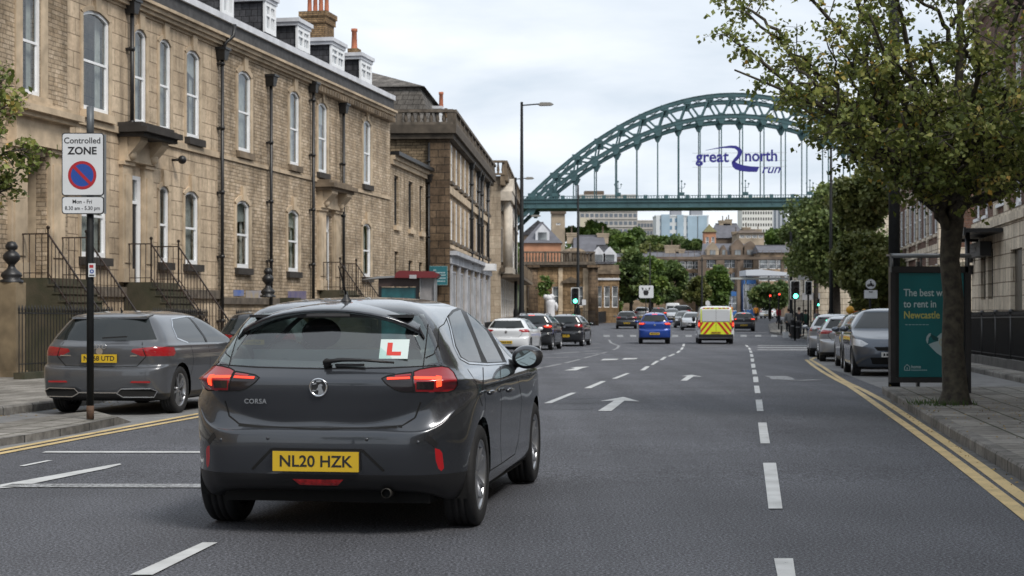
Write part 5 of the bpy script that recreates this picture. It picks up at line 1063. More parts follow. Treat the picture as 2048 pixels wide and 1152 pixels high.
for a_, b_, Y, r in TG:
    tg = tl(a_, b_, Y); st = fork + Vector((rt.uniform(-.07, .07), rt.uniform(-.07, .07), rt.uniform(-.1, .25))); lo_d = .85 if a_ < 1720 else 1.; targets.append((tg, st, r * .85, lo_d))
    for k in range(3):      # side limbs leave the main one and stay inside the crown
        u = rt.uniform(.35, .8); p = st.lerp(tg, u) + Vector((0, 0, (tg - st).length * .045)); d = Vector((rt.gauss(0, 1), rt.gauss(0, 1), rt.gauss(.25, .5))).normalized(); e = p + (d + (tg - st).normalized() * .7).normalized() * rt.uniform(.8, 1.5)
        e.z = max(e.z, tl(1900, 385, 22).z); e.x = max(e.x, tl(1490, 0, 20.5).x + max(0, (tl(0, 130, 20.5).z - e.z)) * 1.55); targets.append((e, p, r * .32, lo_d))
nl = limb_tree(t, trunk, .15, targets, rt, None, LEAFN, BARKG, dens=1.0, twn=3.7, lsize=.078, start=.3, twig=(.25, .75), droop=.08)
print('near tree leaves', nl)
b = MB()
for i in range(160): a = rt.uniform(0, 6.3); r = rt.uniform(.18, .5); x, y = r * math.cos(a) - .25, r * math.sin(a) - .1; b.poly([(x, y, 0), (x + .012, y, 0), (x + rt.uniform(-.05, .05), y + rt.uniform(-.05, .05), rt.uniform(.04, .11))])
tag(b.build('grass_tuft', LEAFG, t), kind='stuff')
# spray of branches entering from the left edge
tx, ty = -8.1, 19.5; t = thing('street_tree', 'young street tree whose sparse leafy branches hang in from the left edge', 'tree', (tx, ty, gz(19) + .1)); O = Vector((tx, ty, gz(19) + .1))
trunk = [(Vector((0, 0, -.1)), .13), (Vector((0, 0, 1.2)), .1), (Vector((.05, 0, 2.4)), .08)]
TG = [(-20, 190, 19.5), (22, 215, 19.3), (45, 300, 19.2), (38, 345, 19.6), (-60, 100, 19.5), (-60, 300, 19), (5, 160, 19.8), (20, 380, 19.5)]
targets = [(tl(a, b_, Y), Vector((0, 0, 1.4 + rt.random())), .03, 1.) for a, b_, Y in TG]
limb_tree(t, trunk, .08, targets, rt, None, LEAFN, BARK, dens=.8, twn=8, lsize=.08, twig=(.2, .55), start=.5)
def clump_tree(name, label, cx, cy, z0, h, rx, rz, cz, n, m, seed, ls, trunk_r=.18, group=None, ncl=26, base=0, cat='tree', shape='round', ry=None, lean=0):
    """crown of leaf clumps round limb ends; z0 ground height, cz crown centre height above ground"""
    rs = np.random.RandomState(seed); r = random.Random(seed); t = thing(name, label, cat, (cx, cy, z0), r.uniform(0, 6), group); ry = ry or rx
    cl = []
    for i in range(ncl):
        d = rs.normal(size=3); d /= np.linalg.norm(d); u = rs.uniform(.3, 1) ** .5 * .86
        x, y, z = d[0] * rx * u, d[1] * ry * u, d[2] * rz * u * .95
        if shape == 'cone': k = 1 - .55 * max(0, z / rz); x *= k; y *= k
        cl.append((x, y, cz + z, rs.uniform(.16, .40) * min(rx, rz)))
    w_ = MB(); zt = cz - rz * .3; w_.tube([(0, 0, -.3), (0, 0, zt * .5), (r.uniform(-.1, .1), 0, zt), (0, 0, cz + rz * .4)], [trunk_r * 1.25, trunk_r, trunk_r * .8, trunk_r * .25], 8)
    w_.build('trunk', BARK, t); w_ = MB()
    for i in range(0, ncl, 2): c = cl[i]; z1 = r.uniform(zt * .8, cz); w_.tube([(0, 0, z1), (c[0] * .5, c[1] * .5, (z1 + c[2]) / 2 + .1), c[:3]], [trunk_r * .45, trunk_r * .25, trunk_r * .06], 5, cap=False)
    w_.build('branches', BARK, t)
    wts = np.array([c[3] ** 2 for c in cl]); wts /= wts.sum(); idx = rs.choice(len(cl), n, p=wts); c = np.array(cl)[idx]; d = rs.normal(size=(n, 3)); d /= np.linalg.norm(d, axis=1)[:, None]
    rad = c[:, 3] * rs.uniform(.15, 1.35, n) ** .5; pts = c[:, :3] + d * rad[:, None] * np.array([1.15, 1.15, .8])
    ctone = rs.normal(.5, .17, ncl)[idx]; tone = np.clip(ctone + rs.normal(0, .15, n), 0, .97); leaf_object('foliage', pts, ls, tone, m, t, seed=seed, up=.5, fold=.3, asp=.9); return t
def ptree(label, px, pb, pt, pw, Y, n, m, seed, ls, group=None, name='street_tree', ncl=26, zc=.62, shape='round', tr=.18, z0=None):
    """tree whose crown spans pb..pt and pw pixels wide at distance Y"""
    g = gz(Y) if z0 is None else z0; sc_ = Y / F; zt = EYE + (HOR - pt) * sc_ - g; zb = EYE + (HOR - pb) * sc_ - g; rz = (zt - zb) / 2
    return clump_tree(name, label, (px - 1024) * sc_, Y, g, zt, pw * sc_ / 2 * 1.06, rz * 1.0, (zt + zb) / 2, n, m, seed, ls, tr, group, ncl, shape=shape)
ptree('big dark green street tree behind the right-hand lamp post, hiding the cream building', 1672, 600, 350, 186, 108, 24000, LEAFM, 31, .27, ncl=85, tr=.3)
ptree('yellow-green tree above the parked people carrier, left of the advert panel', 1742, 632, 462, 150, 88, 22000, LEAFY, 32, .25, ncl=46)
ptree('loose olive tree leaning over the parked cars behind the near tree', 1720, 470, 330, 120, 96, 9000, LEAFY, 44, .26, ncl=34)
ptree('dark tree low behind the traffic light at the junction corner', 1632, 540, 400, 120, 118, 12000, LEAFM, 45, .30, ncl=34)
TGR = 'street trees in the middle distance'
ptree('tall dark green tree, leftmost of the trees past the sandstone bank', 1262, 622, 488, 62, 170, 9000, LEAFD, 33, .40, TGR, ncl=36, shape='cone')
ptree('bright green tree beside the leftmost dark tree', 1304, 624, 510, 48, 185, 6500, LEAFG, 34, .40, TGR, ncl=28)
ptree('dark round tree in the middle behind the black taxi', 1346, 614, 521, 58, 190, 8000, LEAFD, 35, .42, TGR, ncl=32)
ptree('light yellow-green tree left of the livery van', 1394, 618, 546, 44, 188, 5500, LEAFY, 36, .40, TGR, ncl=26)
ptree('conical green tree directly above the livery van', 1434, 618, 523, 50, 195, 7500, LEAFG, 37, .42, TGR, ncl=30, shape='cone')
ptree('dull green tree spreading under the white canopy roof', 1540, 622, 562, 88, 200, 7500, LEAFD, 38, .42, TGR, ncl=34)
ptree('small green shrub tree beside the sandstone bank wing', 1228, 640, 598, 34, 168, 2500, LEAFG, 39, .3, TGR, ncl=14)
ptree('thin bare-stemmed young tree in front of the sandstone bank columns', 1090, 600, 548, 30, 145, 700, LEAFG, 46, .26, TGR, ncl=12, tr=.07)
ptree('leafy tree on the slope right of the white tower block', 1556, 496, 458, 66, 420, 5200, LEAFG, 40, .8, 'trees on the far slope', ncl=26, z0=18)
for i, (px, yb, yt, pw, m, l) in enumerate([(1148, 490, 452, 44, LEAFD, 'round dark tree beside the pale tower on the far slope'), (1192, 495, 443, 74, LEAFG, 'broad bright tree below the wide high-rise'), (1228, 505, 455, 60, LEAFD, 'tall dark tree at the foot of the wide high-rise'),
        (1258, 525, 458, 84, LEAFG, 'largest green tree on the far slope, right below the high-rise corner'), (1300, 520, 462, 56, LEAFD, 'dark tree below the low beige wing'), (1330, 510, 470, 50, LEAFG, 'round green tree below the left end of the white flats'),
        (1354, 530, 471, 68, LEAFD, 'domed very dark tree below the middle of the white flats'), (1300, 540, 486, 90, LEAFY, 'yellow-green bushy tree lowest on the far slope'), (1215, 535, 495, 60, LEAFD, 'dark tree behind the arched white dormers'), (1385, 505, 480, 40, LEAFD, 'small dark tree left of the orange brick tower')]):
    ptree(l, px, yb, yt, pw, 520 - i * 9, 5200, m, 60 + i, .95, 'trees on the far slope', ncl=26, z0=12 if yb < 520 else 6, name='slope_tree', tr=.35)
rs = np.random.RandomState(9); n = 26000; xx = rs.uniform(-120, 330, n); yy = rs.uniform(520, 680, n); hz = np.array([hill_z(a, c) for a, c in zip(xx, yy)]); bump_ = 3.5 * (np.sin(xx * .21) * np.sin(yy * .17 + xx * .05) + 1) + 2 * np.sin(xx * .6 + yy)
leaf_object('hillside_wood', np.stack([xx, yy, hz + rs.uniform(0, 1, n) ** .5 * (bump_ + 2)], 1), 2.0, np.clip(rs.normal(.45, .2, n) + .12 * np.sin(xx * .2), 0, .95), LEAFD, None, 4, up=.6, asp=1.0)['kind'] = 'stuff'
bpy.data.objects['hillside_wood']['label'] = 'wooded hillside beneath the far tower blocks'
# trees behind the camera, seen only in reflections
for i, (x, y) in enumerate([(7.5, -3), (6.5, -22), (-13, -30), (12, 38)]):
    if i < 3: clump_tree('street_tree', ['street tree on the right pavement just behind the camera', 'street tree further behind the camera on the right', 'street tree behind the camera on the left'][i], x, y, .1, 9, 3.2, 3.0, 5.6, 9000, LEAFN, 80 + i, .16, .2, ncl=30)
# ---------------------------------------------------------------- street furniture
def at_px(px, Y): return ((px - 1024) * Y / F, Y)
ALU = mat('sign_grey_back', (.20, .21, .22), .5, metal=.3); SIGNW = mat('sign_white', (.60, .62, .64), .45, var=.06, vs=3); SIGNR = mat('sign_red', (.36, .012, .02), .45); SIGNB = mat('sign_blue_face', (.012, .06, .30), .45)
INK = mat('sign_black_ink', (.012, .012, .014), .5); POSTB = mat('post_black', (.010, .011, .012), .6, spec=.2, var=.3, vs=14, bump=.2)
x, y = G(180.5, 838, .1); Ys = y; zb = gz(y) + .1; sc_ = Ys / F
t = thing('zone_sign', 'tall black post with white controlled zone no waiting plates at the left kerb', 'sign', (x, y, zb)); X = lambda px: (px - 180.5) * sc_; Z = lambda py: EYE + (HOR - py) * sc_ - zb
b = MB(); b.cyl((0, 0), .042, -.05, Z(292), 14); o = b.build('post', POSTB, t); MB().cyl((0, 0), .043, Z(292), Z(213), 14).build('post_top', mat('bare_grey_post', (.10, .11, .12), .5, metal=.3, var=.2), t); MB().cyl((0, 0), .044, 0, .16, 14).build('rusty_foot', mat('rusty_foot', (.09, .05, .03), .8, var=.4, vs=14), t)
def plate(parent, x0, x1, z0, z1, y, m, rim=None, r=.03, th=.012, name='plate', e=.011):
    def rr(x0, x1, z0, z1, r):
        out = []
        for cx, cz, a0 in ((x1 - r, z1 - r, 0), (x0 + r, z1 - r, 90), (x0 + r, z0 + r, 180), (x1 - r, z0 + r, 270)):
            for k in range(5): a = R(a0 + k * 22.5); out.append((cx + r * math.cos(a), y, cz + r * math.sin(a)))
        return out
    b = MB(); b.prism(rr(x0, x1, z0, z1, r), (0, th, 0)); o = b.build(name, rim or m, parent)
    if rim: b = MB(); b.prism([(p[0], p[1] - .003, p[2]) for p in rr(x0 + e, x1 - e, z0 + e, z1 - e, r - e / 2)], (0, .003, 0)); b.build('face', m, o)
    return o
up = plate(t, X(127), X(211), Z(392.5), Z(267), -.075, SIGNW, INK, .035); lo_ = plate(t, X(127), X(211), Z(429), Z(393.5), -.075, SIGNW, INK, .035)
MB().box(X(210.5), X(213.5), -.065, -.02, Z(428), Z(270)).build('plate_channel', ALU, t)
b = MB(); b.box(-.06, .06, -.062, .05, Z(300), Z(296)); b.box(-.06, .06, -.062, .05, Z(365), Z(361)); b.box(-.06, .06, -.062, .05, Z(413), Z(409)); b.build('clamp', ALU, t)
cx, cz = X(168), Z(351.5); r_ = 28.3 * sc_; yy = -.0805
b = MB(); b.lathe([(r_ * .80, 0), (r_, 0)], (cx, yy, cz), 'y', 40); 
dd = [Vector((-.70, .715)), Vector((.70, -.715))]; n_ = Vector((.715, .70)) * .105; p = [(dd[0] * .86 + n_), (dd[0] * .86 - n_), (dd[1] * .86 - n_), (dd[1] * .86 + n_)]
b.poly([(cx + q.x * r_, yy - .0015, cz + q.y * r_) for q in p]); b.build('red_ring', SIGNR, up); b = MB(); b.lathe([(0.0001, 0), (r_ * .81, 0)], (cx, yy + .001, cz), 'y', 40); b.build('blue_disc', SIGNB, up)
tx_ = lambda s, px, py, h, sx, par, bold=.004: text('lettering', s, h * sc_, INK, par, face_cam(X(px), -.079, Z(py)), sx, ext=.0006, bold=bold)
tx_('Controlled', 168, 283, 16.8, .98, up, .0012); tx_('ZONE', 168, 303.5, 20.5, 1.02, up, .0035); tx_('Mon - Fri', 168, 404.5, 11, .95, lo_, .0008); tx_('8.30 am - 5.30 pm', 168.5, 417.5, 10.6, .90, lo_, .0008)
st = MB(); st.box(X(179), X(193), -.052, -.045, Z(554), Z(527)); so_ = st.build('sticker', SIGNW, t); MB().box(X(181), X(189), -.0535, -.052, Z(536), Z(530)).build('red_mark', SIGNR, so_); b = MB(); b.lathe([(.012, 0), (.025, 0)], (X(186), -.0535, Z(543)), 'y', 16); b.build('blue_mark', SIGNB, so_); MB().box(X(181), X(191), -.0535, -.052, Z(552), Z(549.5)).build('dark_mark', INK, so_)
def lamp_post(label, px, Y, ytop, arm_px, yarm, r=.09, dirn=1, zb=None, head=True):
    """tapered column with one arm and a flat lantern"""
    x, y = at_px(px, Y); z0 = gz(Y) + (.12 if zb is None else zb); s_ = Y / F; H = EYE + (HOR - ytop) * s_ - z0; t = thing('street_lamp', label, 'street lamp', (x, y, z0), 0, 'tall black street lamps'); b = MB()
    b.tube([(0, 0, -.1), (0, 0, 1.5), (0, 0, 1.7), (0, 0, H)], [r * 1.6, r * 1.5, r, r * .55], 12); b.build('column', POSTB, t); MB().box(-.07, .07, -r * 1.62, -r * 1.4, .5, 1.1).build('column_door', BLACK, t)
    if head:
        L_ = (arm_px - px) * s_; za = EYE + (HOR - yarm) * s_ - z0; d = 1 if L_ > 0 else -1; b = MB(); b.tube([(0, 0, za - .05), (L_ * .5, 0, za + .02), (L_ * .62, 0, za + .03)], .035, 8); b.build('arm', POSTB, t)
        x0 = L_ * .52; b = MB(); b.prism([(x0, -.16, za - .02), (x0 + d * .1, -.16, za + .1), (L_ * .9, -.16, za + .1), (L_, -.16, za), (L_ * .92, -.16, za - .06), (x0 + d * .1, -.16, za - .07)], (0, .32, 0)); b.build('lantern', mat('lantern_grey', (.20, .19, .17), .5), t)
    return t
lamp_post('tallest black street lamp on the left pavement, arm reaching right over the road', 1043.5, 86, 204, 1107, 209, .13)
lamp_post('black street lamp just left of and behind the tallest one', 1031.5, 118, 355, 1068, 357, .12)
lamp_post('slim black street lamp beside the left green traffic light', 1156, 128, 370, 1120, 378, .13, head=False)
lamp_post('low-armed street lamp beneath the left end of the bridge', 1040, 150, 430, 1082, 432, .1)
lamp_post('black street lamp rising through the bridge deck beside the right green traffic light', 1582, 112, 396, 1560, 400, .12, head=False)
lamp_post('black street lamp in front of the big dark tree on the right', 1662, 92, 290, 1640, 296, .12, head=False)
lamp_post('thin far street lamp in front of the middle trees', 1300, 165, 488, 1312, 490, .09, head=False)
lamp_post('thin black street lamp behind the livery van', 1404, 172, 515, 1415, 518, .12, head=False)
x, y = at_px(1788.5, 28.5); t = thing('sign_column', 'thick black column standing just behind the advert panel', 'post', (x, y, gz(y) + .1)); b = MB(); b.tube([(0, 0, -.1), (0, 0, 7)], [.105, .095], 16); b.build('column', POSTB, t); b = MB(); b.tube([(0, 0, 7), (0, 0, 7.1)], [.12, .12], 16); b.build('cap', POSTB, t)
GL = emis('green_signal', (.10, 1.0, .62), 5.0); RLT = emis('red_signal', (1.0, .05, .03), 4.0); LENS = mat('dark_lens', (.02, .02, .02), .2); HEADB = mat('signal_head_black', (.012, .012, .013), .5); HEADW = mat('signal_backboard_rim', (.62, .64, .64), .5)
def signal(label, px, Y, y0, y1, ypole, lit='g', pole_dx=0, board=True, zb=.12):
    x, y = at_px(px, Y); s_ = Y / F; z0 = gz(Y) + zb; t = thing('traffic_light', label, 'traffic light', (x, y, z0), 0, 'traffic lights of the junction'); zt = EYE + (HOR - y0) * s_ - z0; zb_ = EYE + (HOR - y1) * s_ - z0; h = zt - zb_; w_ = h * .52
    MB().cyl((pole_dx * s_, .1), .057, -.1, zt + .05, 10).build('pole', POSTB, t)
    if board: plate(t, -w_ / 2, w_ / 2, zb_, zt, 0, HEADB, HEADW, .05, .03, 'backboard', .045)
    b = MB(); b.box(-w_ * .3, w_ * .3, -.12, -.004, zb_ + h * .04, zt - h * .04); hd = b.build('signal_head', HEADB, t)
    for k, c in enumerate('rag'):
        z = zt - h * (.18 + .32 * k); on_ = c == lit; b = MB(); b.lathe([(.0001, 0), (h * .125, 0)], (0, -.123, z), 'y', 20); b.build('lamp_lens', GL if (on_ and c == 'g') else RLT if on_ else LENS, hd)
        b = MB(); b.lathe([(h * .135, 0), (h * .135, -.17)], (0, -.122, z), 'y', 16, a0=-.2, a1=math.pi + .2); b.build('hood', HEADB, hd)
    return t
signal('traffic light with white rimmed board showing green in front of the sandstone bank', 1150.5, 84, 575, 608, 690)
signal('traffic light showing green with white rimmed board at the right pavement corner', 1590.5, 92, 561, 599, 672)
signal('unlit traffic light turned away between the two green ones on the right', 1617, 96, 562, 590, 675, lit='n', board=True)
signal('small rightmost traffic light showing green low before the lamp post', 1636, 112, 597, 612, 660, board=False)
signal('thin signal post with small red light on the far side of the side road', 1558, 125, 586, 600, 655, lit='r', board=False, zb=0)
signal('farthest small red traffic light below the white canopy', 1540, 175, 589, 603, 630, lit='r', board=False, zb=0)
def post_sign(label, px, Y, plates, ybase_off=.12, r=.04, name='road_sign', extra=None, cat='sign'):
    x, y = at_px(px, Y); s_ = Y / F; z0 = gz(Y) + ybase_off; t = thing(name, label, cat, (x, y, z0)); zt = max(EYE + (HOR - p[3]) * s_ - z0 for p in plates); MB().cyl((0, .05), r, -.1, zt, 8).build('post', POSTB, t)
    for (a, c, yb, yt, m, rim, rad) in plates:
        z_0, z_1 = EYE + (HOR - yb) * s_ - z0, EYE + (HOR - yt) * s_ - z0; w_ = (c - a) * s_; plate(t, (a - px) * s_, (c - px) * s_, z_0, z_1, -.01, m, rim, min(w_, z_1 - z_0) * rad, .02)
    return t, s_, z0
t, s_, z0 = post_sign('white rectangular sign with dark crest left of the dark hatchback', 1292, 120, [(1278, 1307, 596, 571, SIGNW, SIGNW, .1)]); zc = EYE + (HOR - 583) * s_ - z0
b = MB(); b.poly([(-.2, -.03, zc - .1), (-.12, -.03, zc - .28), (.12, -.03, zc - .28), (.2, -.03, zc - .1), (.16, -.03, zc + .12), (.05, -.03, zc + .05), (0, -.03, zc + .3), (-.05, -.03, zc + .05), (-.16, -.03, zc + .12)]); b.build('crest', INK, t)
b = MB()
for s2 in (-1, 1): b.poly([(s2 * .22, -.03, zc + .05), (s2 * .34, -.03, zc + .3), (s2 * .2, -.03, zc + .28)][::s2])
b.build('crest_wing', INK, t)
t, s_, z0 = post_sign('round white cycle sign above a rectangular plate behind the people carrier', 1741, 52, [(1731, 1752, 578.5, 558, SIGNW, mat('rim_grey', (.3, .3, .32), .5), .5), (1728, 1755, 597, 580, SIGNW, mat('rim_grey', (.3, .3, .32), .5), .08)]); zc = EYE + (HOR - 568) * s_ - z0
b = MB(); b.box(-.1, .1, -.03, -.026, zc - .06, zc - .03); b.lathe([(.03, 0), (.045, 0)], (-.07, -.03, zc - .04), 'y', 12); b.lathe([(.03, 0), (.045, 0)], (.07, -.03, zc - .04), 'y', 12); b.box(-.03, .05, -.03, -.026, zc - .02, zc + .03); b.box(-.02, .02, -.03, -.026, zc + .05, zc + .09); b.box(-.06, .06, -.03, -.026, zc - .27, zc - .24); b.build('cycle_symbol', INK, t)
post_sign('small white parking plate with red mark left of the sandstone wing', 1168, 118, [(1164, 1172, 610, 599, SIGNW, None, .1)])
post_sign('white disc sign on the island left of the livery van', 1415, 150, [(1411, 1420, 612, 601, SIGNW, mat('rim_grey', (.3, .3, .32), .5), .5)], 0)
post_sign('dark framed direction sign behind the right traffic lights', 1607, 125, [(1595, 1619, 560, 546, mat('sign_pale', (.5, .52, .55), .5), INK, .08)])
post_sign('grey rectangular sign plate behind the unlit traffic light', 1622, 118, [(1604, 1640, 600, 586, mat('sign_dull', (.33, .33, .35), .5), None, .05)])
# teal wall sign on the end wall of the corner block
Yw = 75.4; s_ = Yw / F; x0 = (857 - 1024) * s_; t = thing('wall_board', 'teal board with faint white lettering fixed to the dark stone pier', 'sign', (x0, Yw, 0)); z = lambda py: EYE + (HOR - py) * s_
plate(t, 0, 38 * s_, z(570), z(532), -.02, mat('teal_board', (.015, .13, .16), .5, var=.15, vs=2), mat('pale_rim', (.35, .45, .45), .5), .03, .05, 'board')
GT = mat('pale_teal_ink', (.40, .52, .55), .6); b = MB()
for yy_, a, c in ((540, 10, 16), (545, 4, 34), (550, 17, 33), (556, 14, 34), (562, 16, 34)):
    k = a
    while k < c: b.box(k * s_, (k + 2.1) * s_, -.035, -.03, z(yy_ + 1.6), z(yy_ - .8)); k += 3
b.build('lettering', GT, t)
# left bus shelter (dark header, red fascia, glass end)
Yb = 56.; s_ = Yb / F; x0 = (757 - 1024) * s_; z = lambda py: EYE + (HOR - py) * s_; t = thing('bus_shelter', 'bus shelter with dark red roof and grey end panel behind the dark car roof', 'bus shelter', (x0, Yb, 0)); X = lambda px: (px - 757) * s_
MB().box(X(757), X(838), -.05, .12, z(573), z(556)).build('header_panel', mat('brown_header', (.055, .035, .032), .5), t)
b = MB(); b.box(X(757), X(763), -.04, .1, -.4, z(573)); b.box(X(832), X(838), -.04, .1, -.4, z(573)); b.build('frame', BLACK, t); MB().box(X(763), X(832), .02, .05, -.2, z(575)).build('poster', mat('teal_poster', (.02, .10, .115), .3, var=.5, vs=2), t)
b = MB(); b.prism([(X(790), -.3, z(556)), (X(793), -.3, z(546)), (X(800), -.3, z(541.5)), (X(868), -.3, z(543)), (X(880), -.3, z(549)), (X(874), -.3, z(556))], (0, 1.6, 0)); b.build('roof', mat('dark_red_roof', (.15, .018, .022), .45), t)
b = MB(); b.box(X(840), X(842), -.1, 1.2, -.4, z(556)); b.box(X(868), X(871), -.1, 1.2, -.4, z(556)); b.build('end_post', GREY, t); MB().box(X(842), X(868), .0, .04, -.2, z(557)).build('end_panel', mat('milky_glass', (.26, .25, .25), .25, var=.2), t)
b = MB(); b.prism([(X(722), -.2, z(560)), (X(757), -.2, z(553)), (X(792), -.2, z(552)), (X(792), -.2, z(555)), (X(757), -.2, z(557))], (0, 1.4, 0)); b.build('canopy', mat('grey_canopy', (.25, .26, .27), .4), t); MB().box(X(820), X(834), -.32, -.3, z(557.5), z(550)).build('roof_plate', mat('pale_plate', (.38, .38, .4), .5), t)
# right advert shelter
Ya = 25.4; s_ = Ya / F; zg = gz(Ya) + .12; x0 = (1783 - 1024) * s_; z = lambda py: EYE + (HOR - py) * s_ - zg; X = lambda px: (px - 1783) * s_
t = thing('bus_shelter', 'bus shelter with teal advert panel about renting, behind the near tree trunk', 'bus shelter', (x0, Ya, zg), R(0))
FRM = mat('shelter_frame', (.035, .035, .037), .35, metal=.3, var=.15)
b = MB(); b.box(X(1779), X(1789), -.07, .07, z(765), z(533)); b.box(X(1789), X(1934), -.07, .07, z(545), z(533)); b.box(X(1789), X(1934), -.07, .07, z(765), z(755)); b.box(X(1928), X(1938), -.07, .07, z(765), z(533)); b.build('advert_frame', FRM, t)
MB().box(X(1789), X(1928), -.03, .04, z(755), z(545)).build('advert_case', BLACK, t)
AD = mat('advert_teal', (.005, .125, .135), .35, var=.12, vs=1.2); ad = MB().box(X(1797), X(1926), -.038, -.031, z(754), z(546)).build('advert_poster', AD, t)
ADW = mat('advert_white', (.46, .56, .57), .5); ADY = mat('advert_yellow', (.48, .46, .12), .5); ADB = mat('advert_pale_blue', (.28, .42, .44), .5); ADD = mat('advert_dark_teal', (.005, .06, .065), .5)
for s2, py, m in (('The best way', 586, ADW), ('to rent in', 608.5, ADW), ('Newcastle', 630.5, ADY)): text('lettering', s2, 20.5 * s_, m, ad, face_cam(X(1806), -.0395, z(py)), .83, ext=.0005, bold=.0022, align='LEFT')
text('lettering', 'home', 9.5 * s_, ADW, ad, face_cam(X(1821), -.0395, z(733.5)), .9, ext=.0005, bold=.0008, align='LEFT')
b = MB()
for k in range(9): b.box(X(1821 + k * 3.6), X(1821 + k * 3.6 + 2.7), -.0395, -.039, z(741.2), z(739))
for k in range(7): b.box(X(1809 + k * 7), X(1809 + k * 7 + 5), -.0395, -.039, z(650), z(648.6))
b.build('small_print', ADB, ad)
c5 = lambda x, y: (X(1740 + x / 2.503), -.0397, z(400 + y / 2.503)); b = MB(); pl = [c5(*q) for q in ((183, 823), (196, 835), (196, 852), (170, 852), (170, 835))]
for p, q in zip(pl, pl[1:] + pl[:1]): b.beam(p, q, .008, .008, up=(0, 1, 0))
b.beam(c5(183, 838), c5(183, 848), .008, .006, up=(0, 1, 0)); b.build('house_logo', ADW, ad)
b = MB(); b.poly([c5(*q) for q in ((283, 714), (305, 740), (330, 765), (383, 800), (430, 815), (430, 690), (383, 661), (365, 662), (350, 668), (332, 685), (340, 705), (315, 712), (290, 722))][::-1]); b.poly([c5(*q) for q in ((283, 718), (277, 700), (281, 682), (292, 668), (303, 667), (300, 678), (290, 690), (287, 716))][::-1]); b.build('pale_figure', mat('advert_figure', (.36, .47, .49), .5), ad)
b = MB(); b.poly([(q[0], q[1] - .001, q[2]) for q in [c5(*k) for k in ((300, 670), (340, 690), (336, 706), (312, 700), (300, 680))]][::-1]); b.build('dark_gap', ADD, ad)
b = MB()
for r0, r1 in ((.052, .062), (.036, .041)): b.lathe([(r0, 0), (r1, 0)], (c5(362, 712)[0], -.041, c5(362, 712)[2]), 'y', 24)
b.box(c5(362, 712)[0] - .006, c5(362, 712)[0] + .006, -.0412, -.041, c5(362, 712)[2] - .028, c5(362, 712)[2] + .028); b.build('gold_coin', mat('advert_gold', (.42, .36, .16), .5), ad)
MB().box(X(1935), X(1946), .1, .2, -.1, z(533) + .0).build('rear_post', FRM, t)
b = MB(); b.box(X(1776), X(1938), -.1, .12, z(512), z(508.5)); b.tube([(X(1776), -.12, z(512)), (X(1938), -.12, z(512))], .035, 8); b.box(X(1776), X(1779), -.15, -.12, z(545), z(507)); b.build('roof', mat('shelter_roof', (.22, .23, .24), .35, metal=.4), t)
for px in (1785, 1842, 1890, 1932): MB().tube([(X(px), .0, z(533)), (X(px), .0, z(512))], .018, 6).build('bracket', GREY, t)
b = MB(); b.box(X(1938), X(1940), .2, 3.4, .15, 2.1); b.build('glass_side', WGLASS, t); b = MB(); b.box(X(1943), X(1949), 3.4, 3.5, -.1, 2.2); b.build('rear_post', FRM, t)
# right railings
RR = Line(6.34 + .15, .1456, -1); s0 = RR.SY(58); L_ = RR.SY(-50) - s0; x, y = RR.pt(s0)
for k, (Ya_, Yb_) in enumerate(((58, 36), (36, -50))):
    s0 = RR.SY(Ya_); L_ = RR.SY(Yb_) - s0; x, y = RR.pt(s0); za, zb_ = gz(Ya_) + .12, gz(Yb_) + .12
    t = thing('area_railing', ['black spear-headed railing on a stone plinth right of the advert panel', 'black spear-headed railing of the same building nearest the camera, past the right edge'][k], 'railing', (x, y, 0), RR.rz)
    n = 8; b = MB()
    for i in range(n): q0, q1 = L_ * i / n, L_ * (i + 1) / n; zz = za + (zb_ - za) * (i + .5) / n; b.box(q0, q1, -.14, .14, zz - .3, zz + .22)
    b.build('plinth', mat('dark_plinth', (.08, .075, .07), .9, var=.3, bump=.4), t); rail(t, [(0, 0, za + .2), (L_, 0, zb_ + .2)], m=BLACK, h=1.05, gap=.12 if k == 0 else .3, finial=True, posts=False, name='railing_panel')
    for q in np.arange(0, L_, 2.4): zz = za + (zb_ - za) * q / L_; b = MB(); b.tube([(q, 0, zz), (q, 0, zz + 1.3)], .035, 6); b.ball((q, 0, zz + 1.38), .07, 8, 6); b.build('standard', BLACK, t)
    MB().box(0, L_, .9, .95, -.4, 1.0).build('hedge_screen', DARK, t) if k == 0 else None
for l, pts, h in (('black railing along the pavement before the grey shopfront', [(970, 70), (1035, 96)], 1.1), ('dark railing and hedge line before the sandstone bank', [(1046, 135), (1190, 140)], 1.3), ('low dark railing curving past the sandstone wing to the trees', [(1192, 150), (1240, 185)], 1.1)):
    (p0, Y0), (p1, Y1) = pts; x0, y0 = at_px(p0, Y0); x1, y1 = at_px(p1, Y1); t = thing('pavement_railing', l, 'railing', (x0, y0, gz(Y0) + .12)); rail(t, [(0, 0, 0), (x1 - x0, y1 - y0, gz(Y1) - gz(Y0))], m=BLACK, h=h, gap=.16, bar=.02, posts=False, name='railing_panel')
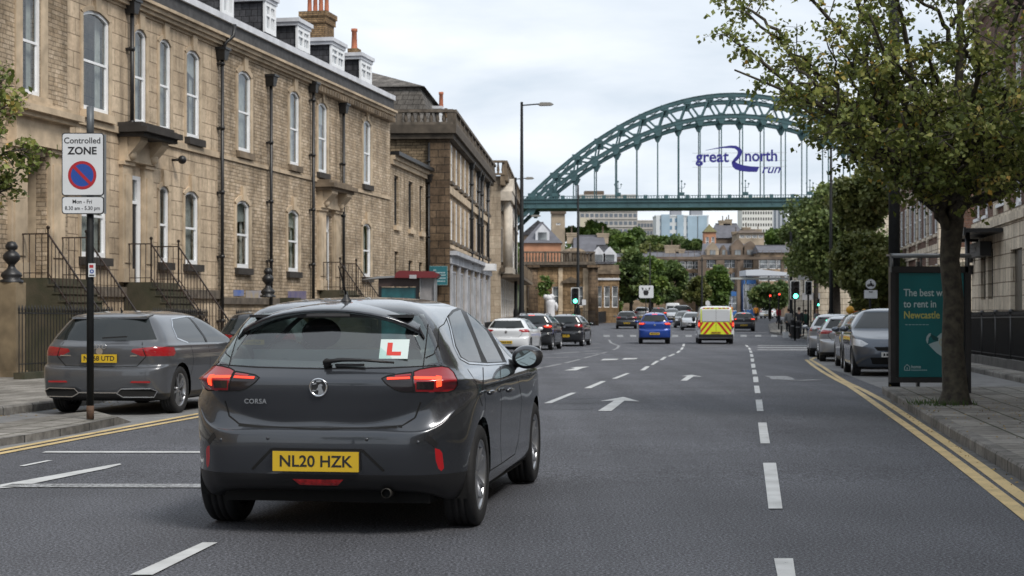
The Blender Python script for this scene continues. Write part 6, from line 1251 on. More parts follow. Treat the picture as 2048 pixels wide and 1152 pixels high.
# white sculpture
x, y = at_px(1101, 104); s_ = 104 / F; z0 = gz(104) + .12; t = thing('sculpture', 'white rounded sculpture with a bulbous tilted head beside the parked black cars', 'sculpture', (x, y, z0)); z = lambda py: EYE + (HOR - py) * s_ - z0; b = MB()
b.lathe([(.33, 0), (.30, .3), (.28, z(622)), (.30, z(612)), (.33, z(604)), (.26, z(600)), (.1, z(598))], seg=16); b.ball((-.1, 0, z(596.5)), .26, 14, 10, (1.15, 1, .9)); b.ball((-.32, 0, z(594)), .17, 12, 8); b.ball((.08, 0, z(594)), .19, 12, 8); b.tube([(.28, 0, z(606)), (.4, 0, z(612)), (.38, 0, z(622))], [.12, .1, .07], 8); b.build('figure', mat('white_sculpture', (.62, .62, .64), .4, var=.08), t); MB().lathe([(.45, -.1), (.45, .06), (0, .06)], seg=20).build('base', GREY, t)
# bins and bollards on the right corner
for l, px, Y, yt, r, m in (('black litter bin at the corner beside the rightmost green light', 1638, 90, 655, .25, BLACK), ('short black bollard left of the right traffic lights', 1563, 108, 640, .07, BLACK), ('black bollard close against the right green traffic light', 1596, 92, 640, .12, BLACK), ('dark controller cabinet at the foot of the right green traffic light', 1586, 92.6, 636, .14, BLACK)):
    x, y = at_px(px, Y); z0 = gz(Y) + .12; h = EYE + (HOR - yt) * Y / F - z0; t = thing('litter_bin' if 'bin' in l else 'bollard' if 'bollard' in l else 'control_cabinet', l, 'bin' if 'bin' in l else 'bollard' if 'bollard' in l else 'cabinet', (x, y, z0)); b = MB(); b.lathe([(r * 1.05, 0), (r, .05), (r, h * .82), (r * 1.1, h * .84), (r * 1.1, h * .9), (r * .7, h), (0, h)], seg=14); b.build('body', m, t)
    b = MB(); b.lathe([(r * 1.02, 0), (r * 1.02, .05)], (0, 0, h * .6), seg=14); b.build('band', GREY, t)
YEL = mat('yellow_plastic', (.55, .28, .01), .5); x, y = at_px(1713, 62); t = thing('works_barrier', 'yellow and orange works barrier behind the parked cars', 'barrier', (x, y, gz(62) + .12)); z0 = gz(62) + .12; z = lambda py: EYE + (HOR - py) * 62 / F - z0
b = MB(); b.box(-.25, .35, 0, .06, z(640), z(622)); b.build('board', mat('orange_plastic', (.55, .13, .02), .5), t); b = MB(); b.ball((-.25, 0, z(620)), .16, 10, 8); b.ball((.3, 0, z(624)), .12, 10, 8); b.box(-.3, -.2, -.03, .03, 0, z(620)); b.box(.25, .35, -.03, .03, 0, z(624)); b.build('lamp', YEL, t)
# ---------------------------------------------------------------- vehicles
def catmull(Pn, m):
    """centripetal Catmull-Rom through Pn (n,k,3) along axis 0, m samples to a segment"""
    P_ = np.concatenate([2 * Pn[:1] - Pn[1:2], Pn, 2 * Pn[-1:] - Pn[-2:-1]], 0); out_ = []
    for i in range(1, len(P_) - 2):
        p0, p1, p2, p3 = P_[i - 1], P_[i], P_[i + 1], P_[i + 2]
        d = lambda a, b_: np.maximum(np.linalg.norm(b_ - a, axis=-1, keepdims=True), 1e-4) ** .5
        t0 = 0; t1 = t0 + d(p0, p1); t2 = t1 + d(p1, p2); t3 = t2 + d(p2, p3)
        for k in range(m):
            t = t1 + (t2 - t1) * k / m
            A1 = (t1 - t) / (t1 - t0) * p0 + (t - t0) / (t1 - t0) * p1; A2 = (t2 - t) / (t2 - t1) * p1 + (t - t1) / (t2 - t1) * p2; A3 = (t3 - t) / (t3 - t2) * p2 + (t - t2) / (t3 - t2) * p3
            B1_ = (t2 - t) / (t2 - t0) * A1 + (t - t0) / (t2 - t0) * A2; B2_ = (t3 - t) / (t3 - t1) * A2 + (t - t1) / (t3 - t1) * A3
            out_.append((t2 - t) / (t2 - t1) * B1_ + (t - t1) / (t2 - t1) * B2_)
    out_.append(P_[-2]); return np.array(out_)
def half_outline(r):
    zr, yr, zs, w_, zf, yf, cr, cf = r[:8]; co = r[8] if len(r) > 8 else 0; a, c = yr + 2.3 * cr, yf - 2.3 * cf
    mx = r[9] if len(r) > 9 and r[9] else (.15, .5, 1); tp = r[10] if len(r) > 10 else 0
    X = [0, .38, .70, .90 * (1 - tp), .975 * (1 - tp * .8), .997 * (1 - tp * .25), 1, 1, 1, .997, .97, .88, .66, .36, 0]
    Y = [yr, yr + .10 * cr, yr + .32 * cr - co * .55, yr + .75 * cr - co, yr + 1.35 * cr - co, a - co * .3, a + (c - a) * .25, a + (c - a) * .5, a + (c - a) * .75, c, yf - 1.35 * cf, yf - .7 * cf, yf - .3 * cf, yf - .08 * cf, yf]
    Z = [zr, zr, zr + (zs - zr) * mx[0], zr + (zs - zr) * mx[1], zr + (zs - zr) * mx[2], zs, zs, zs, zs, zs, zs, zs + (zf - zs) * .5, zs + (zf - zs) * .85, zf, zf]
    return [(x * w_, y, z) for x, y, z in zip(X, Y, Z)]
HATCH = [(.20, -.52, .20, .78, .18, 3.05, .16, .30), (.25, -.64, .22, .83, .20, 3.20, .16, .30), (.34, -.695, .28, .858, .30, 3.28, .16, .32), (.46, -.722, .42, .866, .42, 3.33, .16, .34), (.565, -.726, .56, .872, .52, 3.335, .16, .36),
         (.628, -.716, .645, .876, .60, 3.33, .16, .38), (.641, -.70, .665, .876, .62, 3.325, .16, .38), (.662, -.652, .70, .875, .66, 3.31, .17, .40), (.76, -.660, .78, .872, .72, 3.27, .17, .42), (.868, -.672, .86, .862, .78, 3.20, .17, .42),
         (.932, -.668, .915, .846, .83, 3.0, .17, .36), (.962, -.642, .95, .822, .90, 2.72, .17, .30), (1.0, -.60, .985, .785, .955, 2.45, .15, .22), (1.08, -.548, 1.06, .738, 1.03, 2.25, .14, .20), (1.18, -.482, 1.17, .672, 1.15, 1.98, .13, .18),
         (1.27, -.42, 1.27, .607, 1.27, 1.70, .12, .16), (1.335, -.36, 1.335, .545, 1.34, 1.50, .11, .14), (1.375, -.26, 1.37, .49, 1.38, 1.36, .10, .12), (1.405, -.05, 1.40, .405, 1.41, 1.2, .08, .08), (1.425, .2, 1.422, .26, 1.43, 1.05, .06, .06), (1.433, .45, 1.433, 0., 1.435, .9, .03, .03)]
def xf(rows, kz=1., ky=1., kw=1., kg=1., upright=0., dz=0., kyf=None, hood=1.):
    """scaled relative of the hatchback: kz height, kw width, kg greenhouse width, upright = how steep the tail is"""
    out_ = []
    for i, r8 in enumerate(rows):
        zr, yr, zs, w_, zf, yf, cr, cf = r8[:8]
        g = max(0, min(1, (i - 10) / 3)); yr2 = yr + (-.66 - yr) * upright * g if i < 17 else yr + (-.5 - yr) * upright * .5
        out_.append((zr * kz + dz, yr2 * ky, zs * kz + dz, w_ * kw * (1 + (kg - 1) * g), zf * kz + dz, (yf if yf < 0 else yf) * (kyf or ky), cr, cf))
    return out_
VAN = [(.22, -.55, .22, .80, .20, 3.2, .10, .3), (.30, -.68, .28, .86, .28, 3.35, .09, .3), (.42, -.72, .42, .885, .42, 3.42, .08, .34), (.56, -.72, .56, .89, .55, 3.44, .07, .36), (.72, -.70, .72, .892, .70, 3.42, .06, .4), (.95, -.695, .93, .892, .85, 3.3, .06, .4),
       (1.06, -.69, 1.05, .885, 1.0, 3.0, .06, .3), (1.14, -.685, 1.14, .87, 1.12, 2.72, .06, .22), (1.3, -.67, 1.3, .845, 1.28, 2.5, .06, .2), (1.5, -.65, 1.5, .81, 1.48, 2.25, .06, .18), (1.66, -.63, 1.66, .78, 1.64, 2.05, .06, .16), (1.76, -.60, 1.75, .735, 1.74, 1.9, .07, .14), (1.81, -.52, 1.80, .66, 1.80, 1.75, .07, .1), (1.83, -.3, 1.825, .45, 1.83, 1.5, .06, .08), (1.84, .1, 1.84, 0, 1.84, 1.2, .03, .03)]
class Ortho:
    def __init__(s, d, a, mirror=False): s.d = Vector(d).normalized(); s.a = Vector(a).normalized(); s.m = mirror
    def proj(s, co): x = -co.x if s.m else co.x; return (x * s.a.x + co.y * s.a.y + co.z * s.a.z, co.z)
    def plane(s, p, q):
        A = s.a * p[0] + Vector((0, 0, p[1])); B = s.a * q[0] + Vector((0, 0, q[1])); n = (B - A).cross(s.d)
        if s.m: A.x = -A.x; n.x = -n.x
        return A, n.normalized()
    def ray(s, p):
        A = s.a * p[0] + Vector((0, 0, p[1])) - s.d * 10; d = s.d.copy()
        if s.m: A.x = -A.x; d.x = -d.x
        return A, d
class Persp:
    """sight lines of the photograph, for measuring outlines onto the body (mirror = the other side of the car)"""
    def __init__(s, mw, mirror=False): s.mw = mw; s.inv = mw.inverted(); s.m = mirror; s.E = s.inv @ Vector((0, 0, EYE))
    def proj(s, co):
        c = Vector((-co.x, co.y, co.z)) if s.m else co; p = s.mw @ c; return (1024 + F * p.x / p.y, -(HOR - F * (p.z - EYE) / p.y))
    def _dir(s, p): return (s.inv.to_3x3() @ Vector((p[0] - 1024, F, HOR + p[1]))).normalized()
    def plane(s, p, q):
        n = s._dir(p).cross(s._dir(q)); E = s.E.copy()
        if s.m: n.x = -n.x; E.x = -E.x
        return E, n.normalized()
    def ray(s, p):
        E, d = s.E.copy(), s._dir(p)
        if s.m: E.x = -E.x; d.x = -d.x
        return E, d
def inside(poly, p):
    c = False; x, y = p; n = len(poly)
    for i in range(n):
        x0, y0 = poly[i]; x1, y1 = poly[(i + 1) % n]
        if (y0 > y) != (y1 > y) and x < (x1 - x0) * (y - y0) / (y1 - y0) + x0: c = not c
    return c
def carve(bm, poly, fr, sel, name=None, mats=None, parent=None, drop=False, slot=None):
    """cut poly (in frame fr) into the skin and lift the piece out as a part of its own (or drop it, or give it a material slot)"""
    xs = [p[0] for p in poly]; ys = [p[1] for p in poly]; mx = max(max(xs) - min(xs), max(ys) - min(ys)) * .02; cache = {}
    def pr(v):
        k = v.index
        q = cache.get(v)
        if q is None: q = cache[v] = fr.proj(v.co)
        return q
    def bb(f): q = [pr(v) for v in f.verts]; return min(a[0] for a in q), max(a[0] for a in q), min(a[1] for a in q), max(a[1] for a in q)
    bm.normal_update(); X0, X1, Y0, Y1 = min(xs) - mx, max(xs) + mx, min(ys) - mx, max(ys) + mx; faces = set()
    for f in bm.faces:
        if not sel(f): continue
        a = bb(f)
        if a[1] >= X0 and a[0] <= X1 and a[3] >= Y0 and a[2] <= Y1: faces.add(f)
    n = len(poly)
    for i in range(n):
        p, q = poly[i], poly[(i + 1) % n]; x0, x1, y0, y1 = min(p[0], q[0]) - mx * .3, max(p[0], q[0]) + mx * .3, min(p[1], q[1]) - mx * .3, max(p[1], q[1]) + mx * .3
        c = []
        for f in faces:
            if not f.is_valid: continue
            a = bb(f)
            if a[1] >= x0 and a[0] <= x1 and a[3] >= y0 and a[2] <= y1: c.append(f)
        if not c: continue
        co, no = fr.plane(p, q); geom = c + list({e for f in c for e in f.edges}) + list({v for f in c for v in f.verts})
        r = bmesh.ops.bisect_plane(bm, geom=geom, plane_co=co, plane_no=no, dist=1e-5)
        faces = {f for f in faces if f.is_valid} | {g for g in r['geom'] if isinstance(g, bmesh.types.BMFace)}
    pick = [f for f in faces if f.is_valid and inside(poly, fr.proj(f.calc_center_median()))]
    if slot is not None:
        for f in pick: f.material_index = slot
        return None
    o = None
    if not drop and pick:
        vs = {}; V, Fc = [], []
        for f in pick:
            for v in f.verts:
                if v not in vs: vs[v] = len(V); V.append(tuple(v.co))
            Fc.append(tuple(vs[v] for v in f.verts))
        me = bpy.data.meshes.new(name); me.from_pydata(V, [], Fc)
        for m in (mats if isinstance(mats, (list, tuple)) else [mats]): me.materials.append(m)
        me.polygons.foreach_set('use_smooth', [True] * len(me.polygons)); me.update(); o = bpy.data.objects.new(name, me); C.objects.link(o); o.parent = parent
    bmesh.ops.delete(bm, geom=pick, context='FACES'); return o
def skin(rows, mt, mu):
    ctl = np.array([half_outline(r) for r in rows], float)            # rows x 15 x 3
    g = catmull(ctl, mt); g = np.transpose(catmull(np.transpose(g, (1, 0, 2)), mu), (1, 0, 2)); g[:, 0, 0] = 0; g[:, -1, 0] = 0; g[-1, :, 0] = 0
    return g
def skin_bm(g):
    T_, U_ = g.shape[:2]; ring = [(u, 1) for u in range(U_)] + [(u, -1) for u in range(U_ - 2, 0, -1)]; K = len(ring); V = [(s_ * g[t, u, 0], g[t, u, 1], g[t, u, 2]) for t in range(T_) for u, s_ in ring]
    bm = bmesh.new(); vv = [bm.verts.new(v) for v in V]
    for t in range(T_ - 1):
        for k in range(K): k2 = (k + 1) % K; bm.faces.new((vv[t * K + k], vv[t * K + k2], vv[(t + 1) * K + k2], vv[(t + 1) * K + k]))
    bmesh.ops.remove_doubles(bm, verts=bm.verts, dist=2e-4); bmesh.ops.recalc_face_normals(bm, faces=bm.faces)
    bm.normal_update(); f = max(bm.faces, key=lambda f: f.calc_center_median().z)
    if f.normal.z < 0: bmesh.ops.reverse_faces(bm, faces=bm.faces)
    for f in bm.faces: f.smooth = True
    return bm
def ribbon(bvh, pts, fr, wd, m, parent, name, off=.0012, step=6, mb=None):
    """a narrow dark joint or trim line laid on the skin along pts of frame fr"""
    P_ = []
    for p, q in zip(pts[:-1], pts[1:]):
        for k in range(step): P_.append((p[0] + (q[0] - p[0]) * k / step, p[1] + (q[1] - p[1]) * k / step))
    P_.append(pts[-1]); hits = []
    for p in P_:
        o_, d = fr.ray(p); h = bvh.ray_cast(o_, d)
        if h[0] is not None: hits.append((h[0], h[1] if h[1].dot(d) < 0 else -h[1]))
    own = mb is None; b = mb or MB()
    for i in range(len(hits) - 1):
        (a, na), (c, nc) = hits[i], hits[i + 1]; t = c - a
        if t.length > .25 or t.length < 1e-5: continue
        s0 = t.cross(na).normalized() * wd / 2; s1 = t.cross(nc).normalized() * wd / 2; b.quad(a - s0 + na * off, a + s0 + na * off, c + s1 + nc * off, c - s1 + nc * off)
    if own and b.f: return b.build(name, m, parent)
RUB = mat('tyre_rubber', (.012, .012, .013), .75, var=.3, vs=8, bump=.3, bs=60); ALLOY = mat('alloy_wheel', (.42, .43, .45), .3, metal=.85, var=.1); ALLOYD = mat('dark_alloy', (.10, .10, .11), .35, metal=.7)
def add_wheel(parent, x, y, r, wd, side, spokes=5, rim_r=None, m=ALLOY, detail=True, steer=0):
    rr = rim_r or r * .71; s_ = side; cx = x; b = MB()
    prof = [(rr * .97, -wd * .45), (rr * 1.04, -wd * .5), (r * .93, -wd * .5), (r * .985, -wd * .43), (r, -wd * .34)]
    for k in (-.2, 0, .2): prof += [(r, wd * (k - .03)), (r * .975, wd * (k - .025)), (r * .975, wd * (k + .025)), (r, wd * (k + .03))] if detail else [(r, wd * k)]
    prof += [(r, wd * .34), (r * .985, wd * .43), (r * .93, wd * .5), (rr * 1.04, wd * .5), (rr * .97, wd * .45)]
    b.lathe(prof, (0, 0, 0), 'x', 40 if detail else 20); w_ = b.build('wheel', RUB, parent); w_.location = (cx, y, r); w_.rotation_euler = (0, 0, steer)
    b = MB(); fo = s_ * wd * .36; hub = s_ * wd * .30
    b.lathe([(rr * .97, -s_ * wd * .4), (rr * .93, 0), (rr * .93, s_ * wd * .4), (rr * .985, s_ * wd * .47), (rr * 1.0, s_ * wd * .43)], (0, 0, 0), 'x', 36 if detail else 18)
    b.lathe([(.0001, hub + s_ * .012), (rr * .10, hub + s_ * .012), (rr * .2, hub), (rr * .22, hub - s_ * .03)], (0, 0, 0), 'x', 16)
    for k in range(spokes):
        for da in ((-.13, .13) if detail else (0,)):
            a = 2 * math.pi * (k + .25) / spokes + R(90); a1 = a + da * 1.5; a0 = a + da * .9
            p0 = Vector((hub, math.cos(a0) * rr * .15, math.sin(a0) * rr * .15)); p1 = Vector((fo, math.cos(a1) * rr * .95, math.sin(a1) * rr * .95)); b.beam(p0, p1, rr * (.10 if detail else .2), .022, up=(s_, 0, 0))
    b.build('rim', m, w_); b = MB(); b.lathe([(.0001, 0), (rr * .93, 0)], (s_ * wd * .02, 0, 0), 'x', 24); b.build('brake_disc', mat('brake_dark', (.02, .02, .022), .6, metal=.4), w_)
    return w_
PLATEY = mat('yellow_plate', (.58, .38, .015), .45, var=.06); PLATEW = mat('white_plate', (.6, .6, .58), .45); CARB = mat('black_car_plastic', (.013, .013, .014), .45, bump=.1, bs=200); GAPM = mat('panel_gap', (.003, .003, .003), .9); CHROME = mat('chrome_trim', (.62, .63, .65), .15, metal=1.)
REDL = mat('red_lamp_glass', (.30, .010, .014), .12, coat=.6, spec=.6); REDD = mat('dark_red_lamp', (.26, .008, .012), .12, coat=.6); SMOKE = mat('smoked_lamp', (.014, .010, .011), .12, coat=.3); BRAKE = emis('brake_glow', (1.0, .06, .02), 1.9); TAILG = emis('tail_glow', (1.0, .05, .02), 1.3)
HEADL = mat('headlamp_glass', (.50, .52, .55), .1, coat=1., var=.25, vs=12); CGLASS = mat('car_window', (.014, .018, .019), .03, coat=.15, spec=.5); CLEAR = glassmat('clear_car_glass', (.80, .92, .89), k=2.4, add=.03); CLEARS = glassmat('tinted_side_glass', (.13, .16, .14), k=.75, add=.02)
SEATM = mat('seat_fabric', (.02, .02, .022), .9, var=.2, vs=20)
def paint(name, c, metal=.35, rough=.32): return mat(name, c, rough, metal=metal, coat=1., var=.04, vs=1.5)
def plate_chars(parent, s_, cx, y, cz, h, w_, front=False, m=None):
    """registration plate: chars if readable in the photo, otherwise blocks"""
    sg = 1 if front else -1; b = MB(); b.box(cx - w_ / 2, cx + w_ / 2, y - .006, y + .006, cz - h / 2, cz + h / 2); p = b.build('number_plate', m or (PLATEW if front else PLATEY), parent)
    if s_: text('lettering', s_, h * .80, INK, p, Matrix.Translation((cx, y + sg * .0075, cz - h * .01)) @ Matrix.Rotation(R(90), 4, 'X') if not front else Matrix.Translation((cx, y + .0075, cz)) @ Matrix.Rotation(R(180), 4, 'Z') @ Matrix.Rotation(R(90), 4, 'X'), w_ * .92 / (h * .80 * .62 * len(s_)), ext=.0006, bold=h * .012)
    else:
        b = MB(); n = 7
        for k in range(n): x = cx - w_ * .42 + k * w_ * .84 / n + (w_ * .03 if k > 3 else 0); b.box(x, x + w_ * .085, min(y + sg * .007, y + sg * .008), max(y + sg * .007, y + sg * .008), cz - h * .28, cz + h * .28)
        b.build('plate_characters', INK, p)
    return p
def car(name, label, cat, pos, yaw, rows, P_paint, wb=2.54, wr=.315, track=.76, mt=3, mu=3, group=None, ky=1., kz=1., kw=1., kg=1., front=False, brake=False, style='hatch', plate=None, lamp_h=None, dark_low=True, hi=False, rails=False, chrome=False, lampz=(.86, .985), zlift=0., alloy=ALLOY, pers=None, custom=None, lampa=(.0, .56)):
    """generic vehicle, nose along +y, origin on the ground under the rear axle"""
    x, y = pos; t = thing(name, label, cat, (x, y, gz(y) + zlift), -R(yaw), group); t.rotation_euler[0] = math.atan2(gz(y + 3) - gz(y - 1), 4) * math.cos(R(yaw)) if not hi else 0
    g = skin(rows, mt, mu); bm = skin_bm(g); bvh = BVHTree.FromBMesh(bm)
    zz = lambda z: z * kz; yy = lambda v: v * ky; sx, sm = Ortho((-1, 0, 0), (0, 1, 0)), Ortho((-1, 0, 0), (0, 1, 0), True)
    right = lambda f: f.calc_center_median().x > .3; left = lambda f: f.calc_center_median().x < -.3
    # wheel arches
    ar = wr * 1.16
    for yc in (0, wb):
        pl = [(yc + ar * math.cos(a), wr + ar * math.sin(a)) for a in [2 * math.pi * k / 20 for k in range(20)]]
        for fr, sl in ((sx, right), (sm, left)): carve(bm, pl, fr, sl, drop=True)
    if custom: custom(t, bm, bvh, g)
    else:
        top = rows[-5][0]; tail = lambda f: f.normal.y < -.15 and f.calc_center_median().y < .4; nose = lambda f: f.normal.y > .15 and f.calc_center_median().y > 1.0
        hw = lambda z: float(np.interp(z, [r[2] for r in rows], [r[3] for r in rows]))
        if style == 'van':
            z0_, z1_ = 1.14, 1.66
            for s2 in (0,): carve(bm, [(-hw(z0_) * .88, z0_), (hw(z0_) * .88, z0_), (hw(z1_) * .84, z1_), (-hw(z1_) * .84, z1_)], Ortho((0, 1, 0), (1, 0, 0)), tail, 'rear_window', CGLASS, t)
            for fr, sl in ((sx, right), (sm, left)): carve(bm, [(2.05, 1.12), (2.75, 1.12), (2.2, 1.62), (1.75, 1.66), (1.6, 1.6), (1.6, 1.12)], fr, sl, 'side_window', CGLASS, t)
            carve(bm, [(-.72, 1.18), (.72, 1.18), (.62, 1.68), (-.62, 1.68)], Ortho((0, 1, 0), (1, 0, 0)), nose, 'windscreen', CGLASS, t)
        else:
            z0_, z1_ = zz(1.03), zz(1.325); carve(bm, [(-hw(z0_) * .90, z0_), (-.4 * hw(z0_), z0_ - .02), (.4 * hw(z0_), z0_ - .02), (hw(z0_) * .90, z0_), (hw(z1_) * .90, z1_), (-hw(z1_) * .90, z1_)], Ortho((0, 1, 0), (1, 0, 0)), tail, 'rear_window', CGLASS, t)
            z0_, z1_ = zz(1.0), zz(1.35); carve(bm, [(-hw(z0_) * .93, z0_), (hw(z0_) * .93, z0_), (hw(z1_) * .88, z1_), (-hw(z1_) * .88, z1_)], Ortho((0, 1, 0), (1, 0, 0)), nose, 'windscreen', CGLASS, t)
            if style == 'suv': dlo = [(-.28, 1.05), (-.22, 1.20), (-.05, 1.31), (.9, 1.345), (1.35, 1.33), (1.72, 1.22), (2.15, 1.0), (2.05, .975), (.4, .985)]
            else: dlo = [(.02, 1.04), (.10, 1.20), (.28, 1.31), (.9, 1.345), (1.35, 1.33), (1.72, 1.22), (2.15, 1.0), (2.05, .965), (.35, .975)]
            dlo = [(yy(a), zz(b_)) for a, b_ in dlo]
            for fr, sl in ((sx, right), (sm, left)): carve(bm, dlo, fr, sl, 'side_windows', CGLASS, t)
            for fr in (sx, sm):
                ribbon(bvh, [(yy(1.06), zz(.975)), (yy(.98), zz(1.34))], fr, .07, CARB, t, 'door_pillar', off=.004)
                if chrome: ribbon(bvh, dlo + dlo[:1], fr, .022, CHROME, t, 'window_trim', off=.004, step=3)
        if mt > 2:
            for fr in (sx, sm):
                for pts in ([(1.04, .30), (1.06, .96)], [(.33, .52), (.42, .70), (.40, .96)], [(2.02, .34), (2.06, .95)]): ribbon(bvh, [(yy(a), zz(c)) for a, c in pts], fr, .012, GAPM, t, 'door_joint')
            if style != 'van': ribbon(bvh, [(-.55 * kw, zz(.99)), (-.62 * kw, zz(.8)), (-.5 * kw, zz(.67)), (0, zz(.655)), (.5 * kw, zz(.67)), (.62 * kw, zz(.8)), (.55 * kw, zz(.99))], Ortho((0, 1, 0), (1, 0, 0)), .012, GAPM, t, 'tailgate_joint')
        # lamps wrap round the corners
        d = Vector((-.6, .8, 0)); fa = Vector((.8, .6, 0)); za, zb_ = zz(lampz[0]), zz(lampz[1]); a0, a1 = lampa; shp = [(a0, za + (zb_ - za) * .45), (a0 + .12, za), (a1 - .04, za), (a1, za + (zb_ - za) * .3), (a1 - .02, zb_ - .01), (a0 + .3, zb_), (a0 + .02, zb_ - .03)]
        rear = lambda f: f.calc_center_median().y < .3
        if style == 'van': shp = [(.36, .80), (.50, .80), (.50, 1.14), (.37, 1.16)]
        rl = lambda f: rear(f) and f.calc_center_median().x > .1; ll = lambda f: rear(f) and f.calc_center_median().x < -.1
        for fr, sl in ((Ortho(d, fa), rl), (Ortho(d, fa, True), ll)):
            carve(bm, shp, fr, sl, 'tail_lamp', REDL if not brake else REDD, t)
            if brake:
                b = MB(); aa = (a0 + .08, a1 - .12) if style != 'van' else (.40, .47); zc = (za + zb_) / 2 if style != 'van' else 1.0
                ribbon(bvh, [(aa[0], zc), (aa[1], zc)], fr, .05 if style != 'van' else .1, BRAKE, t, 'lit_strip', off=.006)
        if brake and style != 'van': ribbon(bvh, [(-.14, zz(1.345)), (.14, zz(1.345))], Ortho((0, 1, 0), (1, 0, 0)), .03, BRAKE, t, 'high_brake_lamp', off=.01)
        yn = max(r[5] for r in rows); d2 = Vector((-.5, -.866, 0)); fa2 = Vector((-.866, .5, 0)); c0 = fa2.dot(Vector((hw(.7) * .93, yn - .22, 0)))
        fsh = [(c0 - .16, zz(.66)), (c0 + .16, zz(.62)), (c0 + .30, zz(.68)), (c0 + .10, zz(.76)), (c0 - .22, zz(.80))]; fs = lambda sg: (lambda f: f.calc_center_median().y > 2 and f.calc_center_median().x * sg > .1)
        for fr, sl in ((Ortho(d2, fa2), fs(1)), (Ortho(d2, fa2, True), fs(-1))): carve(bm, fsh, fr, sl, 'headlamp', HEADL, t)
        fr = Ortho((0, -1, 0), (1, 0, 0)); nz = lambda f: f.calc_center_median().y > 2.4
        carve(bm, [(-.42, zz(.62)), (.42, zz(.62)), (.34, zz(.54)), (-.34, zz(.54))], fr, nz, 'grille', GAPM, t); carve(bm, [(-.5, zz(.40)), (.5, zz(.40)), (.45, zz(.26)), (-.45, zz(.26))], fr, nz, 'lower_grille', GAPM, t)
        plate_chars(t, plate if not front else None, 0, (rows[3][1] - .012 if style != 'van' else -.735), zz(.47) if plate != 'mid' else zz(.8), .111, .52) if not front else None
        if front: plate_chars(t, None, 0, yn + .012, zz(.46), .111, .52, front=True)
    # dark sills and lower bumper
    if dark_low:
        r_ = bmesh.ops.bisect_plane(bm, geom=list(bm.faces) + list(bm.edges) + list(bm.verts), plane_co=(0, 0, zz(.30 if not hi else .375)), plane_no=(0, 0, 1), dist=1e-5)
        for f in bm.faces:
            c = f.calc_center_median()
            if c.z < zz(.30 if not hi else .375) and (not hi or c.y < -.36): f.material_index = 1
    bm_obj('body', bm, [P_paint, CARB], t)
    wd = .20; tr = track * kw
    for yc in (0, wb):
        for s_ in (-1, 1): add_wheel(t, s_ * (tr), yc, wr, wd, s_, 5, detail=hi or mt > 3, m=alloy)
    b = MB(); wi = tr - wd / 2 - .03; L0, L1 = rows[1][1] + .15, rows[1][5] - .25; b.box(-wi, wi, L0, L1, .19 * kz, .42 * kz); b.box(-tr - .05, tr + .05, wr * 1.35, wb - wr * 1.35, .19 * kz, .30 * kz)
    for yc in (0, wb):
        for s_ in (-1, 1): b.lathe([(ar * 1.01, s_ * (wi - .02)), (ar * 1.01, s_ * (tr + .07))], (0, yc, wr), 'x', 20, a0=-.3, a1=math.pi + .3)
    b.tube([(-wi, 0, wr), (wi, 0, wr)], .05, 8); b.build('underbody', mat('underbody_black', (.006, .006, .006), .95), t)
    for s_ in (-1, 1):     # door mirrors
        my, mz, mx_ = yy(1.92), zz(.99), float(np.interp(zz(.97), [r[2] for r in rows], [r[3] for r in rows]))
        if hi: continue
        b = MB(); b.ball((s_ * (mx_ + .13), my, mz), .1, 10, 7, (1.15, .7, .72)); b.beam((s_ * (mx_ - .03), my + .02, mz - .05), (s_ * (mx_ + .1), my, mz - .02), .05, .04); b.build('door_mirror', P_paint if style != 'van' else CARB, t)
    if rails:
        for s_ in (-1, 1): xr = rows[-4][3] * s_ * .98; z_ = rows[-4][2]; MB().tube([(xr, yy(-.2), z_ - .01), (xr, yy(-.1), z_ + .05), (xr, yy(1.1), z_ + .06), (xr, yy(1.3), z_)], .018, 8).build('roof_rail', mat('silver_rail', (.5, .5, .52), .3, metal=.8), t)
    if style in ('hatch', 'suv') and not hi:
        b = MB(); zt = zz(1.335); hw_ = float(np.interp(zt, [r[2] for r in rows], [r[3] for r in rows])) * .93; yt = rows[-4][1]
        b.prism([(-hw_, yt + .1, zt + .035), (hw_, yt + .1, zt + .035), (hw_ * .97, yt - .12, zt + .0), (-hw_ * .97, yt - .12, zt + .0)], (0, -.01, -.025)); b.build('roof_spoiler', P_paint, t)
        b = MB(); b.beam((.02, rows[12][1] - .02, zz(1.05)), (.36, rows[12][1] - .0, zz(1.07)), .02, .02); b.build('rear_wiper', CARB, t); bmz = MB(); bmz.lathe([(.0001, 0), (.05, 0)], (0, rows[9][1] - .008, zz(.87)), 'y', 16); bmz.build('badge', CHROME, t)
        MB().tube([(0, yy(.05), zz(1.40)), (0, yy(-.02), zz(1.47))], [.02, .004], 6).build('aerial', CARB, t)
    return t
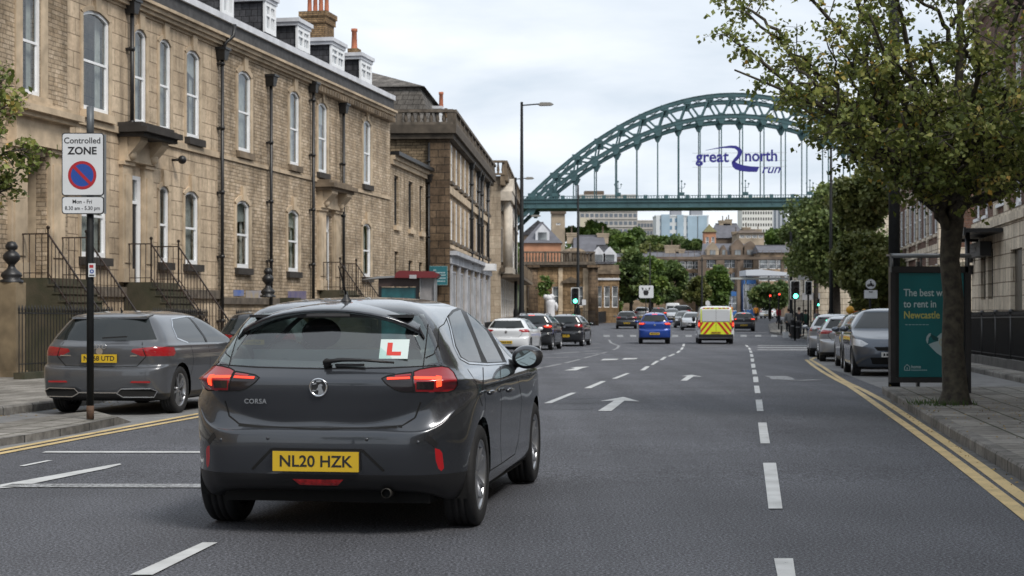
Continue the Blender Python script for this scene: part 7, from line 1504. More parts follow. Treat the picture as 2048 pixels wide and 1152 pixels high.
# the learner's dark grey hatchback in front of the camera
CX, CY, CYAW = -1.045, 10.14, 8.5
PG = mat('graphite_paint', (.047, .051, .059), .26, metal=.6, coat=1., var=.05, vs=2)
hero_mw = Matrix.Translation((CX, CY, 0)) @ Matrix.Rotation(-R(CYAW), 4, 'Z')
def q(pts): return [(a, -b_) for a, b_ in pts]
def C4(pts, ox=400, oy=540, k=3.6): return [(ox + a / k, oy + b_ / k) for a, b_ in pts]
def hero(t, bm, bvh, g):
    A, Bm = Persp(hero_mw), Persp(hero_mw, True)
    tail = lambda f: f.normal.y < -.05 and f.calc_center_median().y < .3; rt_ = lambda f: f.calc_center_median().x > .05; lf_ = lambda f: f.calc_center_median().x < -.05
    glass = [(486, 714), (511, 670), (545, 636), (600, 627), (650, 624.5), (760, 626), (836, 637), (856, 655), (854, 690), (846, 718), (810, 723.5), (760, 727), (700, 729), (640, 729), (560, 724.5), (515, 719)]
    # measured on the right half, mirrored to the left so that the car stays symmetrical
    ctr = lambda z, y=-.6: Persp(hero_mw).proj(Vector((0, y, z)))
    gl = [(-.70, 1.022), (-.62, 1.015), (-.4, 1.008), (0, 1.002), (.4, 1.008), (.62, 1.015), (.70, 1.022), (.665, 1.13), (.60, 1.24), (.545, 1.32), (.3, 1.345), (-.3, 1.345), (-.545, 1.32), (-.60, 1.24), (-.665, 1.13)]
    FB = Ortho((0, 1, 0), (1, 0, 0)); carve(bm, gl, FB, tail, 'rear_window', CLEAR, t)
    carve(bm, [(-.72, 1.0), (.72, 1.0), (.50, 1.37), (-.50, 1.37)], FB, lambda f: f.normal.y > .1 and f.calc_center_median().y > 1.0, 'windscreen', CLEAR, t)
    outer = [(827, 743.5), (840, 738.5), (862, 734.5), (884, 732.5), (897, 735), (907, 744), (914, 758), (915, 770), (907, 781), (895, 784.5), (830, 784.5)]
    inner = [(823.5, 744.5), (800, 747.5), (775, 751.5), (763, 757), (771, 767), (789, 779), (803, 783.5), (829, 784.5), (826, 765)]
    for fr, sl in ((A, lambda f: rt_(f) and f.calc_center_median().y < .2), (Bm, lambda f: lf_(f) and f.calc_center_median().y < .2)):
        o = carve(bm, q(outer), fr, sl, 'tail_lamp', REDD, t); i_ = carve(bm, q(inner), fr, sl, 'boot_lamp', SMOKE, t)
        b = MB(); ribbon(bvh, q([(828, 756), (876, 756.5)]), fr, .024, BRAKE, o, 'x', off=.003, step=10, mb=b); ribbon(bvh, q([(877.5, 752.5), (877.8, 773)]), fr, .034, BRAKE, o, 'x', off=.0034, step=6, mb=b); b.build('lit_strip', BRAKE, o)
        ribbon(bvh, q([(774, 757.5), (820, 756)]), fr, .017, TAILG, i_, 'lit_strip', off=.003, step=10)
        ribbon(bvh, q([(833, 771), (868, 771)]), fr, .045, SMOKE, o, 'reverse_lens', off=.002, step=6)
        ribbon(bvh, q(outer + outer[:1]), fr, .008, GAPM, t, 'lamp_joint', off=.002, step=3); ribbon(bvh, q(inner + inner[:1]), fr, .007, GAPM, t, 'lamp_joint', off=.002, step=3)
        ribbon(bvh, q([(790, 752.5), (822, 749.5)]), fr, .016, REDD, i_, 'upper_lens', off=.002, step=6)
    dlo = [(893, 634), (904, 620), (922, 612.5), (942, 615), (962, 634), (984, 667), (1002, 700), (1014, 725), (975, 728), (937, 725.5), (920, 716), (909, 692), (902, 662)]
    rear_g = [(898.5, 634), (908, 624), (921, 619.5), (930, 640), (944, 672), (955, 700), (963, 724), (938, 723), (923, 713.5), (912.5, 691), (905, 662)]
    front_g = [(931, 619.5), (941, 620.5), (954, 632), (969, 655), (984, 681), (997, 706), (1005, 723), (975, 724.5), (962, 698), (948, 662)]
    side = lambda s_: (lambda f: f.calc_center_median().x * s_ > .35 and f.normal.x * s_ > .2)
    for fr, s_ in ((A, 1), (Bm, -1)):
        carve(bm, q(dlo), fr, side(s_), slot=2); carve(bm, q(rear_g), fr, side(s_), 'rear_door_glass', CLEARS, t); carve(bm, q(front_g), fr, side(s_), 'front_door_glass', CLEARS, t)
        ribbon(bvh, q([(893.5, 636), (900, 655), (908, 692), (920, 717), (937, 726.5), (975, 729), (1012, 727)]), fr, .014, CHROME, t, 'window_trim', off=.004, step=6)
        carve(bm, q([(880, 650), (890, 636), (897, 655), (903, 690), (912, 716), (900, 712), (885, 708), (878, 690)]), fr, side(s_), slot=2) if 0 else None
        b = MB()
        for pts in ([(885, 628), (873, 652), (861, 690), (849, 714), (846, 742)] if 0 else [(856, 648), (852, 690), (846, 736)],
                    [(897, 630), (888, 648), (878, 655), (876, 690), (868, 708), (851, 716)],
                    [(967, 770), (966, 735)], [(965, 760), (971, 800), (969, 850), (972, 895), (979, 940)], [(1000, 732), (1003, 800), (1001, 870), (1003, 926)], [(979, 942), (1003, 927), (1030, 908), (1037, 880), (1044, 800), (1034, 745)],
                    [(935, 738), (952, 764), (958, 790), (965, 812)]):
            ribbon(bvh, q(pts), fr, .0065, GAPM, t, 'door_joint', step=8)
        for (hx_, hy) in ((974, 785), (1011, 780)):
            o_, d = fr.ray(q([(hx_, hy)])[0]); h = bvh.ray_cast(o_, d)
            if h[0]: n = h[1] if h[1].dot(d) < 0 else -h[1]; b = MB(); c = h[0] + n * .022; b.tube([c + Vector((0, -.10, 0)), c + Vector((0, -.08, .002)) + n * .012, c + Vector((0, .08, .002)) + n * .012, c + Vector((0, .10, 0))], [.008, .016, .016, .008], 8); b.build('door_handle', PG, t)
    # hatch joint, in true rear elevation
    b = MB(); hj = [(-.712, 1.02), (-.655, .985), (-.59, .90), (-.60, .80), (-.57, .71), (-.50, .665), (-.35, .651), (0, .646), (.35, .651), (.50, .665), (.57, .71), (.60, .80), (.59, .90), (.655, .985), (.712, 1.02)]
    ribbon(bvh, hj[3:12], FB, .010, GAPM, t, 'tailgate_joint', step=8); ribbon(bvh, [(-.70, 1.016), (-.4, 1.001), (0, .995), (.4, 1.001), (.70, 1.016)], FB, .008, GAPM, t, 'tailgate_joint', step=8)
    gf = MB()
    for pts_, w3 in (([(-.65, 1.03), (-.60, 1.13), (-.54, 1.24), (-.49, 1.31)], .10), ([(.65, 1.03), (.60, 1.13), (.54, 1.24), (.49, 1.31)], .10), ([(-.62, 1.035), (0, 1.022), (.62, 1.035)], .045), ([(-.45, 1.315), (0, 1.335), (.45, 1.315)], .05)): ribbon(bvh, pts_, FB, w3, CARB, t, 'x', step=6, off=-.004, mb=gf)
    gf.build('glass_border', mat('ceramic_border', (.008, .008, .009), .15, coat=1.), t)
    
    ribbon(bvh, [(-.50, .658), (-.35, .648), (0, .643), (.35, .648), (.50, .658)], FB, .02, GAPM, t, 'tailgate_shadow_gap', off=.0006, step=8)
    # dark line painting the shade of the plate recess; reflectors, fog lamp
    b = MB(); ribbon(bvh, [(-.40, .40), (-.275, .522), (.275, .522), (.40, .40)], FB, .016, CARB, t, 'x', step=8, off=.002, mb=b); b.build('plate_recess_shade', GAPM, t)
    p = plate_chars(t, 'NL20 HZK', 0, -.742, .455, .117, .52); p.rotation_euler = (R(0), 0, 0)
    MB().box(-.266, .266, -.738, -.72, .393, .517).build('plate_frame', CARB, t)
    for s_ in (-1, 1):
        fr = Ortho((0, 1, 0), (1, 0, 0), s_ < 0); sl = (lambda s2: (lambda f: f.calc_center_median().x * s2 > .5 and f.calc_center_median().y < 0 and f.normal.y < -.02))(s_)
        ribbon(bvh, [(.645, .60), (.70, .548)], fr, .035, CARB, t, 'reflector_recess', off=.0015, step=6)
        carve(bm, [(.690, .532), (.715, .522), (.727, .50), (.733, .41), (.72, .392), (.705, .41), (.693, .46)], fr, sl, 'reflector', mat('bright_reflector', (.40, .010, .014), .25, coat=.5), t)
        for xx in (.30, .60): b = MB(); o_, d = fr.ray((xx, .585 if xx < .5 else .57)); h = bvh.ray_cast(o_, d); b.ball(h[0], .011, 8, 6, (1, .4, 1)); b.build('parking_sensor', PG, t)
    carve(bm, [(-.155, .345), (.155, .345), (.115, .308), (-.115, .308)], FB, tail, 'fog_lamp', mat('fog_lamp_red', (.55, .012, .015), .12, coat=1., var=.5, vs=30), t)
    ribbon(bvh, [(-.18, .352), (-.12, .297), (.12, .297), (.18, .352)], FB, .014, CARB, t, 'fog_lamp_surround', off=.002, step=6)
    b = MB(); b.lathe([(.026, -.02), (.030, -.02), (.030, .1), (.024, .1)], (.405, -.64, .265), 'y', 18); b.build('exhaust_pipe', mat('exhaust_steel', (.04, .037, .033), .6, metal=.5), t)
    b = MB(); b.lathe([(.0001, 0), (.026, 0)], (.405, -.63, .265), 'y', 14); b.build('exhaust_bore', GAPM, t)
    # griffin roundel and model name
    yb = bvh.ray_cast(Vector((0, -5, .887)), Vector((0, 1, 0)))[0].y
    b = MB(); b.lathe([(.044, -.006), (.050, -.012), (.056, -.010), (.058, 0)], (0, yb, .887), 'y', 32); o = b.build('badge', CHROME, t); b = MB(); b.lathe([(.0001, -.004), (.045, -.005)], (0, yb, .887), 'y', 32); b.build('badge_ground', CARB, o)
    gq = lambda a, c_: ((a - 867) / 3.6 / 337, yb - .009, .887 - (c_ - 850) / 3.6 / 337)
    b = MB(); b.prism([gq(*k) for k in ((862, 903), (868, 880), (866, 868), (856, 872), (852, 862), (864, 850), (868, 832), (882, 822), (896, 828), (900, 838), (890, 840), (896, 862), (908, 884), (900, 898), (884, 908), (866, 910))], (0, .004, 0)); b.prism([gq(*k) for k in ((820, 868), (850, 868), (852, 876), (822, 877))], (0, .004, 0)); b.prism([gq(*k) for k in ((826, 818), (852, 815), (852, 826), (824, 830))], (0, .004, 0)); b.prism([gq(*k) for k in ((850, 800), (880, 798), (892, 808), (870, 812), (852, 810))], (0, .004, 0)); b.build('badge_emblem', CHROME, o)
    yc = bvh.ray_cast(Vector((-.33, -5, .79)), Vector((0, 1, 0)))[0].y; text('model_lettering', 'CORSA', .040, CHROME, t, face_cam(-.395, yc - .006, .800), 1.0, ext=.002, bold=.0006, spacing=1.1)
    # spoiler: lofted wing with tips
    n = 16; b = MB(); rows_ = []
    for i in range(n + 1):
        x = -.548 + 1.096 * i / n; u = abs(x) / .548; e = u ** 3
        prof = [(-.10, 1.400 - .075 * u * u), (-.20, 1.391 - .078 * u * u), (-.34, 1.378 - .085 * u * u), (-.50 + .10 * e, 1.352 - .085 * u * u), (-.515 + .10 * e, 1.343 - .085 * u * u), (-.505 + .10 * e, 1.333 - .09 * u * u), (-.42 + .04 * e, 1.322 - .095 * u * u), (-.345, 1.318 - .10 * u * u)]
        rows_.append([(x, y_, z_ - .035 * u ** 5) for y_, z_ in prof])
    for r_ in rows_: b.v += r_
    m_ = len(rows_[0])
    for i in range(n):
        for j in range(m_ - 1): b._f((i * m_ + j, (i + 1) * m_ + j, (i + 1) * m_ + j + 1, i * m_ + j + 1), True)
    b.poly(rows_[0]); b.poly(rows_[-1][::-1]); sp = b.build('roof_spoiler', PG, t)
    MB().box(-.135, .135, -.46, -.445, 1.308, 1.326).build('high_brake_lamp', mat('unlit_brake_lamp', (.12, .10, .10), .15, coat=1.), sp)
    MB().box(-.50, .50, -.44, -.30, 1.30, 1.318).build('spoiler_underside', CARB, sp)
    for s_ in (-1, 1): b = MB(); b.prism([(s_ * .515, -.41, 1.245), (s_ * .548, -.40, 1.235), (s_ * .585, -.415, 1.17), (s_ * .575, -.38, 1.165), (s_ * .53, -.33, 1.25)], (0, .02, .01)); b.build('spoiler_tip', PG, sp)
    # wiper, aerial
    b = MB(); y1 = -.60; b.lathe([(.0001, -.02), (.022, -.02), (.028, 0)], (.03, -.595, 1.03), 'y', 12); b.tube([(.02, -.625, 1.035), (.12, -.618, 1.050), (.26, -.612, 1.048), (.44, -.60, 1.034)], [.014, .012, .009, .006], 8); b.box(.08, .26, -.60, -.59, 1.010, 1.026); b.build('rear_wiper', CARB, t)
    b = MB(); b.lathe([(.036, -.0), (.030, .012), (.014, .03), (.008, .06), (0, .062)], (.015, -.08, 1.400), seg=14); b.tube([(.015, -.08, 1.44), (.012, -.13, 1.50), (.008, -.185, 1.57), (.002, -.23, 1.62)], [.0065, .006, .004, .0025], 6); b.build('aerial', CARB, t)
    # learner plate, on the inside of the glass
    o_, d = A.ray((789, -699)); h = bvh.ray_cast(o_, d)[0]; nrm = Vector((0, -.88, .47)).normalized(); ux = Vector((1, 0, 0)); uz = ux.cross(-nrm).normalized(); uz = uz if uz.z > 0 else -uz
    mw_ = Matrix(((ux.x, uz.x, nrm.x, h.x + nrm.x * .007), (ux.y, uz.y, nrm.y, h.y + nrm.y * .007), (ux.z, uz.z, nrm.z, h.z + nrm.z * .007), (0, 0, 0, 1)))
    b = MB(); b.v = [tuple(mw_ @ Vector(v)) for v in ((-.088, -.065, 0), (.088, -.065, 0), (.088, .065, 0), (-.088, .065, 0))]; b._f((0, 1, 2, 3)); lp = b.build('learner_plate', mat('learner_plate_white', (.62, .72, .70), .5), t)
    L = [(-.044, .042), (-.012, .042), (-.012, -.018), (.044, -.018), (.044, -.044), (-.044, -.044)]; b = MB(); b.poly([tuple(mw_ @ Vector((a, c_, .0008))) for a, c_ in L][::-1]); b.build('learner_letter', mat('learner_red', (.62, .045, .03), .5), lp)
    # door mirrors
    for s_ in (-1, 1):
        b = MB(); c = Vector((s_ * .925, 1.63, 1.0)); b.ball(c, .1, 20, 14, (1.12, .75, .80)); b.tube([(s_ * .78, 1.66, .955), (s_ * .84, 1.66, .955), (s_ * .90, 1.65, .975)], [.035, .03, .03], 8); mo = b.build('door_mirror', CARB, t); b = MB()
        for r0 in (1,): b.lathe([(.0001, 0), (.070, 0)], (0, 0, 0), 'y', 24); b.v = [(c.x + v[0] * 1.08, c.y - .0785, c.z + v[2] * .80) for v in b.v]
        b.build('mirror_glass', mat('mirror_reflection_tint', (.34, .40, .40), .02, metal=1.), mo)  # dim green tint painted in for greenery the mirror would reflect
        b = MB(); b.ball((c.x, c.y + .012, c.z + .012), .1, 20, 12, (1.14, .76, .80)); b.build('mirror_cap', PG, mo)
    # cabin
    b = MB(); b.box(-.60, .60, -.40, 2.0, .42, .50); b.box(-.62, .62, 2.0, 2.35, .5, .93); b.build('cabin_floor', SEATM, t)
    b = MB(); b.prism([(-.58, .25, .5), (.58, .25, .5), (.56, -.06, 1.10), (-.56, -.06, 1.10)], (0, -.12, 0)); b.prism([(-.60, -.10, .985), (.60, -.10, .985), (.60, -.50, .985), (-.60, -.50, .985)], (0, 0, -.03)); b.build('parcel_shelf', mat('parcel_shelf', (.22, .25, .26), .6), t)  # seat back and shelf kept pale to imitate the rear window's reflection
    for x, y_ in ((-.36, 1.0), (.36, 1.0)):
        b = MB(); b.prism([(x - .25, y_, .5), (x + .25, y_, .5), (x + .22, y_ - .22, 1.08), (x - .22, y_ - .22, 1.08)], (0, -.12, 0)); b.ball((x, y_ - .30, 1.19), .12, 14, 10, (1.15, .5, .85)); b.build('front_seat', SEATM, t)
    for x in (-.36, .36): b = MB(); b.ball((x, -.10, 1.07), .11, 12, 8, (1.2, .5, .75)); b.build('rear_headrest', mat('seat_reflection_pale', (.16, .18, .19), .8), t)  # paler than the front seats, a reflection in the glass put into colour
    b = MB(); b.ball((-.02 + .0, 1.75, 1.30), .05, 10, 6, (2.4, .4, .8)); b.build('interior_mirror', SEATM, t)
gr = thing  # keep
_rows = [list(r) + [0., None, 0.] for r in HATCH]
for i, zs in enumerate((.20, .22, .30, .47, .67, .795, .815, .862, .885, .905, .925)): _rows[i][2] = zs
for i, m_ in ((3, (0, .25, .7)), (4, (0, .22, .68)), (5, (0, .22, .70)), (6, (0, .24, .72)), (7, (.45, 1, 1)), (8, (.6, 1, 1)), (9, (.7, 1, 1))): _rows[i][9] = m_
for i, k in enumerate((.11, .11, .105, .10, .095, .09, .085, .085, .07, .05)): _rows[i][10] = k
_rows[1][0] = .285; _rows[0][0] = .26
hero_car = car('learner_car', 'dark grey five-door hatchback with a red L plate in its rear window, nearest the camera', 'car', (CX, CY), CYAW, _rows, PG, wb=2.54, wr=.315, track=.765, mt=5, mu=7, hi=True, custom=hero)
[o for o in hero_car.children if o.name.startswith('body')][0].data.materials.append(CARB)
def learner_driver():
    """dark shape of the driver seen through the rear window: head and shoulders above the right-hand seat"""
    b = MB(); b.ball((.36, .98, 1.14), .095, 14, 12, (.85, 1, 1.2)); b.tube([(.36, .98, .95), (.36, .98, 1.06)], [.07, .05], 10); b.ball((.36, .95, .86), .2, 14, 10, (1.15, .6, .8)); return b
tag(learner_driver().build('person', mat('dark_clothing', (.02, .02, .024), .9), None), 'driver in dark clothing sitting inside the dark grey learner car', 'person')
_d = [o for o in C.objects if o.name.startswith('person')][-1]; _d.matrix_world = hero_mw.copy(); _d.location = (CX, CY, 0); _d.rotation_euler = (0, 0, -R(CYAW))
# ---------------------------------------------------------------- parked cars and traffic
PK = 'cars parked along the kerbs'; TR = 'traffic in the lanes'
GREYP = paint('slate_grey_paint', (.085, .090, .100)); BLKP = paint('black_paint', (.014, .015, .018), .2, .2); WHP = mat('white_car_paint', (.66, .68, .70), .3, coat=1.); BLUP = paint('blue_paint', (.012, .055, .30), .3, .28); SILP = paint('silver_paint', (.42, .43, .45), .7); BLGP = paint('blue_grey_paint', (.065, .08, .105), .5); DGP = paint('dark_grey_paint', (.035, .037, .042), .4)
rA = xf(HATCH, kz=.99, ky=1.05, kw=1.02, kg=1.06)
def estate(t):
    """details of the slate grey hatchback: high plate, four-ring badge, pole-side model marks, trapezoid tailpipe frames"""
    yb = rA[8][1] - .012
    b = MB()
    for k in range(4): b.lathe([(.026, -.004), (.030, -.006), (.034, -.004), (.030, 0)], (-.066 + .044 * k, yb - .004, .925), 'y', 20)
    b.build('ring_badge', CHROME, t)
    for s_ in (-1, 1):
        pts = [(s_ * .80, .33), (s_ * .76, .25), (s_ * .36, .25), (s_ * .27, .30), (s_ * .33, .36), (s_ * .72, .365)]; y_ = rA[3][1] - .004
        b = MB(); b.prism([(x, y_ + abs(x) ** 3 * .22, z) for x, z in pts], (0, .03, 0)); f = b.build('tailpipe_frame', GAPM, t); b = MB()
        for p, q_ in zip(pts, pts[1:] + pts[:1]): b.beam((p[0], y_ - .006 + abs(p[0]) ** 3 * .22, p[1]), (q_[0], y_ - .006 + abs(q_[0]) ** 3 * .22, q_[1]), .012, .012)
        b.build('frame_trim', CHROME, f); MB().box(min(s_ * .45, s_ * .72), max(s_ * .45, s_ * .72), y_ + .03, y_ + .05, .44, .465).build('low_reflector', REDL, t)
    MB().box(-.27, .27, rA[3][1] - .008, rA[3][1] + .01, .30, .315).build('bumper_trim', CHROME, t)
    for x, w_ in ((-.50, .15), (.47, .10)): text('model_marks', 'etron' if x < 0 else 'TFSI', .035, CHROME, t, face_cam(x, yb + .03, .80), 1., ext=.002) if 0 else MB().box(x - w_ / 2, x + w_ / 2, yb - .0 + .03, yb + .04, .795, .81).build('model_badge', CHROME, t)
t = car('parked_car', 'slate grey hatchback with chrome window trim parked behind the zone sign post', 'car', (-5.43, 22.2), 9.5, rA, GREYP, mt=4, mu=5, group=PK, ky=1.05, kw=1.02, kz=.99, chrome=True, lampz=(.805, .935), lampa=(-.06, .58), wb=2.63, wr=.325)
for o in list(t.children):
    if o.name.startswith('number_plate'):
        for k in list(o.children): bpy.data.objects.remove(k)
        bpy.data.objects.remove(o)
plate_chars(t, 'NK68 UTD', 0, rA[9][1] - .012, .765, .111, .50)
estate(t)
t = car('parked_car', 'black hatchback whose roof shows between the slate grey car and the learner car', 'car', (-5.75, 36.6), 5, xf(HATCH, kz=1.05, kw=1.04, kg=1.05), BLKP, group=PK, kw=1.04, plate='mid')
t = car('parked_car', 'white hatchback parked left of the two dark sport utility cars', 'car', (-.12, 62.6), 9.5, xf(HATCH, kz=.99, ky=1.04, kw=1.0, kg=1.03), WHP, group=PK, ky=1.04, kz=.99, wb=2.6); MB().box(-.62, -.30, -.745, -.73, .34, .42).build('blue_sticker', BLUP, t)
SUVR = xf(HATCH, kz=1.14, ky=1.07, kw=1.04, kg=1.14, upright=.45)
car('parked_car', 'black sport utility car with silver roof rails and lit tail lamps beside the white hatchback', 'car', (.95, 71.2), 9.5, SUVR, BLKP, group=PK, style='suv', ky=1.07, kz=1.14, kw=1.04, rails=True, wb=2.68, wr=.35, brake=True)
car('parked_car', 'black sport utility car with plain roof, farthest of the parked row on the left', 'car', (2.7, 79.5), 10, xf(HATCH, kz=1.11, ky=1.05, kw=1.02, kg=1.12, upright=.4), BLKP, group=PK, style='suv', ky=1.05, kz=1.11, kw=1.02, wb=2.62, wr=.34)
car('car', 'black hatchback driving alone in the far left lane', 'car', (9.56, 133.5), 3, xf(HATCH, kz=1.04, kg=1.08), DGP, group=TR, kz=1.04, mt=2, mu=2)
car('car', 'bright blue hatchback with brake lights on in the middle lane', 'car', (7.55, 84.8), 4, xf(HATCH, kz=1.16, kw=.97, kg=1.02), BLUP, group=TR, kz=1.16, kw=.97, brake=True, wr=.33, track=.74)
car('car', 'dark saloon with brake lights on right of the livery van', 'car', (17.8, 123), 6, xf(HATCH, kz=1.02, kg=1.04), DGP, group=TR, kz=1.02, brake=True, mt=2, mu=2)
car('car', 'dark hatchback with high brake light behind the blue hatchback', 'car', (15.1, 165), 5, xf(HATCH, kz=1.1, kg=1.08), DGP, group=TR, kz=1.1, brake=True, mt=2, mu=2)
car('car', 'silver grey hatchback far behind the blue hatchback, left of the dark one', 'car', (14.0, 172), 5, xf(HATCH, kz=1.1, kg=1.1), SILP, group=TR, kz=1.1, mt=2, mu=2)
car('car', 'small silver car coming towards the camera in front of the black taxi', 'car', (17.2, 172), 186, xf(HATCH, kz=1.0), SILP, group=TR, front=True, mt=2, mu=2)
car('car', 'silver car half hidden behind the left side of the livery van', 'car', (14.55, 130), 184, xf(HATCH, kz=1.02), SILP, group=TR, front=True, mt=2, mu=2)
car('car', 'dark car just left of the half hidden silver car', 'car', (15.0, 140), 184, xf(HATCH, kz=1.02), DGP, group=TR, front=True, mt=2, mu=2)
car('car', 'white saloon on the far road right of the dark saloon', 'car', (33., 207), 20, xf(HATCH, kz=1.0, kw=1.05), WHP, group=TR, mt=2, mu=2)
car('taxi', 'black square-backed taxi far down the street with a white rear plate', 'taxi', (18.9, 178), 4, xf(HATCH, kz=1.24, kw=1.08, kg=1.3, upright=.85), BLKP, style='suv', kz=1.24, kw=1.08, mt=2, mu=2)
VR = [list(r) for r in VAN]
def scale_rows(rows, kz, kw): return [(r[0] * kz, r[1], r[2] * kz, r[3] * kw, r[4] * kz, r[5], r[6], r[7]) for r in rows]
car('van', 'plain white van behind the black taxi', 'van', (18.9, 188), 4, scale_rows(VAN, 1.1, 1.0), WHP, style='van', mt=2, mu=2)
# livery van with red and yellow rear chevrons
V2 = [tuple(r) for r in scale_rows(VAN, 1.09, 1.08)]
def livery(t, bm, bvh, g):
    tail = lambda f: f.normal.y < -.2 and f.calc_center_median().y < 0; FB = Ortho((0, 1, 0), (1, 0, 0)); K = 1.09
    side = lambda s_: (lambda f: f.calc_center_median().x * s_ > .4)
    for s_ in (-1, 1): carve(bm, [(2.05, 1.25), (2.75, 1.22), (2.2, 1.78), (1.75, 1.80), (1.6, 1.74), (1.6, 1.25)], Ortho((-1, 0, 0), (0, 1, 0), s_ < 0), side(s_), 'side_window', CGLASS, t)
    carve(bm, [(-.75, 1.3), (.75, 1.3), (.65, 1.84), (-.65, 1.84)], FB, lambda f: f.normal.y > .15 and f.calc_center_median().y > 1, 'windscreen', CGLASS, t)
    YM = mat('fluorescent_yellow', (.62, .70, .03), .4); RM = mat('chevron_red', (.45, .02, .015), .4); PW = mat('frosted_rear_panel', (.50, .52, .54), .25, coat=.5)
    yo = -.755; b = MB(); b.box(-.80, .80, yo, yo + .03, .52, 1.16); b.box(-.66, .66, yo, yo + .03, 1.85, 1.92); b.box(-.80, -.745, yo + .001, yo + .03, 1.1, 1.85); b.box(.745, .80, yo + .001, yo + .03, 1.1, 1.85); b.build('yellow_livery', YM, t); b = MB()
    for s_ in (-1, 1):
        for k in range(4):
            x0 = .04 + k * .30; pts = [(x0, 1.15), (x0 + .15, 1.15), (x0 + .15 + .5, .53), (x0 + .5, .53)]; pts = [(min(x, .80), z) if x <= .8 else (.80, z + (x - .80) * 1.09) for x, z in pts]
            if pts[0][0] >= .8: continue
            MB().poly([(s_ * x, yo - .004, z) for x, z in (pts if s_ > 0 else pts[::-1])]).build('red_chevron', RM, t)
        for k in range(3): x0 = .10 + k * .22; MB().poly([(s_ * x, yo - .004, z) for x, z in [(x0, 1.915), (x0 + .13, 1.915), (x0 + .18, 1.855), (x0 + .05, 1.855)][::s_]]).build('red_chevron', RM, t)
    MB().box(-.72, .72, yo - .006, yo + .02, 1.2, 1.78).build('rear_window', PW, t)
    b = MB(); b.box(-.006, .006, yo - .008, yo, .5, 1.9); b.build('door_joint', GAPM, t); MB().box(-.9, .9, yo - .03, -.6, .34, .52).build('bumper', CARB, t); plate_chars(t, None, 0, yo - .012, .60, .111, .52)
    for s_ in (-1, 1):
        b = MB(); b.box(min(s_ * .82, s_ * .935), max(s_ * .82, s_ * .935), yo - .01, yo + .1, .86, 1.26); o = b.build('tail_lamp', REDL, t); MB().box(min(s_ * .84, s_ * .92), max(s_ * .84, s_ * .92), yo - .016, yo - .0105, .95, 1.12).build('lit_strip', mat('orange_glow', (0, 0, 0)) if 0 else BRAKE, o)
        b = MB(); b.ball((s_ * 1.06, 2.3, 1.3), .12, 10, 8, (.8, .6, 1.3)); b.build('wing_mirror', CARB, t)
    b = MB(); b.prism([(-.28, yo - .006, .78), (.28, yo - .006, .78), (.22, yo - .006, .68), (-.22, yo - .006, .68)], (0, .01, 0)); b.build('door_handle_panel', YM, t)
car('livery_van', 'white van with red and yellow rear chevrons and yellow border in the right lane', 'van', (10.75, 84.6), 4.5, V2, WHP, style='van', group=TR, custom=livery, wb=2.8, wr=.33, track=.82, kw=1.0)
# right-hand bay
MPV = xf(HATCH, kz=1.10, ky=1.02, kw=1.02, kg=1.12, upright=.4)
MPV = [(r[0], r[1], r[2], r[3], r[4], r[5] + (.09 * min(6, i - 11) if i > 11 else 0), r[6], r[7]) for i, r in enumerate(MPV)]
car('parked_car', 'blue-grey people carrier facing the camera beside the advert panel', 'car', (9.15, 39.8), 188, MPV, BLGP, group=PK, style='suv', front=True, kz=1.10, ky=1.02, kw=1.02, wb=2.65, wr=.33, mt=4, mu=4, dark_low=False)
car('parked_car', 'dark grey-blue hatchback facing the camera just behind the people carrier', 'car', (10.05, 45.4), 188, xf(HATCH, kz=1.06, kg=1.08), paint('steel_blue_paint', (.07, .09, .12), .5), group=PK, front=True, kz=1.06, mt=3, mu=3)
car('parked_car', 'silver hatchback with red tail lamp parked behind the dark grey-blue hatchback', 'car', (10.6, 50.6), 9, xf(HATCH, kz=1.02, kg=1.04), SILP, group=PK, kz=1.02)
car('parked_car', 'silver-roofed car farthest along the right-hand bay', 'car', (11.5, 57.2), 9, xf(HATCH, kz=1.08, kg=1.06), SILP, group=PK, kz=1.08, mt=2, mu=2)

# ---------------------------------------------------------------- people
SKIN = mat('skin', (.42, .25, .18), .6)
def skinned(name, chains, m, parent, lv=1):
    """one continuous surface grown round a branching skeleton (Skin modifier), evaluated to a mesh"""
    vs, es, rad, idx = [], [], [], {}
    for ch in chains:
        prev = None
        for p, r in ch:
            k = tuple(round(c, 4) for c in p)
            if k not in idx: idx[k] = len(vs); vs.append(p); rad.append(r)
            if prev is not None and prev != idx[k]: es.append((prev, idx[k]))
            prev = idx[k]
    me = bpy.data.meshes.new('tmp'); me.from_pydata(vs, es, []); o = bpy.data.objects.new('tmp', me); C.objects.link(o); md = o.modifiers.new('s', 'SKIN'); 
    for i, r in enumerate(rad): me.skin_vertices[0].data[i].radius = (r, r)
    me.skin_vertices[0].data[0].use_root = True; sb = o.modifiers.new('u', 'SUBSURF'); sb.levels = lv; bpy.context.view_layer.update()
    m2 = bpy.data.meshes.new_from_object(o.evaluated_get(bpy.context.evaluated_depsgraph_get())); bpy.data.objects.remove(o); m2.name = name; m2.materials.clear(); m2.materials.append(m); m2.polygons.foreach_set('use_smooth', [True] * len(m2.polygons))
    q_ = bpy.data.objects.new(name, m2); C.objects.link(q_); q_.parent = parent; return q_
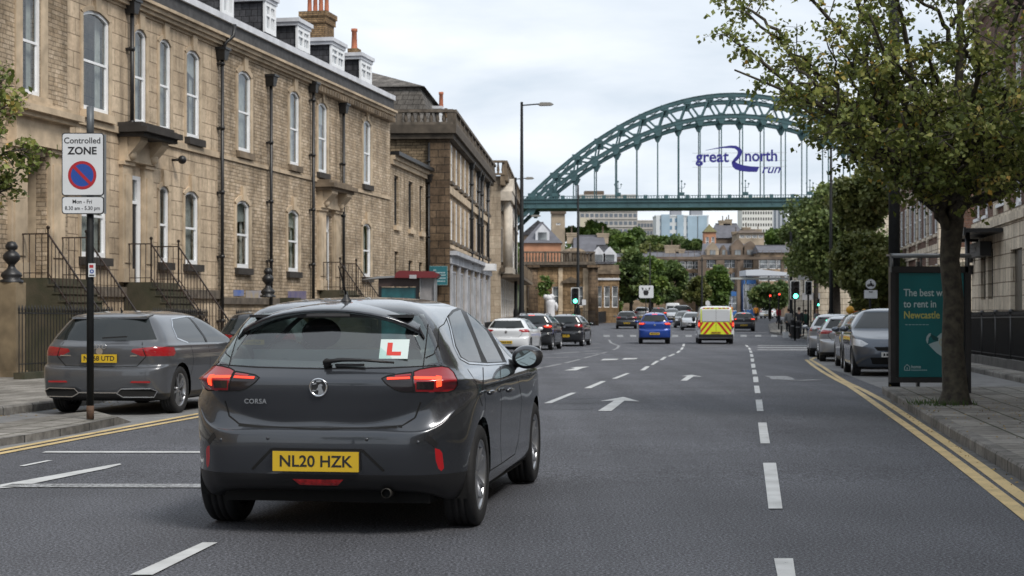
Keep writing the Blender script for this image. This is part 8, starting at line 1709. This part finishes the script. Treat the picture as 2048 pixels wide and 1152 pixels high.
def person(label, px, Y, yaw, coat, legs, hair, h=1.72, stride=.22, group='people on foot', bag=None, zb=.12):
    x, y = at_px(px, Y); root = thing('person', label, 'person', (x, y, gz(y) + zb), R(yaw), group); s_ = h / 1.72; V = lambda a, b_, c: (a * s_, b_ * s_, c * s_)
    hip = V(0, 0, .92); ch = V(0, -.01, 1.28); nk = V(0, 0, 1.46); st = stride
    kneeL, ankL, toeL = V(.09, -st * .45, .50), V(.09, -st * .9 + .04, .09), V(.10, -st * .9 - .12, .04); kneeR, ankR, toeR = V(-.09, st * .2, .50), V(-.09, st, .12), V(-.10, st - .14, .05)
    shL, elL, haL = V(.19, 0, 1.40), V(.24, st * .4, 1.14), V(.23, st * .1 - .06, .90); shR, elR, haR = V(-.19, 0, 1.40), V(-.24, -st * .2, 1.14), V(-.23, -st * .6 - .02, .92)
    body = skinned('body', [[(hip, .12), (V(0, 0, 1.08), .11), (ch, .13), (nk, .055), (V(0, -.01, 1.52), .055), (V(0, -.015, 1.62), .088), (V(0, -.01, 1.70), .06)], [(hip, .12), (V(.09, -.01, .84), .085), (kneeL, .055), (ankL, .04), (toeL, .03)], [(hip, .12), (V(-.09, 0, .84), .085), (kneeR, .055), (ankR, .04), (toeR, .03)],
        [(ch, .13), (shL, .055), (elL, .04), (haL, .03), (tuple(a + b_ for a, b_ in zip(haL, (0, -.03, -.09))), .022)], [(ch, .13), (shR, .055), (elR, .04), (haR, .03), (tuple(a + b_ for a, b_ in zip(haR, (0, -.03, -.09))), .022)]], SKIN, root)
    skinned('coat', [[(V(0, 0, .80), .15), (V(0, 0, 1.0), .145), (V(0, -.01, 1.28), .155), (V(0, 0, 1.43), .09)], [(V(0, -.01, 1.28), .155), (shL, .075), (elL, .058), (haL, .045)], [(V(0, -.01, 1.28), .155), (shR, .075), (elR, .058), (haR, .045)]], coat, root)
    skinned('trousers', [[(V(0, 0, .90), .13), (V(.09, -.01, .82), .095), (kneeL, .07), (V(.09, -st * .9 + .04, .13), .06)], [(V(0, 0, .90), .13), (V(-.09, 0, .82), .095), (kneeR, .07), (V(-.09, st, .16), .06)]], legs, root)
    b = MB(); b.ball(V(0, .012, 1.655), .098 * s_, 12, 8, (.92, 1.05, .98)); b.build('hair', hair, root)
    b = MB()
    for f, (a, c) in ((1, (ankL, toeL)), (2, (ankR, toeR))): b.tube([(c[0], c[1] + .2 * s_, .05), (c[0], c[1] + .05, .05), (c[0], c[1] - .03, .035)], [.05, .05, .035], 8)
    b2 = MB(); b2.tube([(toeL[0], toeL[1] + .18, toeL[2] + .02), (toeL[0], toeL[1] - .03, toeL[2])], [.055, .04], 8); b2.build('shoe', BLACK, root); b2 = MB(); b2.tube([(toeR[0], toeR[1] + .18, toeR[2] + .02), (toeR[0], toeR[1] - .03, toeR[2])], [.055, .04], 8); b2.build('shoe', BLACK, root)
    return root
DKC = mat('dark_coat', (.018, .018, .022), .9); RDC = mat('red_coat', (.32, .015, .03), .85); HVC = mat('hi_vis_jacket', (.75, .28, .02), .7); GYC = mat('grey_coat', (.14, .145, .15), .9); DJN = mat('dark_jeans', (.02, .025, .04), .9); HB = mat('dark_hair', (.02, .013, .009), .8); HG = mat('fair_hair', (.28, .18, .09), .8); GNC = mat('dark_green_coat', (.012, .05, .035), .9)
person('person in a red coat walking on the side road right of the dark saloon', 1557, 150, 20, RDC, DJN, HB, zb=0)
person('person in an orange jacket standing in the far road right of the livery van', 1512, 172, 160, HVC, DKC, HG, zb=0, stride=.1)
person('person in an orange jacket on the far road directly above the livery van', 1461, 178, 10, HVC, DKC, HB, zb=0, h=1.85)
person('person in dark clothes with pale top waiting left of the right green traffic light', 1577, 96, 200, GYC, DKC, HB, stride=.08)
person('person in a black coat standing close behind the right green traffic light', 1598, 95, 170, DKC, DJN, HB, stride=.08, h=1.8)
person('person in a dark green coat between the traffic light posts', 1611, 98, 190, GNC, DKC, HB, h=1.65)
person('person in a grey coat walking by the corner litter bin', 1634, 93, 215, GYC, DJN, HG, h=1.7)
x, y = at_px(1571, 95.8); t = thing('shopping_bag', 'white shopping bag beside the person waiting left of the right green light', 'bag', (x, y, gz(y) + .12)); b = MB(); b.prism([(-.16, -.06, .0), (.16, -.06, .0), (.19, -.08, .34), (-.19, -.08, .34)], (0, .14, 0)); b.build('sack', SIGNW, t); MB().tube([(-.08, 0, .33), (-.05, 0, .46), (.05, 0, .46), (.08, 0, .33)], .01, 5).build('handle', SIGNW, t)
